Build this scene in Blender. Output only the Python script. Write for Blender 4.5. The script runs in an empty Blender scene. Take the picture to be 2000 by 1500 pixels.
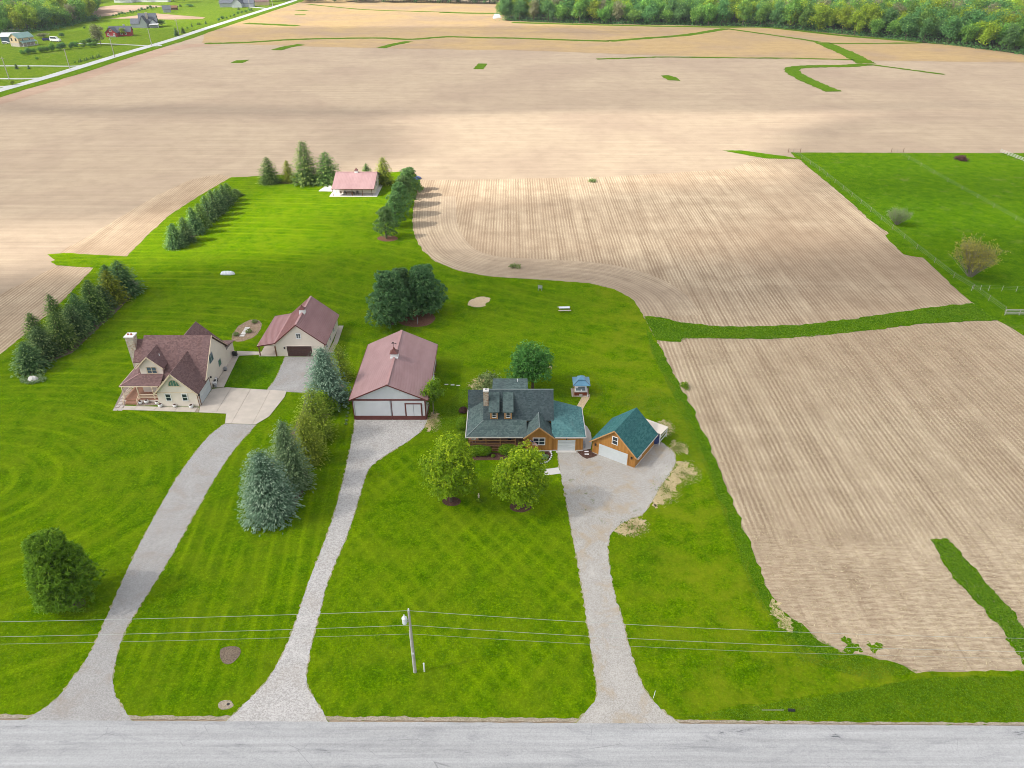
import bpy, math, random
import numpy as np
from mathutils import Vector, Matrix, noise as mnoise

random.seed(7)
rng = np.random.default_rng(7)
R = math.radians
scn = bpy.context.scene
COL = scn.collection

# ------------------------------------------------------------------ camera
CAM_H, PITCH, FPX = 70.0, R(31.8), 1437.0          # drone height, tilt below the horizon, focal length for a 2000 px wide frame
cam_d = bpy.data.cameras.new('camera')
cam = bpy.data.objects.new('camera', cam_d)
COL.objects.link(cam)
cam.location = (0, 0, CAM_H)
cam.rotation_euler = (R(90) - PITCH, 0, 0)
cam_d.sensor_width = 36.0
cam_d.lens = 36.0 * FPX / 2000.0
cam_d.clip_start, cam_d.clip_end = 1.0, 9000.0
scn.camera = cam

# ------------------------------------------------------------------ sky, sun, exposure
SUN_EL = R(42)
SHADOW = Vector((1.0, 0.24, 0)).normalized()        # direction in which shadows fall
w = bpy.data.worlds.new('World'); scn.world = w; w.use_nodes = True
nt = w.node_tree
sky = nt.nodes.new('ShaderNodeTexSky'); sky.sky_type = 'NISHITA'; sky.sun_disc = False
sky.sun_elevation = SUN_EL
sky.sun_rotation = math.atan2(-SHADOW.x, -SHADOW.y)
sky.air_density, sky.dust_density, sky.ozone_density = 1.0, 2.2, 0.7
bg = nt.nodes['Background']; bg.inputs['Strength'].default_value = 0.15
hs_ = nt.nodes.new('ShaderNodeHueSaturation'); hs_.inputs['Saturation'].default_value = 0.24   # broken white cloud over the whole sky
nt.links.new(sky.outputs[0], hs_.inputs['Color']); nt.links.new(hs_.outputs[0], bg.inputs['Color'])
sd = bpy.data.lights.new('sun', 'SUN'); sd.energy = 4.0; sd.angle = R(0.55); sd.color = (1.0, 0.955, 0.88)
sun = bpy.data.objects.new('sun', sd); COL.objects.link(sun)
sun.rotation_euler = Vector((SHADOW.x * math.cos(SUN_EL), SHADOW.y * math.cos(SUN_EL), -math.sin(SUN_EL))).to_track_quat('-Z', 'Y').to_euler()
vs = scn.view_settings
scn.display_settings.display_device = 'sRGB'
vs.view_transform = 'Standard'; vs.look = 'None'; vs.gamma = 1.0; vs.use_curve_mapping = False
vs.exposure = 1.0
scn.cycles.filter_width = 0.95
scn.cycles.max_bounces = 6; scn.cycles.diffuse_bounces = 3; scn.cycles.transparent_max_bounces = 8; scn.cycles.volume_bounces = 0

# ------------------------------------------------------------------ survey helper: photo measurement -> place on the ground
_c, _s = math.cos(PITCH), math.sin(PITCH)
def _ray(px, py):
    u, v = (px - 1000) / FPX, (py - 750) / FPX
    return u, _c - v * _s, -_s - v * _c
def G(px, py, z=0.0):
    d = _ray(px, py); t = (z - CAM_H) / d[2]
    return Vector((d[0] * t, d[1] * t, z))
def hgt(base, tpx, tpy):                             # height above the ground of what stands at base and ends at tpx, tpy
    d = _ray(tpx, tpy); t = base.y / d[1]
    return CAM_H + d[2] * t
def mpp(p):                                          # metres per survey pixel at a ground point
    return (p.y * _c + (CAM_H - p.z) * _s) / FPX

# ------------------------------------------------------------------ object helpers
def link(o):
    COL.objects.link(o); return o
def props(o, label=None, cat=None, group=None, kind=None):
    if label: o['label'] = label
    if cat: o['category'] = cat
    if group: o['group'] = group
    if kind: o['kind'] = kind
    return o
def thing(name, label, cat, loc=(0, 0, 0), rz=0.0, group=None):
    o = bpy.data.objects.new(name, None); link(o)
    o.empty_display_size = 0.3
    o.location = loc; o.rotation_euler = (0, 0, rz)
    return props(o, label, cat, group)
def copy_tree(o, parent=None):
    c = o.copy(); link(c)
    if parent is not None: c.parent = parent
    for ch in list(o.children): copy_tree(ch, c)
    return c

class MB:
    """collects shapes and links them as ONE mesh object; coordinates are those of the thing's own frame"""
    def __init__(s): s.v, s.f = [], []
    def add(s, v, f):
        n = len(s.v); s.v += [tuple(p) for p in v]; s.f += [tuple(i + n for i in q) for q in f]; return s
    def box(s, x0, x1, y0, y1, z0, z1):
        return s.add([(x0,y0,z0),(x1,y0,z0),(x1,y1,z0),(x0,y1,z0),(x0,y0,z1),(x1,y0,z1),(x1,y1,z1),(x0,y1,z1)],
                     [(3,2,1,0),(4,5,6,7),(0,1,5,4),(1,2,6,5),(2,3,7,6),(3,0,4,7)])
    def obox(s, c, a, b, n, ha, hb, hn):
        c, a, b, n = Vector(c), Vector(a) * ha, Vector(b) * hb, Vector(n) * hn
        p = [c-a-b-n, c+a-b-n, c+a+b-n, c-a+b-n, c-a-b+n, c+a-b+n, c+a+b+n, c-a+b+n]
        return s.add(p, [(3,2,1,0),(4,5,6,7),(0,1,5,4),(1,2,6,5),(2,3,7,6),(3,0,4,7)])
    def bar(s, p, q, wd, ht, up=(0, 0, 1)):
        p, q = Vector(p), Vector(q); d = q - p; L = d.length; d.normalize()
        a = d.cross(Vector(up)); a.normalize(); u = a.cross(d)
        return s.obox((p + q) / 2, d, a, u, L / 2, wd / 2, ht / 2)
    def prism(s, poly, d):                             # polygon swept along d
        n = len(poly); d = Vector(d)
        return s.add([Vector(p) for p in poly] + [Vector(p) + d for p in poly],
                     [tuple(range(n))[::-1], tuple(range(n, 2 * n))] + [(i, (i+1) % n, n + (i+1) % n, n + i) for i in range(n)])
    def slab(s, poly, t): return s.prism([Vector(p) - Vector((0, 0, t)) for p in poly], (0, 0, t))
    def tube(s, pts, rad, n=6, cap=True):
        pts = [Vector(p) for p in pts]
        if not hasattr(rad, '__len__'): rad = [rad] * len(pts)
        k0 = len(s.v)
        for i, p in enumerate(pts):
            d = (pts[min(i+1, len(pts)-1)] - pts[max(i-1, 0)]).normalized()
            a = d.cross(Vector((0, 0, 1)) if abs(d.z) < .95 else Vector((1, 0, 0))).normalized(); b = d.cross(a)
            for k in range(n):
                an = 2 * math.pi * k / n
                s.v.append(tuple(p + (a * math.cos(an) + b * math.sin(an)) * rad[i]))
        for i in range(len(pts) - 1):
            for k in range(n):
                A, B = k0 + i*n + k, k0 + i*n + (k+1) % n
                s.f.append((A, B, B + n, A + n))
        if cap:
            s.f.append(tuple(range(k0, k0 + n))[::-1]); e = k0 + (len(pts)-1)*n; s.f.append(tuple(range(e, e + n)))
        return s
    def lathe(s, prof, c=(0, 0, 0), n=12):
        return s.tube_z(prof, c, n)
    def tube_z(s, prof, c, n):
        k0 = len(s.v); c = Vector(c)
        for r, z in prof:
            for k in range(n):
                a = 2 * math.pi * k / n
                s.v.append((c.x + r*math.cos(a), c.y + r*math.sin(a), c.z + z))
        for i in range(len(prof) - 1):
            for k in range(n):
                A, B = k0 + i*n + k, k0 + i*n + (k+1) % n
                s.f.append((A, B, B + n, A + n))
        s.f.append(tuple(range(k0, k0 + n))[::-1]); e = k0 + (len(prof)-1)*n; s.f.append(tuple(range(e, e + n)))
        return s
    def build(s, name, m, parent=None, label=None, smooth=False, kind=None):
        me = bpy.data.meshes.new(name); me.from_pydata(s.v, [], s.f); me.update()
        me.materials.append(m)
        if smooth: me.polygons.foreach_set('use_smooth', [True] * len(me.polygons))
        o = link(bpy.data.objects.new(name, me))
        if parent is not None: o.parent = parent
        return props(o, label=label, kind=kind)

# ------------------------------------------------------------------ materials
class NT:
    def __init__(s, name):
        s.m = bpy.data.materials.new(name); s.m.use_nodes = True
        s.t = s.m.node_tree; s.b = s.t.nodes['Principled BSDF']
        s.b.inputs['Roughness'].default_value = 0.9
        s.b.inputs['Specular IOR Level'].default_value = 0.25
    def n(s, t, **kw):
        x = s.t.nodes.new('ShaderNode' + t)
        for k, v in kw.items(): setattr(x, k, v)
        return x
    def L(s, a, b): s.t.links.new(a, b)
    def put(s, sock, val):
        if hasattr(val, 'is_output'): s.L(val, sock)
        elif val is not None:
            if sock.type == 'RGBA' and len(val) == 3: val = (*val, 1)
            sock.default_value = val
    def pos(s):
        if not hasattr(s, '_p'): s._p = s.n('NewGeometry').outputs['Position']
        return s._p
    def objc(s): return s.n('TexCoord').outputs['Object']
    def uv(s): return s.n('TexCoord').outputs['UV']
    def map(s, v, scale=(1, 1, 1), rot=0.0, loc=(0, 0, 0)):
        x = s.n('Mapping'); s.L(v, x.inputs['Vector'])
        x.inputs['Scale'].default_value = scale; x.inputs['Rotation'].default_value = (0, 0, rot); x.inputs['Location'].default_value = loc
        return x.outputs[0]
    def noise(s, v, sc=1.0, det=3.0, rough=.55, dist=0.0):
        x = s.n('TexNoise'); s.L(v, x.inputs['Vector'])
        x.inputs['Scale'].default_value = sc; x.inputs['Detail'].default_value = det; x.inputs['Roughness'].default_value = rough; x.inputs['Distortion'].default_value = dist
        return x.outputs['Fac']
    def vor(s, v, sc=1.0, feat='F1', out='Color'):
        x = s.n('TexVoronoi', feature=feat); s.L(v, x.inputs['Vector']); x.inputs['Scale'].default_value = sc
        return x.outputs[out]
    def math(s, op, a, b=0.0, clamp=False):
        x = s.n('Math', operation=op, use_clamp=clamp); s.put(x.inputs[0], a); s.put(x.inputs[1], b); return x.outputs[0]
    def ramp(s, f, lo, hi, a=0.0, b=1.0):                # remap f from [lo,hi] to [a,b], clamped
        x = s.n('MapRange'); s.put(x.inputs['Value'], f)
        for k, v in zip(('From Min', 'From Max', 'To Min', 'To Max'), (lo, hi, a, b)): x.inputs[k].default_value = v
        return x.outputs[0]
    def mix(s, f, a, b, mode='MIX'):
        x = s.n('Mix', data_type='RGBA', blend_type=mode); s.put(x.inputs[0], f); s.put(x.inputs[6], a); s.put(x.inputs[7], b); return x.outputs[2]
    def sep(s, v, i): 
        x = s.n('SeparateXYZ'); s.L(v, x.inputs[0]); return x.outputs[i]
    def bump(s, h, strength=.4, dist=.05):
        x = s.n('Bump'); x.inputs['Strength'].default_value = strength; x.inputs['Distance'].default_value = dist
        s.L(h, x.inputs['Height']); s.L(x.outputs[0], s.b.inputs['Normal'])
    def out(s, col, rough=None, spec=None, metal=None):
        s.put(s.b.inputs['Base Color'], col)
        if rough is not None: s.put(s.b.inputs['Roughness'], rough)
        if spec is not None: s.b.inputs['Specular IOR Level'].default_value = spec
        if metal is not None: s.b.inputs['Metallic'].default_value = metal
        return s.m

def plain(name, col, rough=.6, var=.12, sc=1.5, spec=.3, metal=0.0, fine=0.0):
    t = NT(name); p = t.objc()
    f = t.noise(p, sc, 4)
    c = t.mix(t.ramp(f, .3, .7), tuple(x * (1 - var) for x in col), tuple(min(1, x * (1 + var)) for x in col))
    if fine:
        g = t.noise(p, sc * 14, 2); c = t.mix(t.ramp(g, .35, .65, 0, fine), c, tuple(x * .6 for x in col))
    return t.out(c, rough, spec, metal)

def grass(name, lo, mid, hi, patch=.05, mow=False, fine=1.0, straw=None, bump=.5):
    """turf: patchy greens at several sizes; mow adds straight mower passes, a different pattern in each yard"""
    t = NT(name); p = t.pos()
    big = t.noise(t.map(p, (1, .8, 1)), patch, 4, .6)
    med = t.noise(p, .35, 6, .7, .4)
    fin = t.noise(p, 5.5, 3, .7)
    c = t.mix(t.ramp(big, .36, .66), lo, mid)
    c = t.mix(t.ramp(med, .42, .70, 0, .7), c, hi)
    c = t.mix(t.ramp(med, .46, .28, 0, .7), c, tuple(x * .6 for x in lo))
    tuft = t.noise(p, 1.7, 4, .7)
    gr = t.noise(p, 2.9, 3, .8)
    c = t.mix(t.ramp(gr, .36, .56, .5, 0), c, tuple(x * .45 for x in lo))
    c = t.mix(t.ramp(gr, .56, .72, 0, .5), c, tuple(min(1, x * 1.4) for x in hi))
    c = t.mix(t.ramp(tuft, .36, .62, .34, 0), c, tuple(x * .5 for x in lo))
    c = t.mix(t.ramp(tuft, .60, .78, 0, .4), c, tuple(min(1, x * 1.25) for x in hi))
    if mow:
        x, y = t.sep(p, 0), t.sep(p, 1)
        wob = t.math('MULTIPLY', t.noise(p, .05, 2), .8)
        def passes(u, period, mask, amt):
            sn = t.math('SINE', t.math('MULTIPLY', t.math('ADD', u, wob), 2 * math.pi / period))
            nz = t.math('MULTIPLY', t.ramp(t.noise(p, .09, 3), .38, .60), t.ramp(tuft, .3, .6, .5, 1))
            a = t.math('MULTIPLY', t.math('MULTIPLY', mask, nz), t.ramp(sn, .1, .95, 0, amt))
            return a
        def lin(ax, ay): return t.math('ADD', t.math('MULTIPLY', x, ax), t.math('MULTIPLY', y, ay))
        def band(u, a, b_, soft=2.0): return t.math('MULTIPLY', t.ramp(u, a - soft, a + soft), t.ramp(u, b_ - soft, b_ + soft, 1, 0))
        front = t.math('MULTIPLY', band(x, -24, 15), t.ramp(y, 88, 96, 1, 0))
        med_ = t.math('MULTIPLY', band(x, -46, -22), t.ramp(y, 122, 130, 1, 0))
        left = t.ramp(x, -52, -46, 1, 0)
        back = t.math('MULTIPLY', t.ramp(y, 100, 110), t.ramp(x, -46, -40))
        dx, dy = t.math('SUBTRACT', x, -84.0), t.math('SUBTRACT', y, 84.0)
        rad = t.math('SQRT', t.math('ADD', t.math('MULTIPLY', dx, dx), t.math('MULTIPLY', t.math('MULTIPLY', dy, dy), 2.2)))
        light = tuple(min(1, k * 1.12) for k in hi); dark = tuple(k * .72 for k in lo)
        for u, per, mk, am in ((lin(.80, .60), 2.1, front, .42), (lin(.82, -.57), 2.3, front, .36), (lin(1.0, .10), 1.9, med_, .6), (rad, 3.2, left, .55), (lin(.45, .89), 3.0, back, .36)):
            c = t.mix(passes(u, per, mk, am), c, light)
        for u, per, mk, am in ((lin(.80, .60), 4.2, front, .25), (lin(1.0, .10), 3.8, med_, .5), (rad, 6.4, left, .5), (lin(.45, .89), 6.0, back, .35)):
            c = t.mix(passes(t.math('ADD', u, 1.0), per, mk, am), c, dark)
    c = t.mix(t.ramp(fin, .34, .62, .40 * fine, 0), c, tuple(x * .4 for x in lo))
    c = t.mix(t.ramp(fin, .56, .78, 0, .4 * fine), c, tuple(min(1, x * 1.35) for x in hi))
    if straw:
        sp = t.noise(p, .16, 6, .72)
        amt = t.ramp(sp, .57, .76, 0, .75) if not mow else t.math('MULTIPLY', t.ramp(sp, .42, .62, 0, .75), t.ramp(t.math('ADD', t.sep(p, 0), t.math('MULTIPLY', t.noise(p, .05, 2), 10)), 16, 28, .38, 1))
        c = t.mix(amt, c, straw)
    t.bump(fin, bump, .08)
    return t.out(c, 1.0, 0)

def stubble(name, soil, straw, axis=0, period=.76, amt=.55, tint=None, uv=False, near=False):
    """crop residue in rows: pale straw ridges, browner soil between, wandering bands and bleached patches"""
    t = NT(name); p = t.uv() if uv else t.pos()
    w3 = t.pos()
    x = t.sep(p, axis)
    wob = t.math('MULTIPLY', t.noise(w3, .35, 3), .35)
    sn = t.math('SINE', t.math('MULTIPLY', t.math('ADD', x, wob), 2 * math.pi / period))
    sc = (1.0, .035, 1) if axis == 0 else (.035, 1.0, 1)
    band = t.noise(t.map(p, sc), .45, 3, .6)              # pass to pass, along the rows
    bnd2 = t.noise(t.map(p, sc), 2.2, 2, .6)
    big = t.noise(w3, .018, 4, .6, .5)
    med = t.noise(w3, .16, 5, .65)
    fin = t.noise(w3, 7.0, 3, .75)
    msk = t.math('MULTIPLY', t.ramp(med, .28, .56, .6, 1), t.ramp(fin, .3, .6, .6, 1))
    clod = t.noise(w3, 2.6, 3, .8)
    f = t.math('MULTIPLY', t.math('MULTIPLY', t.ramp(sn, -.5, .7), msk), t.ramp(clod, .34, .56, .45, 1.1))
    if near:
        yy = t.ramp(t.math('ADD', t.sep(w3, 1), t.math('MULTIPLY', t.noise(w3, .06, 2), 30)), 86, 96)
        f2 = t.ramp(t.noise(t.map(w3, (.5, 2.4, 1)), 1.1, 3, .7), .38, .62)
        f = t.math('ADD', t.math('MULTIPLY', f, yy), t.math('MULTIPLY', f2, t.math('SUBTRACT', 1.0, yy)))
    f = t.math('ADD', t.math('MULTIPLY', f, amt), t.math('MULTIPLY', t.ramp(fin, .32, .68), 1 - amt))
    c = t.mix(f, soil, straw)
    c = t.mix(t.ramp(band, .4, .7, 0, .5), c, tuple(min(1, k * 1.12) for k in straw))
    c = t.mix(t.ramp(bnd2, .45, .3, 0, .35), c, tuple(k * .9 for k in soil))
    c = t.mix(t.ramp(clod, .60, .76, 0, .55), c, tuple(min(1, k * 1.22) for k in straw))
    c = t.mix(t.ramp(clod, .42, .28, 0, .5), c, tuple(k * .75 for k in soil))
    far_ = t.noise(t.map(w3, (.02, .5, 1)), .22, 5, .7)
    c = t.mix(t.ramp(far_, .46, .30, 0, .28), c, tint or tuple(k * .8 for k in soil))
    c = t.mix(t.ramp(far_, .54, .72, 0, .2), c, tuple(min(1, k * 1.1) for k in straw))
    c = t.mix(t.ramp(big, .42, .64, 0, .55), c, tint or tuple(k * .8 for k in soil))
    c = t.mix(t.ramp(med, .56, .36, 0, .25), c, tuple(k * .75 for k in soil))
    t.bump(f, .5, .06)
    return t.out(c, .95, .1)

def gravel(name, base, dark, light, dirt, dirt_amt=.3, sc=9.0, weeds=None):
    t = NT(name); p = t.pos()
    v = t.vor(p, sc, out='Color'); g = t.sep(v, 0)
    c = t.mix(t.ramp(g, .1, .9), dark, light)
    c = t.mix(.45, c, base)
    med = t.noise(p, .28, 5, .65, .4); big = t.noise(p, .07, 3)
    c = t.mix(t.ramp(med, .5, .72, 0, dirt_amt), c, dirt)
    c = t.mix(t.ramp(med, .45, .25, 0, .4), c, tuple(min(1, k * 1.2) for k in light))
    if weeds:
        ww = t.noise(p, .5, 6, .75); c = t.mix(t.math('MULTIPLY', t.ramp(ww, .6, .68), t.ramp(big, .45, .6, 0, .8)), c, weeds)
    t.bump(g, .35, .04)
    return t.out(c, .95, .15)

def leafmat(name, lo, hi, tip=None, trans=.25, objvar=.25):
    """leaf colour differs leaf by leaf (attribute tint, set at random / new growth) and tree by tree"""
    t = NT(name)
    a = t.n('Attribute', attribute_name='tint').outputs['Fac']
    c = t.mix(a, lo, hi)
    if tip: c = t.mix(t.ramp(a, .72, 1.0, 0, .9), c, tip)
    oi = t.n('ObjectInfo').outputs['Random']
    hs = t.n('HueSaturation'); t.L(c, hs.inputs['Color'])
    t.L(t.ramp(oi, 0, 1, 1 - objvar, 1 + objvar), hs.inputs['Value'])
    t.L(t.ramp(oi, 0, 1, .488, .512), hs.inputs['Hue'])
    c = hs.outputs[0]
    d = t.b; t.put(d.inputs['Base Color'], c); d.inputs['Roughness'].default_value = .75; d.inputs['Specular IOR Level'].default_value = .2
    tr = t.n('BsdfTranslucent'); t.L(c, tr.inputs['Color'])
    mx = t.n('MixShader'); mx.inputs[0].default_value = trans
    t.L(d.outputs[0], mx.inputs[1]); t.L(tr.outputs[0], mx.inputs[2])
    t.L(mx.outputs[0], t.t.nodes['Material Output'].inputs['Surface'])
    return t.m

def shingles(name, a, b, c3, course=.16, spec=.15):
    t = NT(name); p = t.objc()
    tab = t.vor(t.map(p, (3.2, 3.2, 6)), 1.0, out='Color'); g = t.sep(tab, 1)
    c = t.mix(t.ramp(g, .15, .85), a, b)
    st = t.noise(t.map(p, (1, .25, .25)), .7, 4, .65)
    c = t.mix(t.ramp(st, .42, .68, 0, .6), c, c3)
    z = t.sep(p, 2)
    sw = t.math('FRACT', t.math('DIVIDE', z, course))
    c = t.mix(t.ramp(sw, 0, .22, .35, 0), c, tuple(k * .45 for k in a))
    t.bump(sw, .3, .03)
    return t.out(c, .92, spec)

def metalroof(name, a, b):
    t = NT(name); p = t.objc()
    f = t.noise(t.map(p, (.6, .15, .15)), 1.2, 4, .6)
    c = t.mix(t.ramp(f, .35, .65), a, b)
    g = t.noise(p, .25, 3); c = t.mix(t.ramp(g, .5, .75, 0, .3), c, tuple(min(1, k * 1.25) for k in b))
    return t.out(c, .42, .5)

def boards(name, a, b, width=.3, axis=0, spec=.25):
    t = NT(name); p = t.objc()
    q = t.math('DIVIDE', t.sep(p, axis), width)
    if axis != 2: q = t.math('DIVIDE', t.math('ADD', t.sep(p, 0), t.sep(p, 1)), width)
    fl = t.math('FLOOR', q)
    wn = t.n('TexWhiteNoise', noise_dimensions='1D'); t.L(fl, wn.inputs['W'])
    gr = t.noise(t.map(p, (6, 6, .5) if axis != 2 else (.5, .5, 6)), 1.0, 4, .65)
    c = t.mix(t.ramp(wn.outputs['Value'], 0, 1, 0, .8), a, b)
    c = t.mix(t.ramp(gr, .4, .7, 0, .4), c, tuple(k * .6 for k in a))
    fr = t.math('FRACT', q)
    c = t.mix(t.ramp(fr, 0, .1, .5, 0), c, tuple(k * .35 for k in a))
    return t.out(c, .75, spec)

def stonemat(name, cols, sc=3.5, mortar=(.35, .33, .3)):
    t = NT(name); p = t.map(t.objc(), (1, 1, 1.7))
    v = t.vor(p, sc, out='Color'); e = t.vor(p, sc, 'DISTANCE_TO_EDGE', 'Distance')
    c = t.mix(t.sep(v, 0), cols[0], cols[1]); c = t.mix(t.ramp(t.sep(v, 1), .55, .9), c, cols[2])
    c = t.mix(t.ramp(e, .02, .09, 1, 0), c, mortar)
    t.bump(t.ramp(e, 0, .15), .6, .05)
    return t.out(c, .9, .2)

M = {}
# lawns, pasture, rough grass
M['lawn'] = grass('lawn_grass', (.062, .152, .001), (.104, .212, .001), (.188, .284, .002), .045, mow=True, straw=(.17, .205, .008))
M['pasture'] = grass('pasture_grass', (.060, .155, .002), (.098, .205, .002), (.165, .26, .004), .02, fine=1.0, straw=(.16, .17, .05))
M['rough'] = grass('rough_grass', (.060, .160, .002), (.092, .208, .002), (.155, .268, .003), .08, fine=1.0, straw=(.15, .20, .01))
M['verge'] = grass('verge_grass', (.072, .155, .002), (.108, .200, .002), (.175, .260, .004), .06, fine=1.0, straw=(.21, .22, .03))
M['meadow'] = grass('meadow_grass', (.085, .165, .008), (.135, .215, .010), (.22, .275, .02), .014, fine=.5, straw=(.30, .28, .08))
M['weeds'] = grass('waterway_grass', (.07, .155, .008), (.10, .19, .008), (.15, .23, .012), .03, fine=.6)
# fields
SOIL, STRAW = (.225, .155, .098), (.525, .425, .295)
M['far_field'] = stubble('field_far_rows', (.28, .212, .147), (.405, .322, .228), 1, 1.1, .35, tint=(.265, .195, .145))
M['gold_field'] = stubble('field_golden', (.27, .18, .085), (.42, .30, .145), 1, 2.5, .2, tint=(.25, .18, .14))
M['row_field'] = stubble('field_rows', SOIL, STRAW, 0, .78, .7, tint=(.27, .185, .12))
M['near_field'] = stubble('field_rows_near', SOIL, (.545, .445, .31), 0, .78, .65, tint=(.28, .19, .12), near=True)
M['headland'] = stubble('field_headland', (.25, .18, .12), STRAW, 0, .78, .6, tint=(.27, .20, .145), uv=True)
M['bare_field'] = stubble('field_bare', (.30, .20, .14), (.40, .29, .21), 1, 1.6, .2)
M['forest_floor'] = plain('forest_floor', (.05, .06, .025), .95, .3, .2)
# hard ground
def roadmat():
    t = NT('road_chipseal'); p = t.pos()
    st = t.noise(t.map(p, (.03, 1.5, 1)), 1.0, 6, .7)
    fin = t.noise(p, 7, 4, .8); med = t.noise(t.map(p, (.22, 1.1, 1)), .55, 7, .78, .6); big = t.noise(t.map(p, (.12, .5, 1)), .5, 3)
    c = t.mix(t.ramp(st, .32, .68), (.345, .343, .34), (.475, .473, .47))
    c = t.mix(t.ramp(med, .50, .72, 0, .6), c, (.20, .205, .215))
    c = t.mix(t.math('MULTIPLY', t.ramp(med, .62, .66), t.ramp(big, .45, .6)), c, (.10, .105, .115))
    c = t.mix(t.ramp(fin, .30, .60, .45, 0), c, (.17, .17, .17)); c = t.mix(t.ramp(fin, .6, .8, 0, .35), c, (.58, .57, .55))
    cr = t.vor(t.map(p, (.35, .9, 1)), .55, 'DISTANCE_TO_EDGE', 'Distance')
    c = t.mix(t.math('MULTIPLY', t.ramp(cr, .0, .010, .45, 0), t.ramp(t.noise(p, .2, 3), .52, .62)), c, (.09, .09, .095))
    t.bump(fin, .25, .02)
    return t.out(c, .92, .15)
M['road'] = roadmat()
M['country_road'] = plain('road_pale', (.37, .375, .38), .9, .08, .1)
M['gravel'] = gravel('gravel_pale', (.40, .385, .37), (.22, .205, .195), (.50, .48, .46), (.30, .245, .19), .35)
M['gravel_white'] = gravel('gravel_white', (.43, .41, .39), (.25, .235, .22), (.55, .525, .50), (.34, .29, .24), .35, 8.0)
M['gravel_weedy'] = gravel('gravel_weedy', (.395, .37, .335), (.25, .23, .205), (.47, .445, .41), (.37, .28, .17), .8, 11.0, weeds=(.14, .17, .05))
M['asphalt_drive'] = gravel('asphalt_worn', (.345, .33, .315), (.23, .22, .21), (.42, .405, .39), (.28, .225, .17), .5, 11.0)
M['drive_edge'] = gravel('drive_edge_dirt', (.34, .28, .17), (.17, .19, .05), (.42, .37, .26), (.09, .17, .01), .8, 7.0, weeds=(.09, .16, .01))
M['shoulder'] = gravel('shoulder_dirt', (.33, .27, .20), (.20, .16, .11), (.42, .37, .30), (.20, .19, .08), .5)
M['concrete'] = plain('concrete', (.50, .44, .375), .85, .1, .6, .2, fine=.15)
M['concrete_white'] = plain('concrete_white', (.58, .555, .52), .85, .07, .8, .2, fine=.1)
M['straw'] = gravel('straw_litter', (.46, .365, .20), (.32, .25, .12), (.56, .45, .27), (.22, .23, .06), .5, 6.0, weeds=(.12, .17, .015))
M['sand'] = gravel('bare_sand', (.50, .38, .24), (.40, .29, .17), (.58, .46, .31), (.45, .33, .2), .3, 7.0)
M['mulch'] = gravel('bark_mulch', (.085, .042, .03), (.035, .02, .016), (.13, .07, .05), (.06, .035, .025), .4, 10.0)
M['mulch_red'] = gravel('bark_mulch_red', (.17, .075, .045), (.09, .04, .025), (.23, .12, .075), (.12, .06, .04), .4, 10.0)
M['mulch_brown'] = gravel('bark_mulch_brown', (.16, .12, .085), (.085, .06, .045), (.24, .19, .14), (.12, .08, .06), .4, 10.0)
M['flagstone'] = plain('flagstone', (.44, .39, .35), .9, .22, 1.2, .2)
M['bed_soil'] = gravel('garden_soil', (.25, .17, .115), (.13, .09, .06), (.36, .27, .19), (.2, .17, .07), .5, 6.0)
# buildings
M['barn_white'] = plain('steel_siding_white', (.56, .57, .60), .5, .05, .5, .4)
M['maroon'] = plain('steel_trim_maroon', (.12, .035, .03), .5, .12, 1.0, .35)
M['barn_roof'] = metalroof('steel_roof_maroon', (.305, .178, .176), (.355, .218, .214))
M['ridge_cap'] = plain('ridge_cap_steel', (.36, .20, .19), .45, .06, 1, .4)
M['garage_roof'] = metalroof('steel_roof_ribbed', (.285, .145, .142), (.335, .182, .178))
M['cream'] = plain('cream_siding', (.68, .60, .52), .7, .04, .5, .3)
M['cream_trim'] = plain('cream_trim', (.62, .50, .36), .7, .06, 1, .3)
M['brown_trim'] = plain('brown_trim', (.17, .085, .045), .7, .12, 1, .3)
M['maroon_shingle'] = shingles('shingles_maroon', (.135, .08, .075), (.205, .125, .118), (.165, .105, .105))
M['green_shingle'] = shingles('shingles_green', (.055, .085, .082), (.095, .135, .128), (.06, .075, .078))
M['teal_shingle'] = shingles('shingles_teal', (.055, .14, .145), (.09, .205, .205), (.11, .195, .19))
M['dark_teal_shingle'] = shingles('shingles_dark_teal', (.024, .105, .108), (.055, .165, .16), (.038, .12, .125))
M['wood'] = boards('cedar_board', (.34, .155, .035), (.44, .215, .055), .3)
M['wood_light'] = plain('cedar_trim', (.44, .24, .10), .7, .1, 2)
M['wood_dark'] = plain('porch_timber', (.15, .075, .04), .75, .2, 2)
M['deck'] = boards('deck_board', (.36, .185, .12), (.44, .25, .17), .14)
M['white'] = plain('white_paint', (.72, .72, .71), .5, .04, 2, .4)
M['door_white'] = plain('garage_door_pale', (.50, .53, .54), .5, .04, 1, .4)
M['door_brown'] = plain('garage_door_brown', (.07, .035, .03), .5, .15, 2, .4)
M['gutter'] = plain('gutter_metal', (.50, .47, .44), .4, .05, 2, .5)
M['glass'] = plain('window_glass', (.025, .035, .045), .08, .3, 2, .6)
M['glass_green'] = plain('window_glass_green', (.08, .17, .13), .12, .25, 2, .6)
M['glass_blue'] = plain('window_glass_blue', (.07, .11, .15), .1, .25, 2, .6)
M['black'] = plain('black_metal', (.02, .02, .022), .5, .2, 3)
M['grey'] = plain('grey_metal', (.30, .31, .33), .45, .1, 3, .5)
M['silver'] = plain('silver_sheet', (.62, .64, .68), .35, .15, 2.5, .5)
M['stone_tan'] = stonemat('chimney_stone', ((.36, .27, .19), (.50, .42, .33), (.28, .15, .08)), 3.2)
M['stone_wall'] = stonemat('cottage_stone', ((.45, .39, .31), (.55, .49, .40), (.38, .28, .2)), 2.6)
M['pole_wood'] = plain('weathered_pole', (.36, .335, .30), .85, .18, 3, .2)
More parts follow.
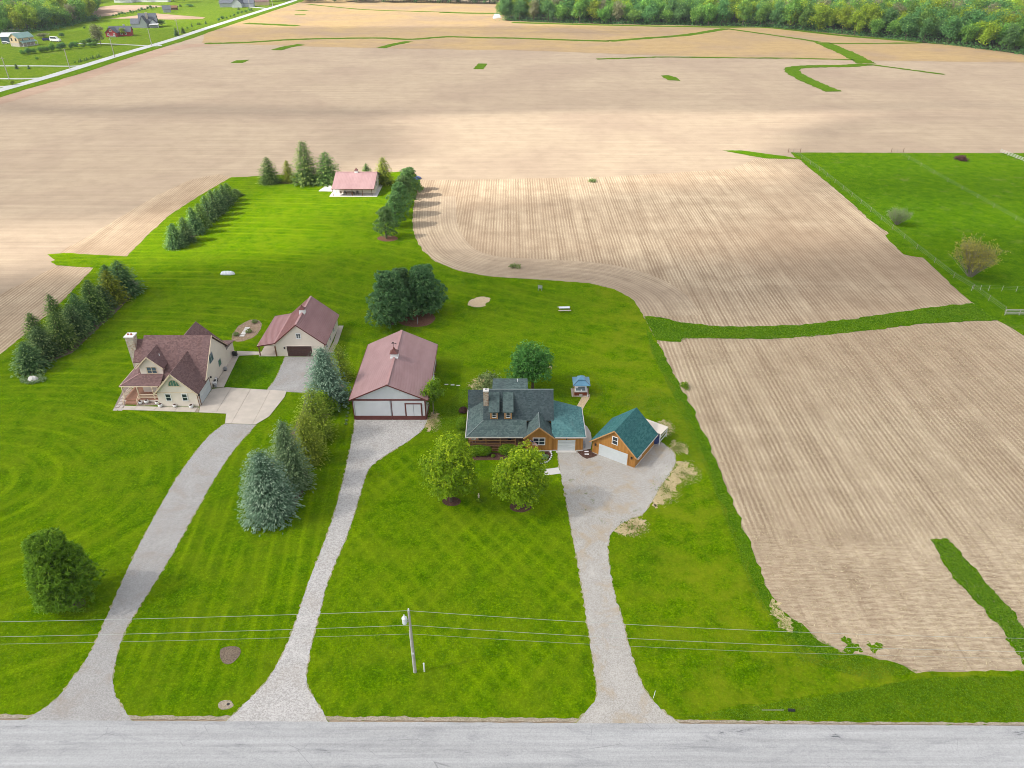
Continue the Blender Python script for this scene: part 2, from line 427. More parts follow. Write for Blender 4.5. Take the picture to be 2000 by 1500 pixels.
M['roof_cap'] = plain('hip_cap_green', (.17, .205, .20), .8, .1, 2)
M['fence_wire'] = plain('fence_wire', (.20, .22, .16), .7, .1, 2)
M['shaded_shingle'] = shingles('shingles_green_shaded', (.038, .058, .062), (.068, .092, .096), (.048, .062, .068))  # green shingle darkened: the shade of the steep slopes put into its colour
M['wire'] = plain('wire_aluminium', (.36, .38, .34), .5, .05, 1, .4)
M['blue_roof'] = metalroof('blue_roof_panel', (.075, .20, .30), (.11, .25, .36))
M['redwood'] = boards('redwood_panel', (.19, .045, .02), (.26, .07, .03), .12)
M['water'] = plain('tub_water', (.10, .15, .16), .05, .3, 3, .6)
M['red'] = plain('barn_red', (.30, .035, .035), .7, .1, .6)
M['slate'] = shingles('shingles_slate', (.085, .095, .115), (.125, .135, .155), (.10, .11, .13))
M['grey_siding'] = plain('grey_siding', (.36, .385, .40), .7, .05, .6)
M['tan_siding'] = plain('tan_siding', (.52, .40, .25), .7, .05, .6)
M['green_metal'] = metalroof('green_roof_panel', (.16, .27, .24), (.20, .32, .29))
M['pale_metal'] = metalroof('pale_roof_panel', (.45, .45, .46), (.52, .52, .53))
M['blue_wall'] = plain('shed_blue_grey', (.09, .14, .19), .6, .1, .6)
M['bark'] = plain('bark', (.105, .080, .058), .9, .3, 2, .1, fine=.4)
M['bark_grey'] = plain('bark_grey', (.24, .21, .18), .9, .25, 2, .1, fine=.3)
M['blue_tarp'] = plain('blue_tarp', (.03, .05, .16), .5, .2, 2, .4)
M['terracotta'] = plain('terracotta', (.34, .11, .06), .8, .1, 2)
M['navy'] = plain('flag_navy', (.03, .035, .14), .8, .05, 2)
M['flag_red'] = plain('flag_red', (.42, .04, .06), .8, .05, 2)
M['flag_white'] = plain('flag_white', (.70, .68, .68), .8, .03, 2)
M['grey_wood'] = plain('weathered_board', (.36, .35, .31), .9, .15, 3)
M['pebbles'] = gravel('pebble_bed', (.26, .20, .165), (.12, .09, .075), (.40, .33, .28), (.2, .14, .1), .3, 12.0)
# ------------------------------------------------------------------ ground sheets
def crom(P, closed=True, sub=6):
    out = []; n = len(P)
    for i in range(n if closed else n - 1):
        p0, p1, p2, p3 = (P[(i + k) % n] if closed else P[min(max(i + k, 0), n - 1)] for k in (-1, 0, 1, 2))
        for j in range(sub):
            t = j / sub
            out.append(.5 * ((2*p1) + (p2-p0)*t + (2*p0-5*p1+4*p2-p3)*t*t + (3*p1-p0-3*p2+p3)*t**3))
    if not closed: out.append(P[-1])
    return out
def ragged(P, step, amp, freq=.5, closed=True):
    out = []; n = len(P)
    for i in range(n if closed else n - 1):
        a, b = P[i], P[(i + 1) % n]; L = (b - a).length; k = max(1, min(400, int(L / step)))
        nrm = Vector((-(b - a).y, (b - a).x, 0)); nrm = nrm.normalized() if L > 1e-6 else nrm
        for j in range(k):
            p = a.lerp(b, j / k)
            d = mnoise.noise(p * freq) * amp + mnoise.noise(p * freq * 3.7 + Vector((9, 4, 2))) * amp * .6
            out.append(p + nrm * d)
    if not closed: out.append(P[-1])
    return out
def sheet(name, pts, mat, z, px=True, smooth=False, jit=0.0, step=.6, freq=.6, label=None, cat=None, parent=None, kind='structure'):
    P = [G(*p) for p in pts] if px else [Vector((p[0], p[1], 0)) for p in pts]
    if smooth: P = crom(P)
    if jit: P = ragged(P, step, jit, freq)
    me = bpy.data.meshes.new(name)
    me.from_pydata([(p.x, p.y, z) for p in P], [], [tuple(range(len(P)))]); me.update()
    if me.polygons[0].normal.z < 0: me.flip_normals()
    me.materials.append(M[mat])
    o = link(bpy.data.objects.new(name, me))
    if parent is not None: o.parent = parent
    return props(o, label, cat, None, kind)
def ribbon(name, pts, width, mat, z, px=True, smooth=True, jit=0.0, label=None, cat=None, kind='structure', w1=None, uvscale=1.0):
    P = [G(*p) for p in pts] if px else [Vector((p[0], p[1], 0)) for p in pts]
    if smooth and len(P) > 2: P = crom(P, False, 8)
    v, f, uv = [], [], []; s = 0
    N = len(P)
    for i, p in enumerate(P):
        d = (P[min(i+1, N-1)] - P[max(i-1, 0)]).normalized(); n = Vector((-d.y, d.x, 0))
        wd = width if w1 is None else width + (w1 - width) * i / (N - 1)
        ja = mnoise.noise(p * .4) * jit; jb = mnoise.noise(p * .4 + Vector((50, 0, 0))) * jit
        if i: s += (p - P[i-1]).length
        v += [(*(p + n * (wd/2 + ja)).xy, z), (*(p - n * (wd/2 + jb)).xy, z)]
        uv += [(wd, s), (0, s)]
        if i: f.append((2*i-2, 2*i-1, 2*i+1, 2*i))
    me = bpy.data.meshes.new(name); me.from_pydata(v, [], f); me.update()
    ul = me.uv_layers.new(name='UVMap')
    for lp in me.loops: ul.data[lp.index].uv = uv[lp.vertex_index]
    if me.polygons[0].normal.z < 0: me.flip_normals()
    me.materials.append(M[mat])
    return props(link(bpy.data.objects.new(name, me)), label, cat, None, kind)

# one sheet to the horizon, ploughed stubble as far as the near scene goes
sheet('ground', [(-4500, -2500), (4500, -2500), (4500, 6000), (-4500, 6000)], 'far_field', 0, px=False, label='wide pinkish tan stubble field reaching to the far woods', cat='field')
# golden far field beyond the terrace line
sheet('golden_field', [(395, 84), (520, 88), (640, 92), (800, 95), (900, 97), (1000, 98), (1120, 102), (1250, 107), (1420, 112), (1540, 115), (1660, 118), (1700, 118), (1850, 120), (2000, 122.5), (2300, 130), (2300, 40), (1500, 20), (900, 4), (700, -8), (590, -12), (570, 6), (490, 28), (400, 60)],
      'gold_field', .05, jit=1.2, step=8, freq=.05, label='golden stubble field in front of the far woods', cat='field')
# left meadow with its far yard, beyond the country road
RD = [G(-60, 194), G(0, 176.5), G(100, 148.5), G(240, 105.5), G(330, 79.5), G(400, 56.5), G(500, 24.5), G(560, 6), G(582, -2), G(600, -10)]
mea = [(p.x - 3, p.y) for p in RD] + [(-330, 2200), (-1800, 2200), (-1800, 330), (-300, 330)]
sheet('meadow', mea, 'meadow', .06, px=False, label='light green meadow left of the far country road', cat='meadow')
sheet('tan_field', [(176, 17), (180, 34), (215, 31), (262, 21), (322, 12), (300, 10.5), (230, 10), (200, 13)], 'bare_field', .11, jit=1.5, step=6, freq=.08, label='small bare tan field behind the grey and red houses', cat='field')
sheet('brown_meadow_strip', [(205, 38), (300, 26), (400, 34), (396, 37), (330, 38.5), (262, 36)], 'bare_field', .10, jit=1.5, step=6, freq=.08, label='faded strip in the meadow behind the grey house', cat='meadow')
ribbon('country_road', [(p.x, p.y) for p in RD], 6.6, 'country_road', .12, px=False, label='pale straight country road at the upper left', cat='road')
vg = [(p.x + 3.4 + 4.2, p.y) for p in RD]
ribbon('road_verge', vg, 8.5, 'verge', .08, px=False, jit=1.2, label='green verge along the country road', cat='verge')
hd = [G(-60, 206), G(0, 190), G(120, 156), G(260, 113), G(345, 91), G(420, 87)]
ribbon('dark_headland', [(p.x + 4, p.y) for p in hd], 17, 'bare_field', .03, px=False, jit=1.0, label='darker turned headland beside the country road verge', cat='field')
for nm, pts, wd in (('gravel_lane', [(-60, 129), (0, 129), (80, 129), (140, 129.5), (172, 127)], 3.2), ('gravel_lane', [(-60, 154), (0, 154), (50, 154), (90, 152)], 3.6),
                    ('gravel_lane', [(-80, 171), (0, 170), (40, 165), (70, 159)], 4.0), ('gravel_lane', [(136, 85.5), (200, 85.5), (300, 90), (312, 88)], 3.0),
                    ('gravel_lane', [(455, 12.5), (490, 14), (525, 17)], 5.0)):
    ribbon(nm, pts, wd, 'country_road', .10, jit=.3, label='pale farm lane joining the country road', cat='lane')
# grass waterways in the far field
WATER = [([(400, 85), (435, 84.5), (500, 82), (560, 78), (640, 75.5), (740, 74.5), (800, 77), (850, 73.5), (880, 72), (950, 74), (1000, 74.5), (1100, 78), (1190, 80.5)], 7),
         ([(1190, 80.5), (1260, 75), (1340, 68.5), (1400, 59), (1418, 56)], 8), ([(1418, 56), (1450, 60.5), (1500, 67.5), (1560, 76), (1600, 82.5)], 5),
         ([(1605, 83), (1625, 92), (1650, 102), (1675, 115), (1692, 124)], 11), ([(1692, 125), (1720, 129), (1780, 137), (1845, 145.5)], 3.5),
         ([(1692, 126), (1650, 129), (1600, 129.5), (1565, 131), (1548, 134), (1550, 142), (1575, 156), (1600, 167), (1628, 179)], 8.5),
         ([(743, 94), (770, 87), (800, 81)], 7), ([(540, 98), (560, 92), (590, 87)], 8), ([(1165, 115.5), (1230, 113.5), (1290, 111.5), (1380, 112.5), (1470, 113.5), (1560, 114), (1668, 117)], 4),
         ([(1620, 85), (1700, 85), (1850, 83.5), (1890, 84)], 5), ([(480, 45.5), (530, 48), (582, 50.5)], 9), ([(580, 20), (590, 20.5), (600, 21)], 7), ([(575, 29), (596, 29)], 7),
         ([(860, 24), (930, 26), (1000, 26)], 10), ([(600, 8), (700, 18), (800, 22), (880, 24)], 5), ([(1000, 44), (1200, 49.5), (1400, 53), (1500, 54), (1640, 69), (1760, 79), (1850, 86.5)], 9)]
for pts, wd in WATER:
    ribbon('grass_waterway', pts, wd, 'weeds', .09, jit=1.4, label='strip of green grass winding through the far fields', cat='grass strip')
for pts in ([(449, 123.5), (462, 118), (488, 117), (474, 123)], [(925, 135), (934, 124), (952, 124.5), (944, 135.5)], [(1290, 148), (1305, 147), (1320, 151), (1329, 158), (1305, 157)]):
    sheet('grass_patch', pts, 'weeds', .09, jit=.6, step=1.5, freq=.3, label='small isolated grass patch left uncut in the far field', cat='grass patch')
sheet('pale_pad', [(962, 34), (966, 27), (976, 27), (978, 35), (963, 37)], 'country_road', .10, label='pale bare pad at the far field edge', cat='ground')

# near fields whose rows run away from the road
EDGE = [(818, 352), (811, 385), (806, 420), (806, 445), (812, 466), (826, 490), (850, 511), (895, 529), (960, 541), (1050, 546), (1150, 553), (1200, 565), (1235, 584), (1250, 604), (1257, 618)]
STRIP_T = [(1290, 620), (1330, 630), (1400, 637), (1480, 638), (1560, 635), (1640, 626), (1700, 618), (1800, 603), (1900, 592)]
PAST_L = [(1895, 590), (1862, 560), (1830, 529), (1803, 504), (1790, 502), (1765, 497), (1745, 479), (1728, 460), (1736, 456), (1700, 431), (1660, 394), (1620, 360), (1580, 328), (1562, 312)]
sheet('middle_field', EDGE + STRIP_T + PAST_L + [(1480, 309), (1430, 330), (1200, 345), (980, 350), (835, 352)], 'row_field', .02, jit=.35, step=1.2, label='stubble field with straight rows behind the brown house', cat='field')
edge_w = crom([G(*p) for p in EDGE[1:]], False, 4)
off = []
for i, p in enumerate(edge_w):
    d = (edge_w[min(i+1, len(edge_w)-1)] - edge_w[max(i-1, 0)]).normalized(); off.append(p + Vector((-d.y, d.x, 0)) * 6.2)
ribbon('curved_headland', [(p.x, p.y) for p in off], 12.5, 'headland', .035, px=False, smooth=False, label='curved rows of stubble following the lawn edge', cat='field')
sheet('right_field', [(1281, 664), (1330, 668), (1336, 660), (1400, 661), (1500, 663), (1600, 656), (1700, 645), (1800, 633), (1900, 627), (1950, 627), (2000, 652), (2600, 900), (3200, 1400), (2000, 1312), (1900, 1312), (1820, 1310), (1790, 1317), (1765, 1300), (1700, 1283), (1620, 1270), (1580, 1246), (1540, 1215), (1500, 1170), (1450, 1040), (1400, 920), (1340, 780)],
      'near_field', .02, jit=.45, step=.8, label='near stubble field on the right littered with pale corn stalks', cat='field')
sheet('left_row_field', [(112, 496), (180, 498), (247, 501), (330, 420), (400, 378), (452, 346), (425, 340), (370, 352), (300, 385), (200, 445)], 'row_field', .02, jit=.4, step=1.2, label='strip of stubble rows beside the upper spruce row', cat='field')
sheet('left_near_field', [(112, 519), (183, 523), (175, 560), (50, 652), (0, 694), (-400, 900), (-400, 700), (-50, 600)], 'row_field', .02, jit=.4, step=1.2, label='stubble rows beyond the lower spruce row', cat='field')

# lawns
sheet('lawn', [(-900, 1410), (-700, 900), (-350, 830), (0, 693), (50, 652), (120, 590), (183, 523), (140, 521), (110, 518), (98, 511), (108, 508), (98, 502), (92, 497), (125, 494), (180, 497.5), (247, 501), (290, 458), (330, 421), (395, 379), (452, 346), (470, 346), (520, 343), (570, 341), (610, 341), (660, 339), (740, 339), (800, 334), (822, 348)] + EDGE[1:] +
      [(1281, 664), (1340, 780), (1400, 920), (1450, 1040), (1500, 1170), (1540, 1215), (1580, 1246), (1620, 1270), (1700, 1283), (1765, 1300), (1790, 1317), (1820, 1310), (1900, 1312), (2000, 1312), (2700, 1330), (2700, 1425), (2000, 1413.5), (1000, 1406.5), (0, 1402.5)],
      'lawn', .05, jit=.3, step=.7, label='mown green lawn around the houses', cat='lawn')
sheet('roadside_lawn', [(-400, 39.2), (400, 39.2), (400, -300), (-400, -300)], 'verge', .05, px=False, label='grass on the near side of the road', cat='lawn')
sheet('dark_lawn', [(438, 758), (520, 763.5), (540, 735), (558, 698), (466, 695)], 'rough', .06, jit=.06, step=.5, label='darker lawn square between the house and the garage', cat='lawn')
sheet('ditch_grass', [(1258, 618), (1290, 620)] + STRIP_T[1:] + [(1950, 626), (1900, 627), (1800, 633), (1700, 645), (1600, 656), (1500, 663), (1400, 661), (1336, 660), (1330, 668), (1281, 664)], 'rough', .06, jit=.5, step=.8, label='strip of tall grass between the two stubble fields', cat='grass strip')
sheet('field_margin_grass', [(1262, 640), (1300, 700), (1352, 800), (1400, 905), (1455, 1040), (1505, 1165), (1545, 1212), (1590, 1245), (1640, 1272), (1620, 1290), (1560, 1262), (1505, 1210), (1462, 1110), (1405, 965), (1340, 805), (1275, 690)], 'rough', .056, jit=.7, step=.9, freq=.4, label='rough grass along the edge of the right field', cat='grass strip')
sheet('field_spur_grass', [(1818, 1056), (1850, 1053), (1862, 1062), (1882, 1090), (1920, 1130), (1960, 1175), (2000, 1225), (2060, 1300), (2010, 1310), (1995, 1290), (1955, 1228), (1900, 1170), (1855, 1120), (1835, 1085)], 'rough', .06, jit=.6, step=.4, freq=.55, label='wedge of green grass in the right field', cat='grass strip')
sheet('pasture', [(1545, 298), (2000, 299.5), (2700, 302), (2700, 700), (2060, 690), (1950, 627), (1900, 592)] + PAST_L + [(1552, 307)], 'pasture', .055, jit=.35, step=1.2, label='green pasture enclosed by wire fences on the right', cat='pasture')
sheet('field_spur_grass', [(1410, 294), (1450, 294), (1500, 301), (1545, 307), (1562, 311), (1500, 310), (1470, 305)], 'rough', .06, jit=.5, step=1.2, label='thin grass wedge at the corner of the pasture', cat='grass strip')
for pts in ([(1640, 1248), (1655, 1250), (1680, 1266), (1660, 1272), (1645, 1262)], [(1690, 1250), (1715, 1256), (1722, 1270), (1700, 1268)]):
    sheet('weed_patch', pts, 'rough', .03, smooth=True, jit=1.0, step=.2, freq=1.6, label='weedy green patch at the edge of the near stubble', cat='weeds')
sheet('roadside_verge', [(1330, 1404), (1420, 1380), (1560, 1362), (1700, 1345), (1800, 1325), (2000, 1322), (2700, 1340), (2700, 1424), (2000, 1413), (1500, 1409)], 'verge', .058, jit=.5, step=.8, freq=.3, label='rougher yellowish verge beside the road on the right', cat='verge')

# road, drives, paths
sheet('road', [(-400, 39.4), (-400, 46.75), (-53, 46.55), (0, 46.25), (53, 45.9), (400, 44.0), (400, 36.5), (53, 39.1), (0, 39.3)], 'road', .08, px=False, jit=.05, step=.5, freq=1.5, label='pale worn road along the bottom edge', cat='road')
sheet('road_shoulder', [(-400, 46.9), (-53, 46.75), (0, 46.4), (53, 46.0), (60, 45.9), (60, 46.25), (35, 46.35), (0, 46.85), (-53, 47.15), (-400, 47.4)], 'shoulder', .066, px=False, jit=.16, step=.35, freq=1.2, label='brown dirt edge between the road and the lawns', cat='shoulder')
def drive(name, left, right, mat, z, label, jit=.16):
    a = crom([G(*p) for p in left], False, 6); b = crom([G(*p) for p in right], False, 6)
    P = ragged(a, .25, jit, 1.4, False) + ragged(b[::-1], .25, jit, 1.4, False)
    def grow(L, k):
        out = []
        for i, p in enumerate(L):
            d = (L[min(i+1, len(L)-1)] - L[max(i-1, 0)]).normalized(); out.append(p + Vector((-d.y, d.x, 0)) * k)
        return out
    E = ragged(grow(a, .10), .22, .26, 1.9, False) + ragged(grow(b, -.10)[::-1], .22, .26, 1.9, False)
    sheet('drive_edge', [(p.x, p.y) for p in E], 'drive_edge', z - .005, px=False, label='dry tan grass edge of the ' + label.split(' leading')[0].split(' sweeping')[0], cat='edge')
    return sheet(name, [(p.x, p.y) for p in P], mat, z, px=False, label=label, cat='driveway')
drive('driveway', [(40, 1411), (100, 1375), (140, 1330), (180, 1270), (218, 1185), (258, 1095), (302, 1010), (352, 925), (405, 856), (440, 828)], [(262, 1411), (240, 1385), (221, 1345), (226, 1290), (246, 1230), (282, 1170), (332, 1090), (382, 1000), (422, 930), (456, 880), (500, 830)], 'asphalt_drive', .070, 'pale grey driveway sweeping up to the cream house')
drive('driveway', [(440, 1412), (475, 1378), (513, 1340), (547, 1290), (576, 1220), (606, 1130), (641, 1040), (665, 960), (681, 890), (690, 845), (693, 820)], [(642, 1412), (620, 1375), (602, 1345), (598, 1318), (605, 1275), (618, 1220), (633, 1160), (650, 1110), (672, 1060), (690, 1010), (708, 950), (724, 912), (762, 884), (800, 860), (826, 838), (834, 820)], 'gravel_white', .072, 'white gravel driveway leading to the big barn')
drive('driveway', [(1120, 1416), (1150, 1388), (1166, 1355), (1161, 1310), (1150, 1235), (1140, 1170), (1130, 1110), (1115, 1030), (1101, 950), (1092, 910), (1089, 882)], [(1330, 1416), (1282, 1378), (1252, 1335), (1240, 1300), (1226, 1255), (1215, 1210), (1200, 1160), (1190, 1110), (1187, 1065), (1195, 1040), (1222, 1018), (1250, 1008), (1270, 985), (1290, 950), (1312, 920), (1319, 895), (1305, 874), (1270, 860), (1200, 880), (1140, 882)], 'gravel_weedy', .072, 'weedy gravel driveway leading to the brown house', .25)
drive('driveway', [(521, 764), (540, 737), (557, 697)], [(600, 768), (616, 735), (632, 697)], 'asphalt_drive', .073, 'short gravel apron in front of the cream garage')
# dirt, straw and bare patches
sheet('dirt_patch', [(913, 592), (925, 584), (945, 580), (956, 582), (957, 588), (950, 592), (947, 598), (935, 601), (922, 600)], 'sand', .062, smooth=True, jit=.4, step=.3, freq=.8, label='pale sandy bare patch in the back lawn', cat='dirt patch')
for pts, m_ in (([(1285, 823), (1300, 822), (1310, 835), (1306, 848), (1292, 850), (1284, 838)], 'straw'), ([(1308, 866), (1322, 862), (1338, 876), (1341, 884), (1320, 882)], 'straw'),
                ([(1322, 910), (1338, 902), (1352, 915), (1366, 926), (1340, 930), (1318, 955), (1290, 985), (1272, 990), (1285, 962), (1305, 935)], 'straw'), ([(1205, 1030), (1245, 1012), (1262, 1020), (1240, 1036), (1212, 1046)], 'straw'),
                ([(836, 812), (852, 808), (858, 818), (845, 838), (836, 840), (830, 828)], 'straw'), ([(930, 742), (950, 735), (966, 748), (955, 765), (932, 768), (918, 758)], 'straw'), ([(1500, 1185), (1510, 1175), (1538, 1205), (1548, 1225), (1522, 1226)], 'straw')):
    sheet('straw_patch', pts, m_, .063, smooth=True, jit=1.1, step=.2, freq=1.3, label='dry straw coloured bare patch in the grass', cat='straw patch')
sheet('mulch_bed', [(430, 1272), (440, 1265), (458, 1263), (469, 1268), (468, 1280), (455, 1295), (442, 1298), (432, 1290)], 'mulch_brown', .085, smooth=True, jit=.05, step=.3, label='oval brown mulch bed near the road', cat='mulch bed')
sheet('dirt_patch', [(428, 1374), (438, 1369), (452, 1371), (456, 1379), (445, 1386), (430, 1384)], 'shoulder', .064, smooth=True, jit=.15, step=.3, label='muddy rim around the small drain hole by the road', cat='dirt patch')
M['hole'] = plain('drain_hole', (.01, .01, .01), .9)
hh = MB(); c0 = G(446, 1376); hh.lathe([(.0, .07), (.16, .075), (.17, .068)], (c0.x, c0.y, 0), 10)
props(hh.build('drain_pipe', M['black']), 'black drain pipe mouth in the muddy rim near the road', 'drain')
# mulch beds
sheet('mulch_bed', [(594, 700), (640, 690), (672, 745), (640, 815), (612, 880), (598, 940), (585, 975), (560, 1005), (500, 1005), (488, 985), (520, 920), (560, 860), (590, 800), (600, 740)], 'mulch_brown', .064, smooth=True, jit=.25, step=.4, label='long brown mulch bed under the spruces between the driveways', cat='mulch bed')
sheet('mulch_bed', [(40, 722), (60, 732), (95, 708), (140, 690), (172, 660), (210, 625), (240, 598), (268, 560), (258, 548), (200, 560), (150, 620), (90, 665)], 'mulch_brown', .064, smooth=True, jit=.3, step=.5, label='brown bare strip under the lower spruce row', cat='mulch bed')
sheet('mulch_bed', [(340, 486), (360, 478), (400, 446), (440, 404), (456, 384), (446, 380), (410, 412), (370, 448), (338, 478)], 'mulch_brown', .064, smooth=True, jit=.25, step=.5, label='thin bare strip under the upper spruce row', cat='mulch bed')
sheet('mulch_bed', [(535, 357), (565, 352), (585, 353), (590, 357), (560, 359)], 'mulch', .064, smooth=True, jit=.2, step=.5, label='dark mulch between the small spruces at the field edge', cat='mulch bed')
for c_, rx, ry, m_, lb in (((757, 466), 20, 6, 'mulch_red', 'red bark ring under the nearest pine of the far row'), ((882, 980), 18, 9, 'mulch', 'red brown mulch ring under the left front maple'), ((1017, 990), 22, 11, 'mulch', 'red brown mulch ring under the right front maple'),
                       ((812, 622), 38, 17, 'mulch_red', 'red bark bed between the two big pines'), ((136, 1178), 32, 12, 'mulch_brown', 'bare mulch under the round evergreen at the left'), ((1892, 543), 12, 4, 'rough', 'dark grass under the yellow willow')):
    sheet('mulch_ring', [(c_[0] + rx * math.cos(a), c_[1] + ry * math.sin(a)) for a in np.linspace(0, 2*math.pi, 17)[:-1]], m_, .066, smooth=True, jit=.12, step=.3, label=lb, cat='mulch ring')
sheet('mulch_bed', [(905, 885), (1000, 884), (1000, 896), (975, 899), (940, 899), (922, 901), (908, 893)], 'mulch', .066, smooth=False, jit=.08, step=.3, label='dark mulch bed in front of the porch hedges', cat='mulch bed')
sheet('mulch_bed', [(1044, 882), (1076, 882), (1077, 893), (1071, 901), (1060, 905), (1050, 903), (1044, 898)], 'mulch', .066, smooth=False, jit=.04, step=.3, label='dark mulch flower bed under the double window', cat='mulch bed')
sheet('mulch_bed', [(1127, 883), (1154, 877), (1157, 884), (1168, 889.5), (1158, 894), (1146, 897), (1138, 893)], 'mulch', .080, smooth=False, jit=.04, step=.3, label='dark mulch triangle between the house and brown garage', cat='mulch bed')
sheet('pebble_bed', [(268, 785), (307, 784), (308, 792), (266, 793)], 'pebbles', .064, jit=.03, step=.3, label='brown pebble bed below the cream porch', cat='pebble bed')
sheet('garden_bed', [(452, 660), (457, 648), (470, 635), (487, 626), (502, 625), (511, 632), (508, 645), (498, 657), (478, 666), (460, 667)], 'bed_soil', .064, smooth=True, jit=.2, step=.3, freq=1.0, label='oval garden bed with stepping stones behind the cream house', cat='garden bed')
ribbon('dirt_path', [(1145, 770), (1143, 778), (1136, 790), (1128, 803)], 1.3, 'sand', .064, jit=.1, label='tan dirt path from the gazebo to the house', cat='path')
sheet('patio', [(1138, 826), (1147, 834), (1154, 846), (1156, 862), (1154, 877), (1127, 882), (1138, 850)], 'concrete_white', .064, smooth=False, jit=.03, step=.4, label='curved pale concrete patio beside the brown house', cat='patio')
ribbon('path', [(1060, 923.5), (1078, 921.5), (1093, 919.5)], 1.5, 'concrete_white', .078, smooth=False, label='short pale concrete path to the right maple', cat='path')

# concrete aprons cut into slabs
def clip(poly, a, b, keep):
    out = []
    for i in range(len(poly)):
        p, q = poly[i], poly[(i + 1) % len(poly)]; fp, fq = keep * (p[a] - b), keep * (q[a] - b)
        if fp >= 0: out.append(p)
        if fp * fq < 0: t = fp / (fp - fq); out.append((p[0] + (q[0]-p[0])*t, p[1] + (q[1]-p[1])*t))
    return out
def slabs(name, pxpoly, xs, ys, mat, z, label, cat, gap=.05):
    root = bpy.data.objects.new(name, None); link(root); props(root, label, cat, None, 'structure')
    W = [tuple(G(*p).xy) for p in pxpoly]
    bed = MB().prism([(x, y, z - .06) for x, y in W], (0, 0, .025)); bed.build('joint_bed', M['shoulder'], root)
    for i in range(len(xs) - 1):
        for j in range(len(ys) - 1):
            p = W
            for a, b, k in ((0, xs[i] + gap/2, 1), (0, xs[i+1] - gap/2, -1), (1, ys[j] + gap/2, 1), (1, ys[j+1] - gap/2, -1)):
                p = clip(p, a, b, k)
                if len(p) < 3: break
            if len(p) >= 3:
                ar = abs(sum(p[k][0]*p[(k+1) % len(p)][1] - p[(k+1) % len(p)][0]*p[k][1] for k in range(len(p)))) / 2
                if ar > .15: MB().prism([(x, y, z - .05) for x, y in p], (0, 0, .05 + .006 * random.random())).build('slab', M[mat], root)
    return root
slabs('concrete_apron', [(391, 795.5), (415, 760.5), (443, 757.5), (560, 764.5), (556, 776), (526, 814), (500, 829.5), (440, 827.5), (442, 808.5), (389, 806)], [-54.5, -50.2, -46.6, -43.0, -39], [99.5, 103.7, 107.4, 112.5], 'concrete', .115, 'beige concrete apron beside the cream house garage', 'concrete apron')
slabs('concrete_walk', [(240, 801), (244, 793.5), (310, 795.5), (390, 796.5), (388, 806), (330, 804)], [-68, -64.5, -61, -57.4, -53.9], [102, 107], 'concrete', .118, 'beige concrete walk along the front of the cream house', 'walk')
slabs('concrete_walk', [(417, 757.5), (437, 757.5), (467, 695.5), (510, 693.5), (511, 688), (463, 686.5), (456, 694)], [-56, -45], [108, 113.5, 117, 120.5, 123.5, 127], 'concrete', .118, 'narrow concrete walk from the cream house to its garage', 'walk')
slabs('concrete_walk', [(650, 690), (660, 670), (671, 637), (661.5, 637), (652, 668), (640, 690)], [-40, -30], [120, 123, 126, 129, 132, 135, 138], 'concrete', .118, 'concrete walk along the right side of the cream garage', 'walk')
# ------------------------------------------------------------------ buildings
ORG = {}
_build0 = MB.build
def _build(s, name, m, parent=None, label=None, smooth=False, kind=None):
    org = ORG.get(parent.name) if parent is not None else None
    if org: s.v = [(x - org[0], y - org[1], z) for x, y, z in s.v]
    o = _build0(s, name, m, parent, label, smooth, kind)
    if org: ORG[o.name] = org
    return o
MB.build = _build
def placed(name, label, cat, x, y, group=None):        # a thing whose parts are written in world coordinates
    t = thing(name, label, cat, (x, y, 0), 0, group); ORG[t.name] = (x, y); return t
X, Y, Z = Vector((1, 0, 0)), Vector((0, 1, 0)), Vector((0, 0, 1))

def window(par, c, n, wd, ht, frame, glass, nx=2, ny=1, fw=.10, label=None, name='window'):
    """frame (a part) with its mullions; each pane a sub-part, recessed"""
    c, n = Vector(c), Vector(n).normalized(); a = Z.cross(n).normalized()
    m = MB()
    m.obox(c + Z * (ht/2), a, Z, n, wd/2 + fw, fw/2, .05); m.obox(c - Z * (ht/2), a, Z, n, wd/2 + fw, fw/2, .06)
    for s in (-1, 1): m.obox(c + a * s * (wd/2 + fw/2), a, Z, n, fw/2, ht/2 - fw/2, .048)
    for i in range(1, nx): m.obox(c + a * (-wd/2 + wd*i/nx), a, Z, n, .05, ht/2 - fw/2, .042)
    for j in range(1, ny): m.obox(c + Z * (-ht/2 + ht*j/ny), a, Z, n, wd/2, .03, .038)
    f = m.build(name, frame, par, label)
    for i in range(nx):
        for j in range(ny):
            q = c + a * (-wd/2 + wd*(i+.5)/nx) + Z * (-ht/2 + ht*(j+.5)/ny)
            MB().obox(q, a, Z, n, wd/nx/2 - .03, ht/ny/2 - .03, .015).build('pane', glass, f)
    return f
def garage_door(par, c, n, wd, ht, mat, trim, sections=4, cols=1, label=None):
    c, n = Vector(c), Vector(n).normalized(); a = Z.cross(n).normalized()
    m = MB(); sh = ht / sections
    for j in range(sections):
        zc = c + Z * (-ht/2 + sh*(j+.5))
        m.obox(zc, a, Z, n, wd/2, sh/2 - .012, .03)
        if cols > 1:
            for i in range(cols): m.obox(zc + a * (-wd/2 + wd*(i+.5)/cols) + n * .035, a, Z, n, wd/cols/2 - .07, sh/2 - .09, .02)
    m.build('garage_door', mat, par, label)
    t = MB(); t.obox(c + Z * (ht/2 + .07), a, Z, n, wd/2 + .14, .07, .05)
    for s in (-1, 1): t.obox(c + a * s * (wd/2 + .07), a, Z, n, .07, ht/2, .05)
    t.build('door_trim', trim, par)
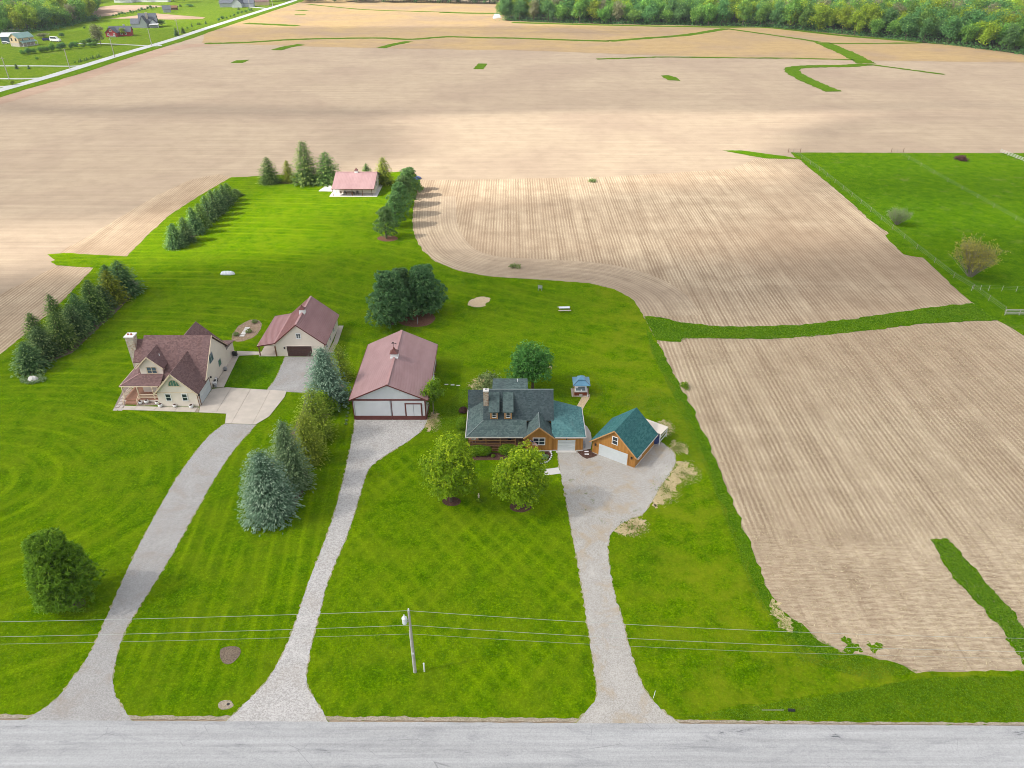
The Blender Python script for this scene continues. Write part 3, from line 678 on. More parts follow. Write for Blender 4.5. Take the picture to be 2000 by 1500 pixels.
def lamp(par, c, n, mat):
    c, n = Vector(c), Vector(n); m = MB()
    m.obox(c, Z.cross(n), Z, n, .06, .12, .06); m.obox(c + n*.16, Z.cross(n), Z, n, .09, .13, .09); m.obox(c + n*.16 + Z*.17, Z.cross(n), Z, n, .12, .03, .12)
    m.build('wall_lamp', mat, par)
def ribs(name, e0, e1, r0, r1, mat, par, sp=.3, w_=.045, h_=.03):
    """standing ribs on a roof plane from the eave e0-e1 up to the ridge r0-r1"""
    e0, e1, r0, r1 = map(Vector, (e0, e1, r0, r1)); n = int((e1 - e0).length / sp); m = MB()
    up = (e1 - e0).cross(r0 - e0).normalized()
    if up.z < 0: up = -up
    for i in range(n + 1):
        t = min(1, (i + .02) / n); m.bar(e0.lerp(e1, t) + up * h_ * .6, r0.lerp(r1, t) + up * h_ * .6, w_, h_, up)
    return m.build(name, mat, par, kind='stuff')
def battens(par, p0, p1, zfun, mat, n, sp=.3, z0=.25):
    """vertical battens of board siding between two wall points; zfun(t) gives the wall top"""
    p0, p1 = Vector(p0), Vector(p1); L = (p1 - p0).length; k = int(L / sp); m = MB(); n = Vector(n); a = (p1 - p0).normalized()
    for i in range(k + 1):
        t = (i + .3) / (k + .6); q = p0.lerp(p1, t); zt = zfun(t)
        if zt > z0 + .1: m.obox(q + n * .012 + Z * ((z0 + zt)/2), a, Z, n, .028, (zt - z0)/2, .014)
    return m.build('siding_batten', mat, par, kind='stuff')
def cupola(par, x, y, z, s, wall, roof, vane=True, name='cupola'):
    m = MB().box(x-s/2, x+s/2, y-s/2, y+s/2, z-.35, z+.62*s)
    c = m.build(name, wall, par)
    b = MB()
    for k in range(4): b.box(x-s*.36, x+s*.36, y-s/2-.03, y-s/2-.003, z+.1*s+.12*s*k, z+.16*s+.12*s*k)
    b.box(x-s*.56, x+s*.56, y-s*.56, y+s*.56, z-.36, z+.03*s)
    b.build('louvre', wall, c)
    r = MB(); e = s*.64; zz = z + .62*s
    r.add([(x-e, y-e, zz), (x+e, y-e, zz), (x+e, y+e, zz), (x-e, y+e, zz), (x-e*.35, y-e*.35, zz+.42*s), (x+e*.35, y-e*.35, zz+.42*s), (x+e*.35, y+e*.35, zz+.42*s), (x-e*.35, y+e*.35, zz+.42*s), (x, y, zz+1.05*s)],
          [(3,2,1,0), (0,1,5,4), (1,2,6,5), (2,3,7,6), (3,0,4,7), (4,5,8), (5,6,8), (6,7,8), (7,4,8)])
    r.build('cupola_roof', roof, c)
    if vane:
        v = MB(); t = zz + 1.05*s
        v.tube([(x, y, t-.1), (x, y, t+.8)], .025, 5); v.bar((x-.4, y, t+.5), (x+.35, y, t+.5), .03, .05); v.prism([(x+.35, y-.01, t+.4), (x+.55, y-.01, t+.5), (x+.35, y-.01, t+.6)], (0, .02, 0)); v.prism([(x-.3, y-.01, t+.55), (x+.1, y-.01, t+.58), (x+.05, y-.01, t+.82), (x-.2, y-.01, t+.72)], (0, .02, 0))
        v.build('weather_vane', M['black'], c)
    return c

# ---- big white barn
b = placed('barn', 'large white metal barn with pink maroon roof and cupola', 'barn', -20.3, 101.5)
x0, x1, y0, y1, xr = -26.35, -14.25, 101.55, 119.9, -20.3
MB().prism([(x0, y0, .0), (x1, y0, .0), (x1, y0, 4.0), (xr, y0, 6.85), (x0, y0, 4.0)], (0, y1 - y0, 0)).build('wall', M['barn_white'], b)
for s, xe in ((-1, x0 - .4), (1, x1 + .4)):
    e0, e1, r0, r1 = (xe, y0-.35, 4.12), (xe, y1+.3, 4.12), (xr, y0-.35, 7.12), (xr, y1+.3, 7.12)
    MB().slab([e0, e1, r1, r0][::s], .14).build('roof', M['barn_roof'], b)
    ribs('roof_rib', e0, e1, r0, r1, M['barn_roof'], b, .305)
    g = MB().bar((xe + s*.05, y0-.35, 4.05), (xe + s*.05, y1+.3, 4.05), .12, .12); g.build('gutter', M['maroon'], b)
    MB().bar((xe, y0-.37, 4.03), (xr, y0-.37, 7.03), .05, .2, (0, 0, 1)).build('rake_trim', M['maroon'], b)
MB().bar((xr, y0-.35, 7.16), (xr, y1+.3, 7.16), .42, .05).build('ridge_cap', M['ridge_cap'], b)
MB().box(x0-.02, x1+.02, y0-.06, y0-.008, .0, .88).build('wainscot', M['maroon'], b)
MB().box(x1+.008, x1+.05, y0, y1, .0, .88).build('wainscot', M['maroon'], b)
MB().box(x0-.05, x0-.008, y0, y1, .0, .88).build('wainscot', M['maroon'], b)
MB().box(x0, x1, y0-.16, y0-.008, 3.9, 4.12).build('door_track', M['maroon'], b)
for xa, xb in ((x0+.25, -20.05), (-19.95, x1-.1)):
    d = MB().box(xa, xb, y0-.13, y0-.065, .9, 3.86).build('sliding_door', M['barn_white'], b)
    MB().box(xa, xb, y0-.135, y0-.063, .05, .89).build('door_panel', M['maroon'], d)
    [MB().box(xe, xe+.10, y0-.155, y0-.13, .9, 3.86).build('door_edge', M['maroon'] if xa > -20 else M['grey'], d) for xe in (xa, xb-.10)]
for xa in (x0-.02, x1-.12):
    MB().box(xa, xa+.14, y0-.10, y0-.061, .88, 4.0).build('corner_trim', M['maroon'], b)
wd_ = MB()
for xa in (-17.62, -14.98): wd_.box(xa-.11, xa+.11, y0-.20, y0-.157, .9, 3.2)
wd_.box(-17.73, -14.87, y0-.21, y0-.157, 3.2, 3.42); wd_.build('door_frame', M['maroon'], b)
for xa, xb in ((-17.5, -16.35), (-16.25, -15.1)):
    MB().box(xa, xb, y0-.185, y0-.158, .9, 3.19).build('door', M['barn_white'], b)
MB().box(-16.34, -16.26, y0-.19, y0-.16, .9, 3.19).build('door_mullion', M['grey'], b)
sb = MB()
for i in range(60):
    xx = x0 + .1 + i * .2
    sb.box(xx-.015, xx+.015, y0-.02, y0-.004, 4.13, 4.0 + 2.8 * (1 - abs(xx - xr) / 6.05) - .04) if 2.8 * (1 - abs(xx - xr) / 6.05) > .3 else None
sb.build('siding_rib', M['barn_white'], b, kind='stuff')
cupola(b, xr, 110.6, 7.15, 1.15, M['white'], M['maroon'])
m = MB(); m.box(x1+.06, x1+.45, 111.2, 112.0, .9, 1.9); m.box(x1+.06, x1+.35, 112.4, 112.9, 1.2, 1.8); m.box(x1+.06, x1+.2, 111.5, 111.6, 1.9, 3.4); m.build('meter_box', M['white'], b)
m = MB(); m.box(x1+.01, x1+.06, 109.4, 110.4, .05, 2.1); m.build('side_door', M['white'], b)

# ---- brown cedar house
h = placed('house', 'brown cedar house with dark green roofs, porch and stone chimney', 'house', 1.0, 97.0)
GR, GS = M['green_shingle'], M['teal_shingle']
MB().prism([(-4.35, 96.0, 0), (-4.35, 96.0, 4.0), (-4.35, 99.3, 7.08), (-4.35, 103.0, 3.6), (-4.35, 103.0, 0)], (10.7, 0, 0)).build('wall', M['wood'], h)
MB().slab([(-4.55, 95.6, 3.95), (6.6, 95.6, 3.95), (6.6, 99.3, 7.42), (-4.55, 99.3, 7.42)], .16).build('main_roof', M['shaded_shingle'], h, 'green shingle roof, steep-slope shade in its colour')
MB().slab([(-4.55, 99.3, 7.42), (6.6, 99.3, 7.42), (6.6, 103.5, 3.5), (-4.55, 103.5, 3.5)], .16).build('main_roof', M['shaded_shingle'], h)
MB().bar((-4.56, 99.3, 7.44), (6.61, 99.3, 7.44), .2, .04).build('ridge_cap', M['roof_cap'], h)
MB().box(-3.0, 2.4, 101.0, 103.2, 3.0, 6.5).build('rear_dormer_wall', M['wood'], h)
MB().slab([(-3.15, 99.35, 7.46), (2.55, 99.35, 7.46), (2.55, 103.6, 6.85), (-3.15, 103.6, 6.85)], .14).build('rear_dormer_roof', GR, h)
MB().tube([(.9, 102.3, 7.0), (.9, 102.3, 7.55)], .07, 8).build('vent_pipe', M['white'], h)
MB().prism([(-7.0, 100.7, 0), (-7.0, 100.7, 2.7), (-7.0, 102.5, 4.95), (-7.0, 104.3, 2.7), (-7.0, 104.3, 0)], (2.7, 0, 0)).build('side_wing_wall', M['wood'], h)
MB().slab([(-7.25, 100.25, 2.8), (-4.5, 100.25, 2.8), (-4.5, 102.5, 5.35), (-7.25, 102.5, 5.35)], .14).build('side_wing_roof', M['shaded_shingle'], h)
MB().slab([(-7.25, 102.5, 5.35), (-4.5, 102.5, 5.35), (-4.5, 104.8, 2.75), (-7.25, 104.8, 2.75)], .14).build('side_wing_roof', GR, h)
MB().slab([(-7.15, 92.72, 2.86), (2.3, 92.72, 2.86), (2.3, 95.62, 3.99), (-4.5, 95.62, 3.99)], .13).build('porch_roof', GR, h)
MB().slab([(-7.15, 92.72, 2.86), (-4.5, 95.62, 3.99), (-4.5, 101.6, 3.99), (-7.15, 100.7, 2.86)], .13).build('porch_roof', GR, h)
MB().bar((-7.15, 92.72, 2.9), (-4.5, 95.62, 4.02), .12, .03).build('hip_cap', M['roof_cap'], h)
m = MB(); m.box(-7.3, 1.75, 92.62, 92.72, 2.68, 2.85); m.box(-7.28, -7.16, 92.72, 100.5, 2.68, 2.85); m.build('porch_gutter', M['gutter'], h)
# gable wing with the double window, and the low garage wing
gp = [(2.12, 92.82, 0), (6.28, 92.82, 0), (6.28, 92.82, 2.72), (4.2, 92.82, 4.5), (2.12, 92.82, 2.72)]
MB().prism(gp, (0, 4.0, 0)).build('gable_wall', M['wood'], h)
battens(h, (2.12, 92.815, 0), (6.28, 92.815, 0), lambda t: 2.68 + 1.78 * (1 - abs(2*t - 1)), M['wood'], -Y)
for s in (-1, 1):
    MB().slab([(4.2 + s*2.45, 92.38, 2.78), (4.2, 92.38, 4.88), (4.2, 97.0, 4.88), (4.2 + s*2.45, 97.0, 2.78)][::-s], .13).build('gable_roof', GR, h)
    MB().bar((4.2 + s*2.45, 92.36, 2.70), (4.2, 92.36, 4.80), .05, .2).build('rake_trim', M['wood_light'], h)
MB().bar((4.2, 92.38, 4.9), (4.2, 96.5, 4.9), .12, .03).build('ridge_cap', M['roof_cap'], h)
MB().box(6.29, 11.1, 92.90, 100.6, 0, 2.72).build('garage_wall', M['wood'], h)
battens(h, (6.32, 92.895, 0), (11.08, 92.895, 0), lambda t: 2.7 if not .16 < t < .77 else 0, M['wood'], -Y)
MB().slab([(6.2, 92.62, 2.86), (11.45, 92.62, 2.86), (6.62, 96.2, 4.15), (6.2, 96.2, 4.15)], .13).build('garage_roof', GS, h, 'teal green low hip roof')
MB().slab([(11.45, 92.62, 2.86), (11.45, 101.05, 2.86), (6.62, 100.2, 4.2), (6.62, 96.2, 4.15)], .13).build('garage_roof', GS, h)
MB().slab([(11.45, 101.05, 2.86), (6.0, 103.6, 2.86), (6.62, 100.2, 4.2)], .13).build('garage_roof', GS, h)
m = MB(); m.box(6.7, 11.5, 92.52, 92.61, 2.70, 2.85); m.box(11.46, 11.56, 92.6, 101.05, 2.70, 2.85); m.build('garage_gutter', M['gutter'], h)
for xa, xb, ya in ((2.05, 6.3, 92.74), (6.34, 7.05, 92.82), (10.0, 11.2, 92.82)): MB().box(xa, xb, ya, ya+.065, .02, .22).build('foundation', M['concrete_white'], h)
MB().box(6.9, 10.1, 92.35, 92.88, .07, .13).build('door_sill', M['concrete_white'], h)
garage_door(h, (8.52, 92.87, 1.16), -Y, 2.75, 2.06, M['door_white'], M['wood'])
lamp(h, (8.5, 92.87, 2.45), -Y, M['black'])
window(h, (4.2, 92.80, 1.95), -Y, 1.75, 1.3, M['white'], M['glass'], 2, 2)
for xc in (-2.82, -.62):
    pr = [(xc-.56, 95.8, 4.0), (xc-.56, 95.8, 5.5), (xc-.56, 98.6, 6.7), (xc-.56, 98.6, 4.0)]
    dw = MB().prism(pr, (1.12, 0, 0)).build('dormer_wall', M['wood'], h)
    [MB().box(xa, xa+.1, 95.76, 95.795, 4.1, 5.5).build('corner_board', M['wood_light'], dw) for xa in (xc-.6, xc+.5)]
    MB().slab([(xc-.84, 95.45, 5.62), (xc+.84, 95.45, 5.62), (xc+.84, 98.95, 7.12), (xc-.84, 98.95, 7.12)], .12).build('dormer_roof', GR, h)
    window(h, (xc, 95.78, 4.86), -Y, .58, .88, M['white'], M['glass'], 1, 2, .07)
ch = MB().box(-4.5, -3.72, 97.3, 98.05, 3.5, 8.2).build('chimney', M['stone_tan'], h)
MB().box(-4.56, -3.66, 97.24, 98.11, 8.2, 8.36).build('chimney_cap', M['concrete_white'], ch)
MB().tube([(-4.1, 97.68, 8.3), (-4.1, 97.68, 8.6)], .12, 8).build('flue', M['grey'], ch)
# porch
MB().box(-6.95, 2.1, 93.6, 95.95, .38, .52).build('porch_floor', M['deck'], h)
MB().box(-6.95, -4.4, 95.95, 100.6, .38, .52).build('porch_floor', M['deck'], h)
MB().box(-6.9, 2.05, 93.7, 93.75, 0, .38).build('porch_skirt', M['wood_dark'], h)
px_ = (-6.86, -4.1, -1.85, .5, 1.98)
for xx in px_: MB().box(xx-.07, xx+.07, 93.68, 93.82, .52, 2.74).build('porch_post', M['wood_light'], h)
for yy in (97.1, 100.3): MB().box(-6.93, -6.79, yy-.07, yy+.07, .52, 2.74).build('porch_post', M['wood_light'], h)
for xa, xb in ((-6.79, -4.17), (-4.03, -1.92), (-1.78, .43)):
    for zz in (1.38, .72): MB().box(xa, xb, 93.7, 93.79, zz, zz+.13).build('rail', M['wood_light'], h)
    bl = MB()
    for i in range(int((xb - xa) / .16)): bl.box(xa + .08 + i*.16, xa + .11 + i*.16, 93.73, 93.76, .85, 1.38)
    bl.build('baluster', M['wood_dark'], h, kind='stuff')
for k in range(3): MB().box(-3.15, -2.05, 92.75 + k*.28, 93.03 + k*.28, .06 + k*.13, .13 + k*.13).build('step', M['wood_dark'], h)
MB().box(1.05, 1.95, 95.93, 95.99, .55, 2.5).build('front_door', M['grey'], h)
for xc in (-3.3, -.9): window(h, (xc, 95.985, 1.6), -Y, 1.3, 1.2, M['white'], M['glass'], 2, 1)
window(h, (-4.36, 98.2, 4.7), -X, .6, .7, M['white'], M['glass'], 1, 1)
MB().box(11.12, 11.6, 93.7, 94.5, .08, .85).build('air_conditioner', M['grey'], h)
def patio_chair(name, label, cat, x, y, z, rz, mat, group=None, s=1.0):
    t = thing(name, label, cat, (x, y, z), rz, group)
    MB().box(-.28*s, .28*s, -.26*s, .26*s, .40*s, .46*s).build('seat', mat, t)
    bk = MB()
    for i in range(4): bk.add(*_slat(-.24*s + i*.16*s - .06*s, s))
    bk.build('backrest', mat, t)
    for sx in (-1, 1):
        for sy in (-1, 1): MB().box(sx*.25*s-.025, sx*.25*s+.025, sy*.23*s-.025, sy*.23*s+.025, .0, .40*s).build('leg', mat, t)
        MB().box(sx*.28*s-.05, sx*.28*s+.05, -.26*s, .28*s, .62*s, .66*s).build('armrest', mat, t)
    return t
def _slat(x, s):
    v = [(x, .24*s, .46*s), (x+.12*s, .24*s, .46*s), (x+.12*s, .42*s, 1.05*s), (x, .42*s, 1.05*s)]
    v2 = [(a, b_+.03, c) for a, b_, c in v]
    return v + v2, [(0,1,2,3), (7,6,5,4), (0,4,5,1), (1,5,6,2), (2,6,7,3), (3,7,4,0)]
patio_chair('porch_chair', 'pale chair at the left end of the cedar porch', 'chair', -6.1, 94.6, .52, R(10), M['white'])
patio_chair('porch_chair', 'dark chair on the cedar porch beside the pale chair', 'chair', -5.0, 94.7, .52, R(-10), M['black'])
patio_chair('porch_chair', 'dark chair on the cedar porch near the front door', 'chair', -.4, 94.7, .52, R(5), M['black'])
# fan shaped flag at the porch corner
fl = thing('flag', 'American flag on a slanted pole at the gable corner of the brown house', 'flag', (2.7, 92.75, 2.0))
MB().tube([(0, .05, 0), (.25, -.75, .75)], .025, 6).build('flagpole', M['white'], fl)
def fquad(u0, u1, v0, v1, d):
    P = []
    for u, v in ((u0, v0), (u1, v0), (u1, v1), (u0, v1)):
        q = Vector((.25, -.75, .75)) * (1 - .85*u) + Vector((.05, .25, .35))*.0
        P.append(Vector((q.x + v * 1.15 * (1 - .15*u), q.y - .05*math.sin(7*v), q.z - v * (.55 + .5*v) + .05*math.sin(9*u))) + Vector((0, -d, 0)))
    return P
for k in range(13):
    m = MB()
    for i in range(6): m.add(fquad(k/13, (k+1)/13, i/6, (i+1)/6, .0), [(0,1,2,3)])
    m.build('stripe', M['flag_red'] if k % 2 == 0 else M['flag_white'], fl)
m = MB()
for i in range(3): m.add(fquad(0, 7/13, i*.4/3, (i+1)*.4/3, .012), [(0,1,2,3)])
cn = m.build('canton', M['navy'], fl)
m = MB()
for i in range(5):
    for j in range(4):
        u, v = (i+.5)/5*7/13, (j+.5)/4*.4
        m.add(fquad(u-.02, u+.02, v-.015, v+.015, .02), [(0,1,2,3)])
m.build('star', M['flag_white'], cn, kind='stuff')

# ---- brown garage, turned towards the drive
ga = R(-33.7)
g = thing('garage', 'brown cedar garage with teal roof set at an angle to the drive', 'garage', (12.55, 92.6, 0), ga)
W_, D_, H_ = 7.35, 6.95, 2.35
pk = 5.55
prof = [(0, 0, 0), (W_, 0, 0), (W_, 0, H_), (W_/2, 0, pk), (0, 0, H_)]
MB().prism(prof, (0, D_, 0)).build('wall', M['wood'], g)
battens(g, (0, -.005, 0), (W_, -.005, 0), lambda t: (H_ + (pk - H_) * (1 - abs(2*t - 1)) - .03) if not .13 < t < .83 else 0, M['wood'], -Y, .3, .1)
sl = (pk - H_) / (W_/2)
for s in (-1, 1):
    xe = W_/2 + s*(W_/2 + .35); ze = H_ - .35*sl + .16
    MB().slab([(xe, -.35, ze), (W_/2, -.35, pk+.2), (W_/2, D_+.35, pk+.2), (xe, D_+.35, ze)][::-s], .14).build('roof', M['dark_teal_shingle'], g)
    MB().bar((xe, -.37, ze-.1), (W_/2, -.37, pk+.1), .05, .18).build('rake_trim', M['wood_light'], g)
MB().bar((W_/2 + (W_/2 + .4), -.3, H_-.28), (W_/2 + (W_/2 + .4), D_+.3, H_-.28), .1, .1).build('gutter', M['gutter'], g)
garage_door(g, (3.62, -.03, 1.12), -Y, 4.9, 2.14, M['door_white'], M['wood'])
window(g, (3.75, -.02, 3.75), -Y, .8, 1.35, M['white'], M['glass'], 1, 2, .1)
lamp(g, (.6, -.02, 1.75), -Y, M['black']); lamp(g, (6.75, -.02, 1.75), -Y, M['black'])
window(g, (W_+.02, 1.6, 1.5), X, 1.0, .9, M['white'], M['glass'], 2, 1, .08)
MB().box(W_+.002, W_+.05, 0, D_, 0, .18).build('foundation', M['concrete_white'], g)
# white canopy behind it
def gl(x, y, z=0): v = Matrix.Rotation(ga, 4, 'Z') @ Vector((x, y, 0)); return (v.x + 12.55, v.y + 92.6, z)
cp = thing('canopy', 'white lean-to canopy on posts behind the brown garage', 'canopy', gl(6.2, 8.4), ga)
MB().slab([(-2.2, -1.05, 2.45), (2.0, -1.05, 2.35), (2.0, 1.9, 2.0), (-2.2, 1.9, 2.1)], .08).build('canopy_roof', M['cream'], cp)
for xx in (-2.0, 1.85):
    for yy in (-.95, 1.8): MB().box(xx-.06, xx+.06, yy-.06, yy+.06, 0, 1.98 if yy > 0 else 2.26).build('post', M['white'], cp)
for zz in (.6, 1.4): MB().box(1.8, 1.9, -.9, 1.75, zz, zz+.08).build('rail', M['white'], cp)
tp = MB(); 
for i in range(6):
    for j in range(5): pass
tp.lathe([(1.0, 0), (1.05, .5), (.9, .95), (.45, 1.15), (.05, 1.2)], (*gl(6.9, 8.2)[:2], .05), 9)
props(tp.build('tarp_heap', M['blue_tarp']), 'dark blue tarp covered heap under the white canopy', 'tarp')
for k, (px0, py0, lb) in enumerate(((1145.5, 882.8, 'upper white stepping stone in the dark mulch beside the brown garage'), (1146, 888, 'lower white stepping stone in the dark mulch beside the brown garage'))):
    p = G(px0, py0); props(MB().box(p.x-.33, p.x+.33, p.y-.13, p.y+.13, .07, .13).build('stepping_stone', M['flag_white']), lb, 'stepping stone', 'stepping stones by the brown garage')

# ---- cream house
h = placed('house', 'cream two storey house with steep maroon shingle gables and porch', 'house', -59, 112)
CR, MS, CT, BT = M['cream'], M['maroon_shingle'], M['cream_trim'], M['brown_trim']
def shed(name, poly, t=.16, m_=MS, lb=None): return MB().slab(poly, t).build(name, m_, h, lb)
k_ = .887
MB().prism([(-64.8, 109.4, 0), (-64.8, 109.4, 3.3), (-64.8, 115.2, 8.42), (-64.8, 120.6, 3.62), (-64.8, 120.6, 0)], (11.2, 0, 0)).build('wall', CR, h)
shed('main_roof', [(-65.15, 108.95, 3.22), (-53.3, 108.95, 3.22), (-53.3, 115.2, 8.76), (-65.15, 115.2, 8.76)])
shed('main_roof', [(-65.15, 115.2, 8.76), (-53.3, 115.2, 8.76), (-53.3, 120.95, 3.66), (-65.15, 120.95, 3.66)])
for ya, za, yb, zb in ((108.95, 3.12, 115.2, 8.66), (120.95, 3.56, 115.2, 8.66)): MB().bar((-53.27, ya, za), (-53.27, yb, zb), .05, .24, X).build('rake_trim', CT, h)
# rear cross gable and lean-to
MB().prism([(-62.0, 116, 0), (-54.0, 116, 0), (-54.0, 116, 4.4), (-58.0, 116, 8.3), (-62.0, 116, 4.4)], (0, 4.4, 0)).build('rear_gable_wall', CR, h)
for s in (-1, 1): shed('rear_gable_roof', [(-58 + s*4.25, 115.3, 4.5), (-58, 115.3, 8.7), (-58, 120.7, 8.7), (-58 + s*4.25, 120.7, 4.5)][::-s])
MB().box(-60.0, -53.6, 120.4, 124.1, 0, 2.62).build('lean_to_wall', CR, h)
shed('lean_to_roof', [(-60.3, 120.3, 3.75), (-53.25, 120.3, 3.75), (-53.25, 124.45, 2.72), (-60.3, 124.45, 2.72)], .13)
# front wing
MB().prism([(-60.4, 105.45, 0), (-53.62, 105.45, 0), (-53.62, 105.45, 3.0), (-57.05, 105.45, 6.5), (-60.4, 105.45, 3.0)], (0, 7, 0)).build('front_wing_wall', CR, h)
for s in (-1, 1):
    xe = -57.05 + s*3.78
    shed('front_wing_roof', [(xe, 105.0, 2.78), (-57.05, 105.0, 6.8), (-57.05, 113.0, 6.8), (xe, 113.0 if s < 0 else 109.2, 2.78)][::-s])
    MB().bar((xe, 104.98, 2.68), (-57.05, 104.98, 6.70), .05, .24).build('rake_trim', CT, h)
MB().box(-60.42, -53.6, 105.40, 105.445, 2.86, 2.98).build('belt_board', CT, h)
MB().box(-53.68, -53.58, 105.38, 105.44, .02, 2.9).build('downspout', BT, h)
for xc in (-58.62, -55.8): window(h, (xc, 105.43, 1.95), -Y, .78, 1.38, M['white'], M['glass'], 1, 2, .12)
# arched window of the wing
m = MB(); ac = Vector((-57.1, 105.43, 4.22)); rr = .84
pts = [ac + Vector((rr*1.12*math.cos(a), 0, rr*1.45*math.sin(a))) for a in np.linspace(0, math.pi, 13)]
for p, q in zip(pts[:-1], pts[1:]): m.bar(p, q, .10, .10, Y)
m.obox(ac - Z*.05, X, Z, Y, rr*1.22, .06, .06); wf = m.build('arched_window', CT, h)
MB().prism([p - Vector((0, .0, 0)) for p in [ac + Vector((rr*1.05*math.cos(a), .0, rr*1.36*math.sin(a))) for a in np.linspace(0, math.pi, 13)]], (0, .012, 0)).build('pane', M['glass_green'], wf)
gb = MB(); 
for xx in (-.45, 0, .45): gb.box(ac.x+xx-.015, ac.x+xx+.015, 105.405, 105.425, 4.24, 4.24 + 1.1*math.cos(xx))
gb.build('grille', CT, wf)
# garage door and windows on the right wall
garage_door(h, (-53.59, 108.55, 1.22), X, 4.9, 2.3, M['door_white'], BT, 4)
lamp(h, (-53.59, 111.6, 2.2), X, M['black']); lamp(h, (-53.6, 105.8, 2.2), X, M['black'])
window(h, (-53.58, 113.7, 5.0), X, 1.75, 1.5, M['grey'], M['glass_blue'], 2, 1, .08)
window(h, (-53.58, 116.7, 2.3), X, 1.05, 1.15, M['grey'], M['glass_green'], 1, 1, .06)
# gabled dormer
MB().prism([(-64.55, 109.75, 3.8), (-60.65, 109.75, 3.8), (-60.65, 109.75, 5.45), (-62.6, 109.75, 7.3), (-64.55, 109.75, 5.45)], (0, 4, 0)).build('dormer_wall', CR, h)
for s in (-1, 1):
    xe = -62.6 + s*2.4; shed('dormer_roof', [(xe, 109.3, 5.35), (-62.6, 109.3, 7.62), (-62.6, 114.4, 7.62), (xe, 113.4, 5.35)][::-s], .13)
    MB().bar((xe, 109.28, 5.26), (-62.6, 109.28, 7.53), .05, .2).build('rake_trim', CT, h)
window(h, (-62.5, 109.73, 4.8), -Y, 1.6, 1.25, CT, M['glass_blue'], 2, 2, .12)
MB().tube([(-61.5, 111.7, 6.4), (-61.5, 111.7, 6.95)], .06, 8).build('vent_pipe', M['white'], h)
# left wing and chimney
MB().prism([(-68.5, 116.0, 0), (-68.5, 116.0, 3.0), (-68.5, 118.8, 5.75), (-68.5, 121.6, 3.0), (-68.5, 121.6, 0)], (3.8, 0, 0)).build('left_wing_wall', CR, h)
shed('left_wing_roof', [(-68.8, 115.6, 2.98), (-64.8, 115.6, 2.98), (-64.8, 118.8, 6.08), (-68.8, 118.8, 6.08)])
shed('left_wing_roof', [(-68.8, 118.8, 6.08), (-64.8, 118.8, 6.08), (-64.8, 122.0, 2.98), (-68.8, 122.0, 2.98)])
ch = MB().box(-69.95, -68.55, 117.3, 118.8, 0, 7.1).build('chimney', M['stone_wall'], h)
MB().box(-70.1, -68.4, 117.15, 118.95, 7.1, 7.3).build('chimney_cap', M['flag_white'], ch)
for xx in (-69.6, -69.0): MB().tube([(xx, 118.05, 7.25), (xx, 118.05, 7.55)], .16, 8).build('flue', M['terracotta'], ch)
# porch
shed('porch_roof', [(-67.55, 107.35, 3.02), (-60.6, 107.35, 3.02), (-60.6, 109.85, 4.1), (-64.75, 109.85, 4.1)], .13)
shed('porch_roof', [(-67.55, 107.35, 3.02), (-64.75, 109.85, 4.1), (-64.75, 115.8, 4.1), (-67.55, 114.6, 3.02)], .13)
MB().bar((-67.55, 107.35, 3.05), (-64.75, 109.85, 4.12), .16, .04).build('hip_cap', M['ridge_cap'], h)
m = MB(); m.box(-67.6, -60.9, 107.27, 107.345, 2.84, 3.0); m.box(-67.64, -67.56, 107.35, 114.6, 2.84, 3.0); m.build('porch_fascia', CT, h)
MB().box(-67.2, -60.42, 107.0, 109.4, .42, .56).build('porch_deck', M['deck'], h)
MB().box(-67.2, -64.8, 109.4, 116.0, .42, .56).build('porch_deck', M['deck'], h)
m = MB(); m.box(-64.6, -60.42, 107.0, 107.06, .02, .42); m.box(-67.2, -66.9, 107.0, 107.06, .02, .42); m.box(-67.2, -67.14, 107.06, 116, .02, .42); m.build('porch_skirt', CR, h)
for xx, yy in ((-67.1, 107.12), (-64.5, 107.12), (-67.1, 111.2), (-67.1, 115.6), (-61.9, 107.12)): MB().box(xx-.07, xx+.07, yy-.07, yy+.07, .56, 2.86).build('porch_post', CT, h)
for zz in (.82, 1.08, 1.38):
    MB().box(-64.43, -60.45, 107.08, 107.16, zz, zz+.11).build('rail', CT, h)
    MB().box(-67.14, -67.06, 107.2, 115.5, zz, zz+.11).build('rail', CT, h)
for k in range(4): MB().box(-66.85, -64.65, 106.05 + k*.25, 106.30 + k*.25, .08 + k*.11, .14 + k*.11).build('step', M['deck'], h)
for xx in (-66.95, -64.55):
    MB().bar((xx, 106.0, .95), (xx, 107.05, 1.45), .08, .09).build('stair_rail', CT, h)
    MB().bar((xx, 106.0, .55), (xx, 107.05, 1.05), .06, .07).build('stair_rail', CT, h)
    MB().box(xx-.05, xx+.05, 105.95, 106.05, .1, 1.0).build('newel_post', CT, h)
MB().box(-62.2, -61.3, 109.33, 109.39, .6, 2.6).build('front_door', M['wood'], h)
window(h, (-64.83, 112.0, 1.8), -X, 1.2, 1.2, CT, M['glass'], 2, 1)

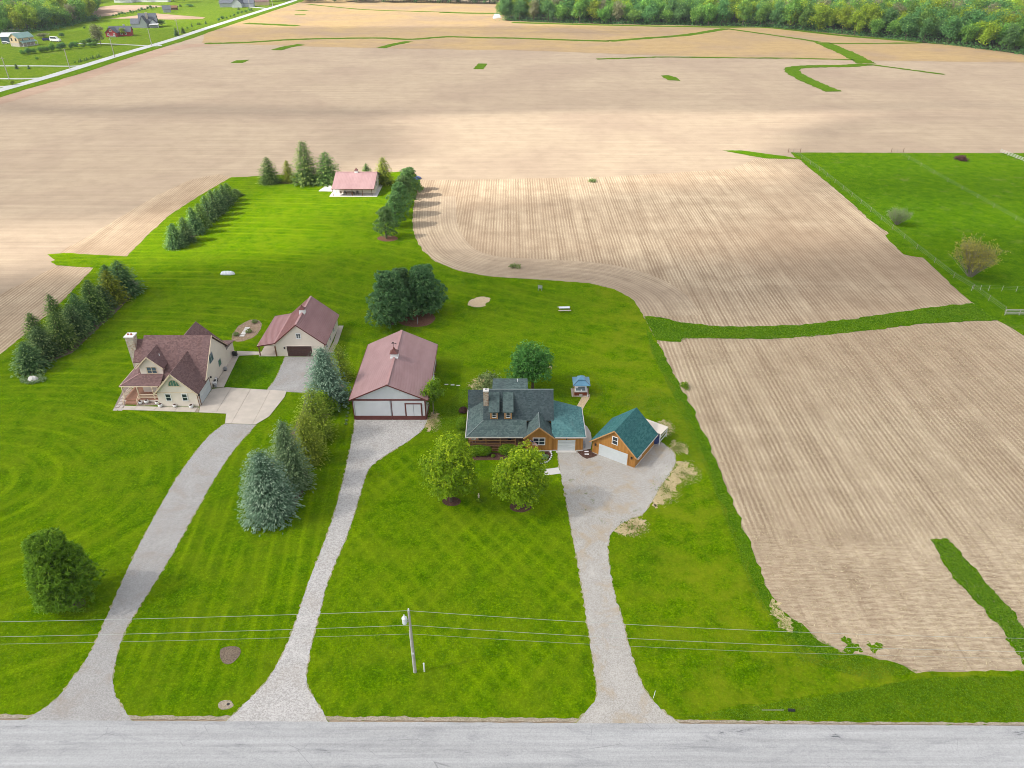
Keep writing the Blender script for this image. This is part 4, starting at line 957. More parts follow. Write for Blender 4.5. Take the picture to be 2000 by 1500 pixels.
# pots along the front
def planter(px0, py0, label, s=.5, z=.12):
    p = G(px0, py0, z); t = thing('planter', label, 'planter', p, 0, 'white pots in front of the cream house')
    MB().lathe([(s*.32, 0), (s*.5, s*.25), (s*.52, s*.7), (s*.42, s*.8), (s*.36, s*.72)], (0, 0, 0), 12).build('pot', M['white'], t, smooth=True)
    MB().lathe([(s*.4, s*.68), (s*.3, s*.86), (s*.05, s*.92)], (0, 0, 0), 8).build('soil', M['mulch'], t)
planter(275, 788.5, 'leftmost small white pot in the pebble bed by the porch steps', .62, .06)
planter(287, 787, 'white pot with dark plant in the middle of the pebble bed', .72, .06)
planter(307, 789, 'small white pot in the pebble bed against the front wing', .6, .06)
planter(314, 794.5, 'white pot on the walk at the left corner of the cream wing', .75)
planter(342, 794.8, 'white pot on the walk below and between the two cream wing windows', .62)
planter(374, 796.2, 'white pot on the walk near the right corner of the cream wing', .72)
# flagstone path left of the porch
fp = bpy.data.objects.new('stone_path', None); link(fp); props(fp, 'path of pale irregular flagstones at the left corner of the cream house', 'path', None, 'structure')
bedp = sheet('stone_bed', [(221, 801), (240, 801), (246, 790), (252, 768), (262, 748), (244, 752), (236, 770)], 'pebbles', .066, jit=.05, step=.4, label='pebble ground between the flagstones', cat='path')
bedp.parent = fp; del bedp['category']; del bedp['kind']
for row, (yy, xa, xb) in enumerate(((104.55, -68.1, -66.4), (105.5, -68.15, -66.75), (106.45, -68.2, -67.35), (107.4, -68.35, -67.4), (108.4, -68.5, -67.4), (109.5, -68.6, -67.4), (110.6, -68.7, -67.5), (111.7, -68.7, -67.5), (112.8, -68.7, -67.5))):
    n_ = 2 if xb - xa > 1.3 else 1
    for i in range(n_):
        a = xa + (xb - xa) * i / n_; e = xa + (xb - xa) * (i + 1) / n_; q = lambda: random.uniform(-.1, .1)
        MB().prism([(a+.08+q(), yy-.38+q(), .05), (e-.06+q(), yy-.40+q(), .05), (e-.04+q(), yy+.36+q(), .05), (a+.06+q(), yy+.38+q(), .05)], (0, 0, .06 + random.random()*.02)).build('flagstone', M['flagstone'], fp)

# ---- cream garage with carport
b = placed('garage', 'cream garage with ribbed maroon roof and open carport lean-to', 'garage', -41, 123)
x0, x1, y0, y1, xr = -45.06, -35.75, 123.0, 134.9, -40.5
zk, zr, ze = 3.05, 6.95, 2.85
MB().prism([(x0, y0, 0), (x1, y0, 0), (x1, y0, 2.75), (xr, y0, 6.68), (x0, y0, 2.8)], (0, y1 - y0, 0)).build('wall', CR, b)
GRF = M['garage_roof']
for (xa, za, xb, zb) in ((x1+.42, 2.72, xr, zr), (x0, zk, xr, zr), (-48.55, 2.42, x0, zk)):
    e0, e1, r0, r1 = (xa, y0-.35, za), (xa, y1+.35, za), (xb, y0-.35, zb), (xb, y1+.35, zb)
    MB().slab([e0, e1, r1, r0][::(1 if xa > xb else -1)], .12).build('roof', GRF, b)
    ribs('roof_rib', e0, e1, r0, r1, GRF, b, .44, .07, .05)
    MB().bar((xa, y0-.37, za-.09), (xb, y0-.37, zb-.09), .05, .2).build('rake_trim', M['maroon'], b)
MB().bar((xr, y0-.36, zr+.05), (xr, y1+.36, zr+.05), .36, .05).build('ridge_cap', M['ridge_cap'], b)
MB().bar((x0, y0-.36, zk+.07), (x0, y1+.36, zk+.07), .26, .05).build('ridge_cap', M['ridge_cap'], b)
MB().box(-48.5, x0-.01, y0-.12, y0+.06, 2.28, 2.45).build('carport_beam', CR, b)
for xx, yy in ((-48.35, 123.1), (-48.35, 129), (-48.35, 134.8), (-45.2, 122.95)): MB().box(xx-.09, xx+.09, yy-.09, yy+.09, 0, 2.3).build('post', M['brown_trim'], b)
MB().box(-48.6, x0-.02, 122.9, 134.9, .01, .13).build('carport_slab', M['concrete'], b)
garage_door(b, (-40.6, 122.97, 1.14), -Y, 4.75, 2.2, M['door_brown'], CR, 4, 8)
window(b, (-40.4, 122.98, 4.42), -Y, .72, 1.02, M['white'], M['glass'], 2, 2, .13)
lamp(b, (-43.4, 122.98, 1.85), -Y, M['black'])
for yy in (124.5, 127.5, 131): window(b, (x1+.02, yy, 1.6), X, .85, 1.1, M['white'], M['glass'], 1, 2, .09)
MB().box(x1-.02, x1+.06, y0-.05, y0+.02, .02, 2.75).build('downspout', M['maroon'], b)
cupola(b, xr, 128.2, zr+.03, .95, M['white'], M['maroon'], False)

# ---- pavilion at the back
b = placed('pavilion', 'small cream pavilion with maroon roof and porch at the field edge', 'pavilion', -48.5, 222)
MB().box(-55.9, -41.3, 221.55, 238.0, .0, .14).build('floor_slab', M['concrete_white'], b)
MB().prism([(-54.6, 224.75, .14), (-54.6, 224.75, 3.2), (-54.6, 230.2, 4.85), (-54.6, 237.4, 2.6), (-54.6, 237.4, .14)], (12.2, 0, 0)).build('wall', CR, b)
for (ya, za, yb, zb) in ((221.7, 2.42, 224.9, 3.3), (224.9, 3.3, 230.2, 5.2), (238.0, 2.5, 230.2, 5.2)):
    poly = [(-55.05, ya, za), (-42.1, ya, za), (-42.1, yb, zb), (-55.05, yb, zb)]
    MB().slab(poly, .14).build('roof', M['barn_roof'], b)
    ribs('roof_rib', poly[0], poly[1], poly[3], poly[2], M['barn_roof'], b, .45)
    MB().bar((-42.08, ya, za-.1), (-42.08, yb, zb-.1), .05, .2, X).build('rake_trim', M['maroon'], b)
MB().bar((-55.05, 230.2, 5.23), (-42.1, 230.2, 5.23), .36, .05).build('ridge_cap', M['ridge_cap'], b)
MB().box(-55.05, -42.1, 221.6, 221.69, 2.26, 2.42).build('fascia', M['maroon'], b)
for xx in (-54.8, -48.9, -45.8, -42.9): MB().box(xx-.08, xx+.08, 222.2, 222.36, .14, 2.42).build('post', M['brown_trim'], b)
MB().box(-54.2, -53.3, 224.68, 224.74, .16, 2.2).build('door', M['white'], b)
for xx in (-51.4, -45.4): window(b, (xx, 224.73, 2.35), -Y, .7, .4, M['grey'], M['glass'], 1, 1, .06)
window(b, (-42.38, 229.0, 2.0), X, .9, 1.3, M['grey'], M['glass'], 1, 2, .08)
cupola(b, -48.6, 230.2, 5.2, .9, M['white'], M['maroon'], False)
slabs('patio', [(622, 374), (637, 362.5), (657, 362.5), (651, 374.5)], [-62, -58.6, -54], [226, 229.5, 233.5], 'concrete_white', .12, 'pale concrete patio pad left of the pavilion', 'patio')
tb = thing('picnic_table', 'dark dining table under the pavilion porch', 'table', (-50.2, 223.6, .14))
MB().box(-.9, .9, -.4, .4, .70, .76).build('tabletop', M['wood_dark'], tb)
for sx in (-.75, .75):
    for sy in (-.3, .3): MB().box(sx-.04, sx+.04, sy-.04, sy+.04, 0, .70).build('leg', M['wood_dark'], tb)
for i, (xx, rz, lb) in enumerate(((-52.7, .3, 'leftmost dark chair on the pavilion porch near the white door'), (-51.6, -.2, 'dark chair at the left end of the pavilion table'), (-48.7, 2.9, 'dark chair at the right end of the pavilion table'), (-47.6, .1, 'rightmost dark chair on the pavilion porch'))):
    patio_chair('patio_chair', lb, 'chair', xx, 223.6, .14, rz, M['black'] if i != 0 else M['wood_dark'], 'chairs on the pavilion porch')

# ---- gazebo over the hot tub
gz = placed('gazebo', 'small open gazebo with blue two tier metal roof', 'gazebo', 12.1, 109.8)
MB().box(10.5, 13.6, 108.6, 111.3, .01, .08).build('base', M['concrete'], gz)
for xx in (10.85, 13.35):
    for yy in (108.6, 111.0): MB().box(xx-.06, xx+.06, yy-.06, yy+.06, .08, 2.5).build('post', M['wood_dark'] if xx > 12 else M['wood_light'], gz)
def hip(x0, x1, y0, y1, z0, z1, k, nm, par):
    cx, cy = (x0+x1)/2, (y0+y1)/2; q = [(x0,y0,z0),(x1,y0,z0),(x1,y1,z0),(x0,y1,z0)]
    t = [(cx+(a-cx)*k, cy+(c-cy)*k, z1) for a, c, _ in q]
    for i in range(4):
        j = (i+1) % 4; MB().slab([q[i], q[j], t[j], t[i]], .06).build(nm, M['blue_roof'], par)
    return t
hip(10.62, 13.62, 108.25, 111.25, 2.5, 3.12, .36, 'roof_panel', gz)
hip(11.42, 12.82, 109.05, 110.45, 3.2, 3.72, .04, 'upper_roof_panel', gz)
for (xa, ya, xb, yb) in ((10.62, 108.25, 11.58, 109.21), (13.62, 108.25, 12.66, 109.21)): MB().bar((xa, ya, 2.52), (xb, yb, 3.14), .1, .05).build('hip_cap', M['blue_wall'], gz)
tu = placed('hot_tub', 'white rimmed hot tub with redwood panels under the blue gazebo', 'hot tub', 12.1, 109.9)
MB().box(11.0, 13.15, 108.9, 110.8, .08, .80).build('cabinet', M['redwood'], tu)
m = MB(); m.box(10.95, 13.2, 108.85, 109.15, .80, .95); m.box(10.95, 13.2, 110.55, 110.85, .80, .95); m.box(10.95, 11.25, 109.15, 110.55, .80, .95); m.box(12.9, 13.2, 109.15, 110.55, .80, .95); m.box(11.25, 11.7, 110.1, 110.55, .78, .90); m.box(12.1, 12.3, 109.15, 109.6, .78, .9); m.build('rim', M['white'], tu)
MB().box(11.25, 12.9, 109.15, 110.55, .79, .84).build('water', M['water'], tu)
for k in range(2): MB().box(11.75, 12.35, 108.4 + k*.22, 108.62 + k*.22, .08, .26 + k*.2).build('tub_step', M['grey_wood'], tu)
p = G(1146.5, 765.5, .2); MB().lathe([(.12, 0), (.14, .2), (.02, .3)], (p.x, p.y-.4, .08), 8); 
t = thing('path_light', 'small glowing looking pale lantern at the gazebo corner', 'lantern', (13.25, 108.45, .06)); t['label'] = 'small pale lantern standing at the front corner of the gazebo'
MB().lathe([(.05, 0), (.05, .25), (.13, .27), (.12, .45), (.02, .52)], (0, 0, 0), 8).build('lantern_body', M['white'], t)
# ------------------------------------------------------------------ vegetation
def leaves_mesh(name, C, N, S, tint, mat, aspect=.55, seed=0, dirs=None):
    """one leaf-sized quad (bent diamond) per centre: C centres, N normals, S half sizes, dirs optional long axes"""
    r = np.random.default_rng(seed); n = len(C)
    N = N / (np.linalg.norm(N, axis=1, keepdims=True) + 1e-9)
    A = r.normal(size=(n, 3)) if dirs is None else dirs
    A = A - N * np.sum(A * N, axis=1, keepdims=True); A /= (np.linalg.norm(A, axis=1, keepdims=True) + 1e-9)
    B = np.cross(N, A); s = S[:, None]
    V = np.stack([C - A*s, C + B*s*aspect, C + A*s, C - B*s*aspect], 1)
    V[:, 0] -= N * s * .22; V[:, 2] -= N * s * .22
    me = bpy.data.meshes.new(name)
    me.vertices.add(n*4); me.vertices.foreach_set('co', V.reshape(-1).astype(np.float32))
    me.loops.add(n*4); me.loops.foreach_set('vertex_index', np.arange(n*4, dtype=np.int32))
    me.polygons.add(n); me.polygons.foreach_set('loop_start', np.arange(0, n*4, 4, dtype=np.int32)); me.polygons.foreach_set('loop_total', np.full(n, 4, dtype=np.int32))
    at = me.attributes.new('tint', 'FLOAT', 'FACE'); at.data.foreach_set('value', np.clip(tint, 0, 1).astype(np.float32))
    me.update(calc_edges=True); me.materials.append(mat)
    return me
def trunk_mesh(name, h, r0, mat, limbs=(), r1=None, n=7):
    m = MB(); m.tube([(0, 0, -.05), (0, 0, h*.3), (random.uniform(-.04, .04)*h, random.uniform(-.04, .04)*h, h)], [r0*1.25, r0, r1 or r0*.35], n)
    for p, q, r in limbs: m.tube([p, ((p[0]+q[0])/2, (p[1]+q[1])/2, (p[2]+q[2])/2 + .04*h), q], [r, r*.7, r*.3], 5)
    me = bpy.data.meshes.new(name); me.from_pydata(m.v, [], m.f); me.update(); me.materials.append(mat); return me
def sph(r, n):
    v = r.normal(size=(n, 3)); return v / np.linalg.norm(v, axis=1, keepdims=True)

def crown_broad(seed, h, rad, base, nlobe, nclump, k, size, mat, tipfrac=.5, flat=1.0, egg=0.0, name='crown'):
    """broadleaf crown: lobes of foliage set round an uneven centre, each a shell of leaf clumps with gaps between"""
    r = np.random.default_rng(seed)
    H = h - base; cz = base + H * (.5 - .06 * egg)
    C, N, S, T = [], [], [], []
    for i in range(nlobe):
        d = sph(r, 1)[0]; u = .35 + .45 * r.random() ** .5
        if i < 2: u *= .3
        c = np.array([d[0]*rad*u, d[1]*rad*u, cz + d[2]*H*.5*u])
        wz = 1 - egg * max(0, (c[2] - cz) / (H*.5)) * .6
        c[:2] *= wz
        lr = rad * r.uniform(.34, .52); lz = min(lr, H*.32) * flat
        m = int(nclump * (lr / rad / .42) ** 2)
        dd = sph(r, m); dd[:, 2] = np.where(dd[:, 2] < -.25, dd[:, 2]*.5, dd[:, 2])
        pc = c + dd * np.array([lr, lr, lz]) * r.uniform(.78, 1.08, (m, 1))
        light = r.random(m)
        for j in range(m):
            q = pc[j] + r.normal(size=(k, 3)) * size * 1.25
            C.append(q); N.append(dd[j] * .55 + np.array([0, 0, .45]) + r.normal(size=(k, 3)) * .55)
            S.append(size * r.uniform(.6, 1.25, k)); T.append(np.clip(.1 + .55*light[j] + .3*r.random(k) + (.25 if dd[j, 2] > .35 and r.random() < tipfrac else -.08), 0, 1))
    C = np.concatenate(C); keep = C[:, 2] > base*.45
    return leaves_mesh(name, C[keep], np.concatenate(N)[keep], np.concatenate(S)[keep], np.concatenate(T)[keep], mat, .62, seed)

def crown_spruce(seed, h, rad, mat, levels=24, nb=13, k=9, droop=.28, size=1.0, power=.8, base=.03, ragged_=.18, full=.0, name='crown'):
    """spruce crown: whorls of drooping boughs carrying sprays of needles that fan out towards the tips"""
    r = np.random.default_rng(seed)
    C, N, S, T, D = [], [], [], [], []
    for L in range(levels):
        t = base + (1 - base) * (L + r.uniform(-.2, .2)) / levels
        t = min(max(t, base), .985); z = t * h
        rr = rad * ((1 - t) ** power) * (1.0 if t > .12 else .86 + t) + .02*h*(1-t)
        if full: rr = rad * math.sqrt(max(0, 1 - (max(0, t - .18)/.84) ** full))
        n = max(5, int(nb * (.35 + rr / rad)))
        ph = r.random() * 6.28
        for b in range(n):
            a = ph + 2*math.pi*(b + r.uniform(-.35, .35))/n
            ln = rr * r.uniform(1 - ragged_*1.6, 1 + ragged_)
            ca, sa = math.cos(a), math.sin(a)
            up = .35 * (t ** 1.5)
            kk = max(3, int(k * (.4 + .6*ln/rad)))
            bt = r.random(); lump = r.normal() * .7
            for j in range(kk):
                f = (j + .6) / kk
                x = ln * (f if j else .5)
                zz = z + x*(up - droop*(1-t)*1.1*f + .16*f*f) + r.normal()*.018*h + lump*.03*h
                spread = r.uniform(-1, 1) * .36 * x ** .8 * (rad ** .2)
                px_, py_ = ca*x - sa*spread, sa*x + ca*spread
                aa = a + spread / max(x, .3) * .8
                C.append((px_, py_, zz)); D.append((math.cos(aa) + r.normal()*.25, math.sin(aa) + r.normal()*.25, up - .06 + r.normal()*.22))
                N.append((ca*.35 + r.normal()*.28, sa*.35 + r.normal()*.28, .85))
                S.append(size * (.055*h**.5 * rad**.42) * r.uniform(.75, 1.3) * (.65 + .5*(1-t)))
                T.append(.12 + .42*bt + .28*r.random() + (.30 if f > .78 else 0) - .2*(f < .45))
    # leader
    for j in range(6):
        C.append((0, 0, h*(.96 + .012*j))); D.append((r.normal()*.2, r.normal()*.2, 1)); N.append((r.normal(), r.normal(), .2)); S.append(.016*h); T.append(.7)
    return leaves_mesh(name, np.array(C), np.array(N), np.array(S), np.array(T), mat, .42, seed, np.array(D))

def crown_pine(seed, h, rad, base, nlobe, nclump, mat, size, name='crown', conic=.35):
    """pine crown: rounded boughs ending in upright brushes of long needles"""
    r = np.random.default_rng(seed); C, N, S, T, D = [], [], [], [], []
    H = h - base
    for i in range(nlobe):
        t = (i + r.random()) / nlobe; z = base + H * (.06 + .86*t)
        w = rad * (math.sin(math.pi * min(1, .22 + .78*(1 - t)) * .5 + .0)) * (1 - conic * t) * (1 if t > .12 else .8)
        a = i * 2.4 + r.uniform(-.4, .4); u = w * r.uniform(.35, .72)
        c = np.array([u*math.cos(a), u*math.sin(a), z]); lr = max(.25*rad, w * r.uniform(.38, .55))
        m = nclump; dd = sph(r, m); dd[:, 2] = np.abs(dd[:, 2]) * np.where(r.random(m) < .75, 1, -.5)
        pc = c + dd * np.array([lr, lr, lr*.62])
        li = r.random(m)
        for j in range(m):
            for q in range(7):
                v = dd[j]*.7 + np.array([0, 0, .55]) + r.normal(size=3)*.45; v /= np.linalg.norm(v)
                C.append(pc[j] + v*size*.8 + r.normal(size=3)*size*.25); D.append(v); N.append(r.normal(size=3)*.6 + dd[j]*.5 + np.array([0, 0, .9])); S.append(size*r.uniform(.7, 1.2)); T.append(.15 + .5*li[j] + .3*r.random())
    return leaves_mesh(name, np.array(C), np.array(N), np.array(S), np.array(T), mat, .26, seed, np.array(D))

def crown_clipped(seed, sx, sy, sz, n, size, mat, boxy=2.6, name='crown'):
    """clipped shrub: dense small leaves over a rounded block"""
    r = np.random.default_rng(seed); d = sph(r, n)
    nrm = (np.abs(d) ** boxy).sum(1) ** (1/boxy); p = d / nrm[:, None]
    p *= r.uniform(.86, 1.03, (n, 1)); C = p * np.array([sx, sy, sz/2]) + np.array([0, 0, sz/2])
    C += np.stack([np.sin(C[:, 1]*3)*.04, np.cos(C[:, 0]*3)*.04, np.zeros(n)], 1)
    return leaves_mesh(name, C, d + r.normal(size=(n, 3))*.5, size*r.uniform(.7, 1.3, n), .2 + .7*r.random(n), mat, .6, seed)

def twigs_mesh(seed, h, rad, nst, mat, base=.0, thick=.05):
    r = np.random.default_rng(seed); m = MB(); tips = []
    for i in range(nst):
        a = r.random()*6.28; d = sph(r, 1)[0]; e = np.array([math.cos(a)*rad*r.uniform(.2, 1), math.sin(a)*rad*r.uniform(.2, 1), h*r.uniform(.55, 1)])
        q = np.array([e[0]*.12, e[1]*.12, base*h]); mid = np.array([e[0]*.55, e[1]*.55, e[2]*.5 + base*h*.4])
        m.tube([q, mid, e], [thick, thick*.6, thick*.25], 3, False)
        for _ in range(6):
            t = r.uniform(.35, 1); s = mid + (e - mid)*t if t > .5 else q + (mid - q)*(.5 + t); f = s + sph(r, 1)[0]*np.array([1, 1, .6])*rad*.3 + np.array([0, 0, .12*h])
            m.tube([s, f], [thick*.4, thick*.15], 3, False); tips += [s + (f - s)*x for x in (.4, .7, 1)]
    me = bpy.data.meshes.new('twigs'); me.from_pydata(m.v, [], m.f); me.update(); me.materials.append(mat)
    return me, np.array(tips)

LM = {
 'spruce': leafmat('spruce_needles', (.055, .13, .03), (.18, .29, .07), (.35, .47, .11), .45, .12),
 'spruce_dark': leafmat('spruce_needles_dark', (.05, .12, .042), (.155, .26, .095), (.31, .43, .15), .45, .12),
 'spruce_olive': leafmat('spruce_needles_olive', (.13, .19, .015), (.30, .38, .035), (.44, .50, .06), .4, .1),
 'spruce_blue': leafmat('spruce_needles_blue', (.07, .145, .085), (.23, .36, .24), (.40, .54, .38), .3, .06),
 'spruce_grey': leafmat('spruce_needles_grey', (.08, .15, .06), (.20, .32, .15), (.34, .46, .22), .3, .06),
 'pine': leafmat('pine_needles', (.06, .16, .06), (.20, .37, .14), (.37, .54, .19), .5, .1),
 'pine_light': leafmat('pine_needles_light', (.07, .165, .05), (.21, .36, .11), (.36, .50, .16), .45, .12),
 'maple': leafmat('maple_leaves', (.13, .26, .008), (.33, .50, .016), (.52, .66, .03), .5, .05),
 'bush': leafmat('bush_leaves', (.10, .21, .012), (.27, .42, .03), (.42, .57, .045), .5, .06),
 'young': leafmat('young_leaves', (.10, .20, .012), (.22, .36, .02), (.36, .48, .03), .4, .06),
 'oak': leafmat('house_tree_leaves', (.055, .16, .03), (.14, .31, .06), (.24, .43, .09), .45, .06),
 'hedge': leafmat('hedge_leaves', (.10, .22, .008), (.21, .37, .012), (.31, .45, .025), .4, .08),
 'willow': leafmat('willow_leaves', (.27, .27, .06), (.40, .40, .07), (.50, .48, .08), .4, .05),
 'greybush': leafmat('grey_shrub_leaves', (.15, .22, .07), (.25, .33, .11), None, .35, .05),
 'burgundy': leafmat('burgundy_leaves', (.07, .025, .03), (.16, .08, .07), None, .2, .05),
 'hosta': leafmat('hosta_leaves', (.12, .24, .06), (.32, .42, .22), None, .2, .05),
 'wood_green': leafmat('wood_leaves_green', (.08, .19, .028), (.20, .38, .06), (.31, .48, .08), .4, .18),
 'wood_dark': leafmat('wood_leaves_dark', (.06, .155, .045), (.145, .31, .085), (.23, .40, .10), .4, .16),
 'wood_lime': leafmat('wood_leaves_lime', (.16, .25, .015), (.34, .44, .03), (.48, .55, .045), .4, .12),
 'wood_pink': leafmat('wood_leaves_budding', (.17, .18, .08), (.29, .29, .15), None, .35, .1),
}
BARK, BARKG = M['bark'], M['bark_grey']
def make_tree(name, label, cat, crown_me, trunk_me, loc, rz=0, group=None, scale=None):
    t = thing(name, label, cat, loc, rz, group)
    c = link(bpy.data.objects.new('crown', crown_me)); c.parent = t
    if trunk_me: k = link(bpy.data.objects.new('trunk', trunk_me)); k.parent = t
    if scale: t.scale = scale
    return t
GZ = .05
def at(px, py): p = G(px, py); p.z = GZ; return p
def wid(p, pxs): return pxs * mpp(p) / 2

# spruces of the lower left row
ROW1 = [(64, 722, 60, 669, 62, 'd', 'nearest and roundest dark spruce of the lower left row'), (92, 697, 74, 638, 60, 'd', 'second dark spruce from the near end of the lower left row'),
        (76, 664, 66, 612, 44, 's', 'slim spruce standing at the field side near the front of the lower row'), (128, 678, 103, 609, 58, 's', 'broad green spruce third along the lawn side of the lower row'),
        (118, 640, 112, 577, 46, 's', 'spruce on the field side just behind the broad green one'), (152, 658, 124, 595, 52, 'd', 'fourth spruce along the lawn side of the lower row'),
        (164, 640, 140, 573, 52, 'd', 'spruce in the middle of the lower left row on the lawn side'), (190, 622, 161, 553, 58, 's', 'tall full spruce beyond the middle of the lower row'),
        (186, 600, 178, 547, 44, 's', 'pointed spruce peeking over the field side beyond the middle'), (206, 604, 187, 558, 46, 'd', 'greyish spruce tucked behind the tall full one'),
        (224, 590, 197, 529, 54, 'y', 'yellow green spruce near the far end of the lower row'), (218, 565, 194, 518, 46, 'd', 'dark spruce behind the yellow green one at the field side'),
        (246, 573, 217, 510, 64, 'd', 'farthest and tallest dark spruce at the end of the lower row')]
SPR = {}
def spruce_mesh(kind, i):
    key = (kind, i)
    if key not in SPR:
        SPR[key] = crown_spruce(100 + hash(key) % 900 if False else 100 + i*7 + {'d': 1, 's': 2, 'y': 3, 'b': 4, 'g': 5}[kind]*50, 8.0, 3.1,
                                LM[{'d': 'spruce_dark', 's': 'spruce', 'y': 'spruce_olive', 'b': 'spruce_blue', 'g': 'spruce_grey'}[kind]], 24, 17, 10, .26, 1.12, .58, .015)
    return SPR[key]
TRK = trunk_mesh('trunk', 6.5, .2, BARK)
def place_spruce(rows, name, group, cat='spruce', nvar=3, wide=1.0):
    for i, (bx, by, tx, ty, wp, kd, lb) in enumerate(rows):
        p = at(bx, by); h = hgt(p, tx, ty); rad = wid(p, wp) * wide
        make_tree(name, lb, cat, spruce_mesh(kd, i % nvar), TRK, p, random.random()*6.28, group, (rad/3.1, rad/3.1, h/8.0))
place_spruce(ROW1, 'spruce', 'spruces in the lower left row', wide=1.16)
ROW2 = [(345, 483, 337, 437, 38, 'd', 'nearest spruce of the upper left row with its long shadow'), (366, 472, 353, 425, 36, 'd', 'second spruce from the near end of the upper row'), (383, 456, 361, 405, 34, 'd', 'third spruce from the near end of the upper row'),
        (396, 444, 372, 397, 32, 's', 'fourth spruce from the near end of the upper row'), (408, 432, 385, 383, 33, 'd', 'fifth spruce from the near end of the upper row'), (420, 421, 395, 372, 33, 'd', 'sixth spruce from the near end of the upper row'),
        (430, 411, 409, 369, 31, 'd', 'seventh spruce from the near end of the upper row'), (440, 402, 424, 361, 30, 'd', 'eighth spruce from the near end of the upper row'), (448, 393, 432, 358, 30, 's', 'ninth and farthest tall spruce of the upper row'),
        (460, 383, 461, 369, 26, 's', 'low spruce at the far end of the upper row')]
place_spruce(ROW2, 'spruce', 'spruces in the upper left row', wide=1.22)
BACK = [(528, 357, 522, 308, 36, 's', 'dark spruce at the left end of the trees beside the pavilion'), (565, 355, 562, 314, 23, 'y', 'small yellowish spruce left of the tallest one'), (601, 358, 593, 277, 45, 's', 'tallest spruce at the far edge of the lawn'),
        (641, 357, 633, 297, 46, 's', 'wide spruce right beside the left end of the pavilion'), (717, 347, 714, 320, 20, 's', 'small spruce peeking over the pavilion roof'), (751, 359, 747, 308, 32, 'y', 'bright yellow green spruce at the right end of the pavilion')]
place_spruce(BACK, 'spruce', 'spruces around the pavilion', wide=1.38)

# pine row right of the pavilion
PN = [crown_pine(300 + i, 8, 3.6, .5, 22, 34, LM['pine_light'], .26) for i in range(3)]
for i, (bx, by, tx, ty, wp, lb) in enumerate(((755, 466, 748, 404, 56, 'nearest pine of the row standing in the red bark ring'), (773, 443, 766, 377, 60, 'second pine from the near end of the row by the pavilion'), (783, 422, 776, 356, 60, 'third pine from the near end of the row by the pavilion'),
                                     (791, 402, 782, 342, 58, 'fourth pine from the near end of the row by the pavilion'), (797, 384, 789, 330, 56, 'fifth pine from the near end, its top against the field'), (802, 372, 797, 326, 46, 'farthest pine of the row near the blue tarp'))):
    p = at(bx, by); h = hgt(p, tx, ty); rad = wid(p, wp)
    make_tree('pine', lb, 'pine', PN[i % 3], TRK, p, i*1.3, 'pines in the row by the pavilion', (rad/3.6, rad/3.6, h/8))
p = at(815, 372); make_tree('shrub', 'bright yellow green shrub between the pine row and the stubble', 'shrub', crown_broad(5, 2.4, 2.0, .1, 8, 26, 5, .2, LM['young']), None, p)

# two big pines on the back lawn
for seed, (bx, by, tx, ty, wp, lb) in enumerate(((766, 634, 757, 531, 92, 'big dark pine, left of the pair behind the barn'), (829, 610, 822, 520, 84, 'big dark pine, right of the pair behind the barn'), (786, 612, 779, 525, 56, 'pine half hidden between the two big pines'))):
    p = at(bx, by); h = hgt(p, tx, ty); rad = wid(p, wp)
    make_tree('pine', lb, 'pine', crown_pine(330 + seed, h, rad*1.05, .2, 52, 44, LM['pine'], .36, conic=.16), trunk_mesh('trunk', h*.8, .28, BARK), p, 0, 'big pines behind the barn')

# trees between the two driveways
MED = [(532, 1006, 527, 880, 104, 'blue', 'nearest big blue spruce between the two left driveways', 44, 22, 21), (574, 950, 534, 820, 86, 'grey', 'grey green spruce just behind the nearest blue spruce', 38, 20, 17), (606, 902, 569, 804, 76, 'olive', 'olive yellow spruce in the middle between the driveways', 28, 16, 12),
       (622, 856, 588, 757, 82, 'olive', 'broad olive spruce beside the concrete apron', 30, 16, 12), (641, 812, 638, 772, 42, 'small', 'small leafy green bush under the far blue spruce', 0, 0, 0), (642, 786, 616, 677, 80, 'blue', 'far blue spruce in front of the cream garage', 40, 21, 18), (668, 742, 645, 670, 54, 'olive', 'olive spruce at the far end beside the cream garage', 26, 14, 10)]
for i, (bx, by, tx, ty, wp, kd, lb, lv, nb, k) in enumerate(MED):
    p = at(bx, by); h = hgt(p, tx, ty); rad = wid(p, wp)
    if kd == 'small':
        make_tree('shrub', lb, 'shrub', crown_broad(12, h, rad, .2, 10, 40, 6, .2, LM['bush']), None, p); continue
    rad *= 1.0 if kd == 'blue' else .9; h *= .95
    me = crown_spruce(400 + i, h, rad, LM['spruce_' + kd], lv, nb, k, .24 if kd != 'olive' else .08, (.70 if kd != 'olive' else .8), .52, .015, .24, full=1.05 if kd != 'olive' else 1.5)
    make_tree('spruce', lb, 'spruce', me, trunk_mesh('trunk', h*.85, .22, BARK), p, i, 'spruces between the driveways')
# round evergreen at the left
p = at(136, 1176); h = hgt(p, 118, 1038)
make_tree('evergreen', 'round dense evergreen standing alone on the left front lawn', 'evergreen', crown_pine(450, h*.96, wid(p, 128), .15, 60, 60, LM['bush'], .27, conic=.12), trunk_mesh('trunk', h*.8, .24, BARK), p)
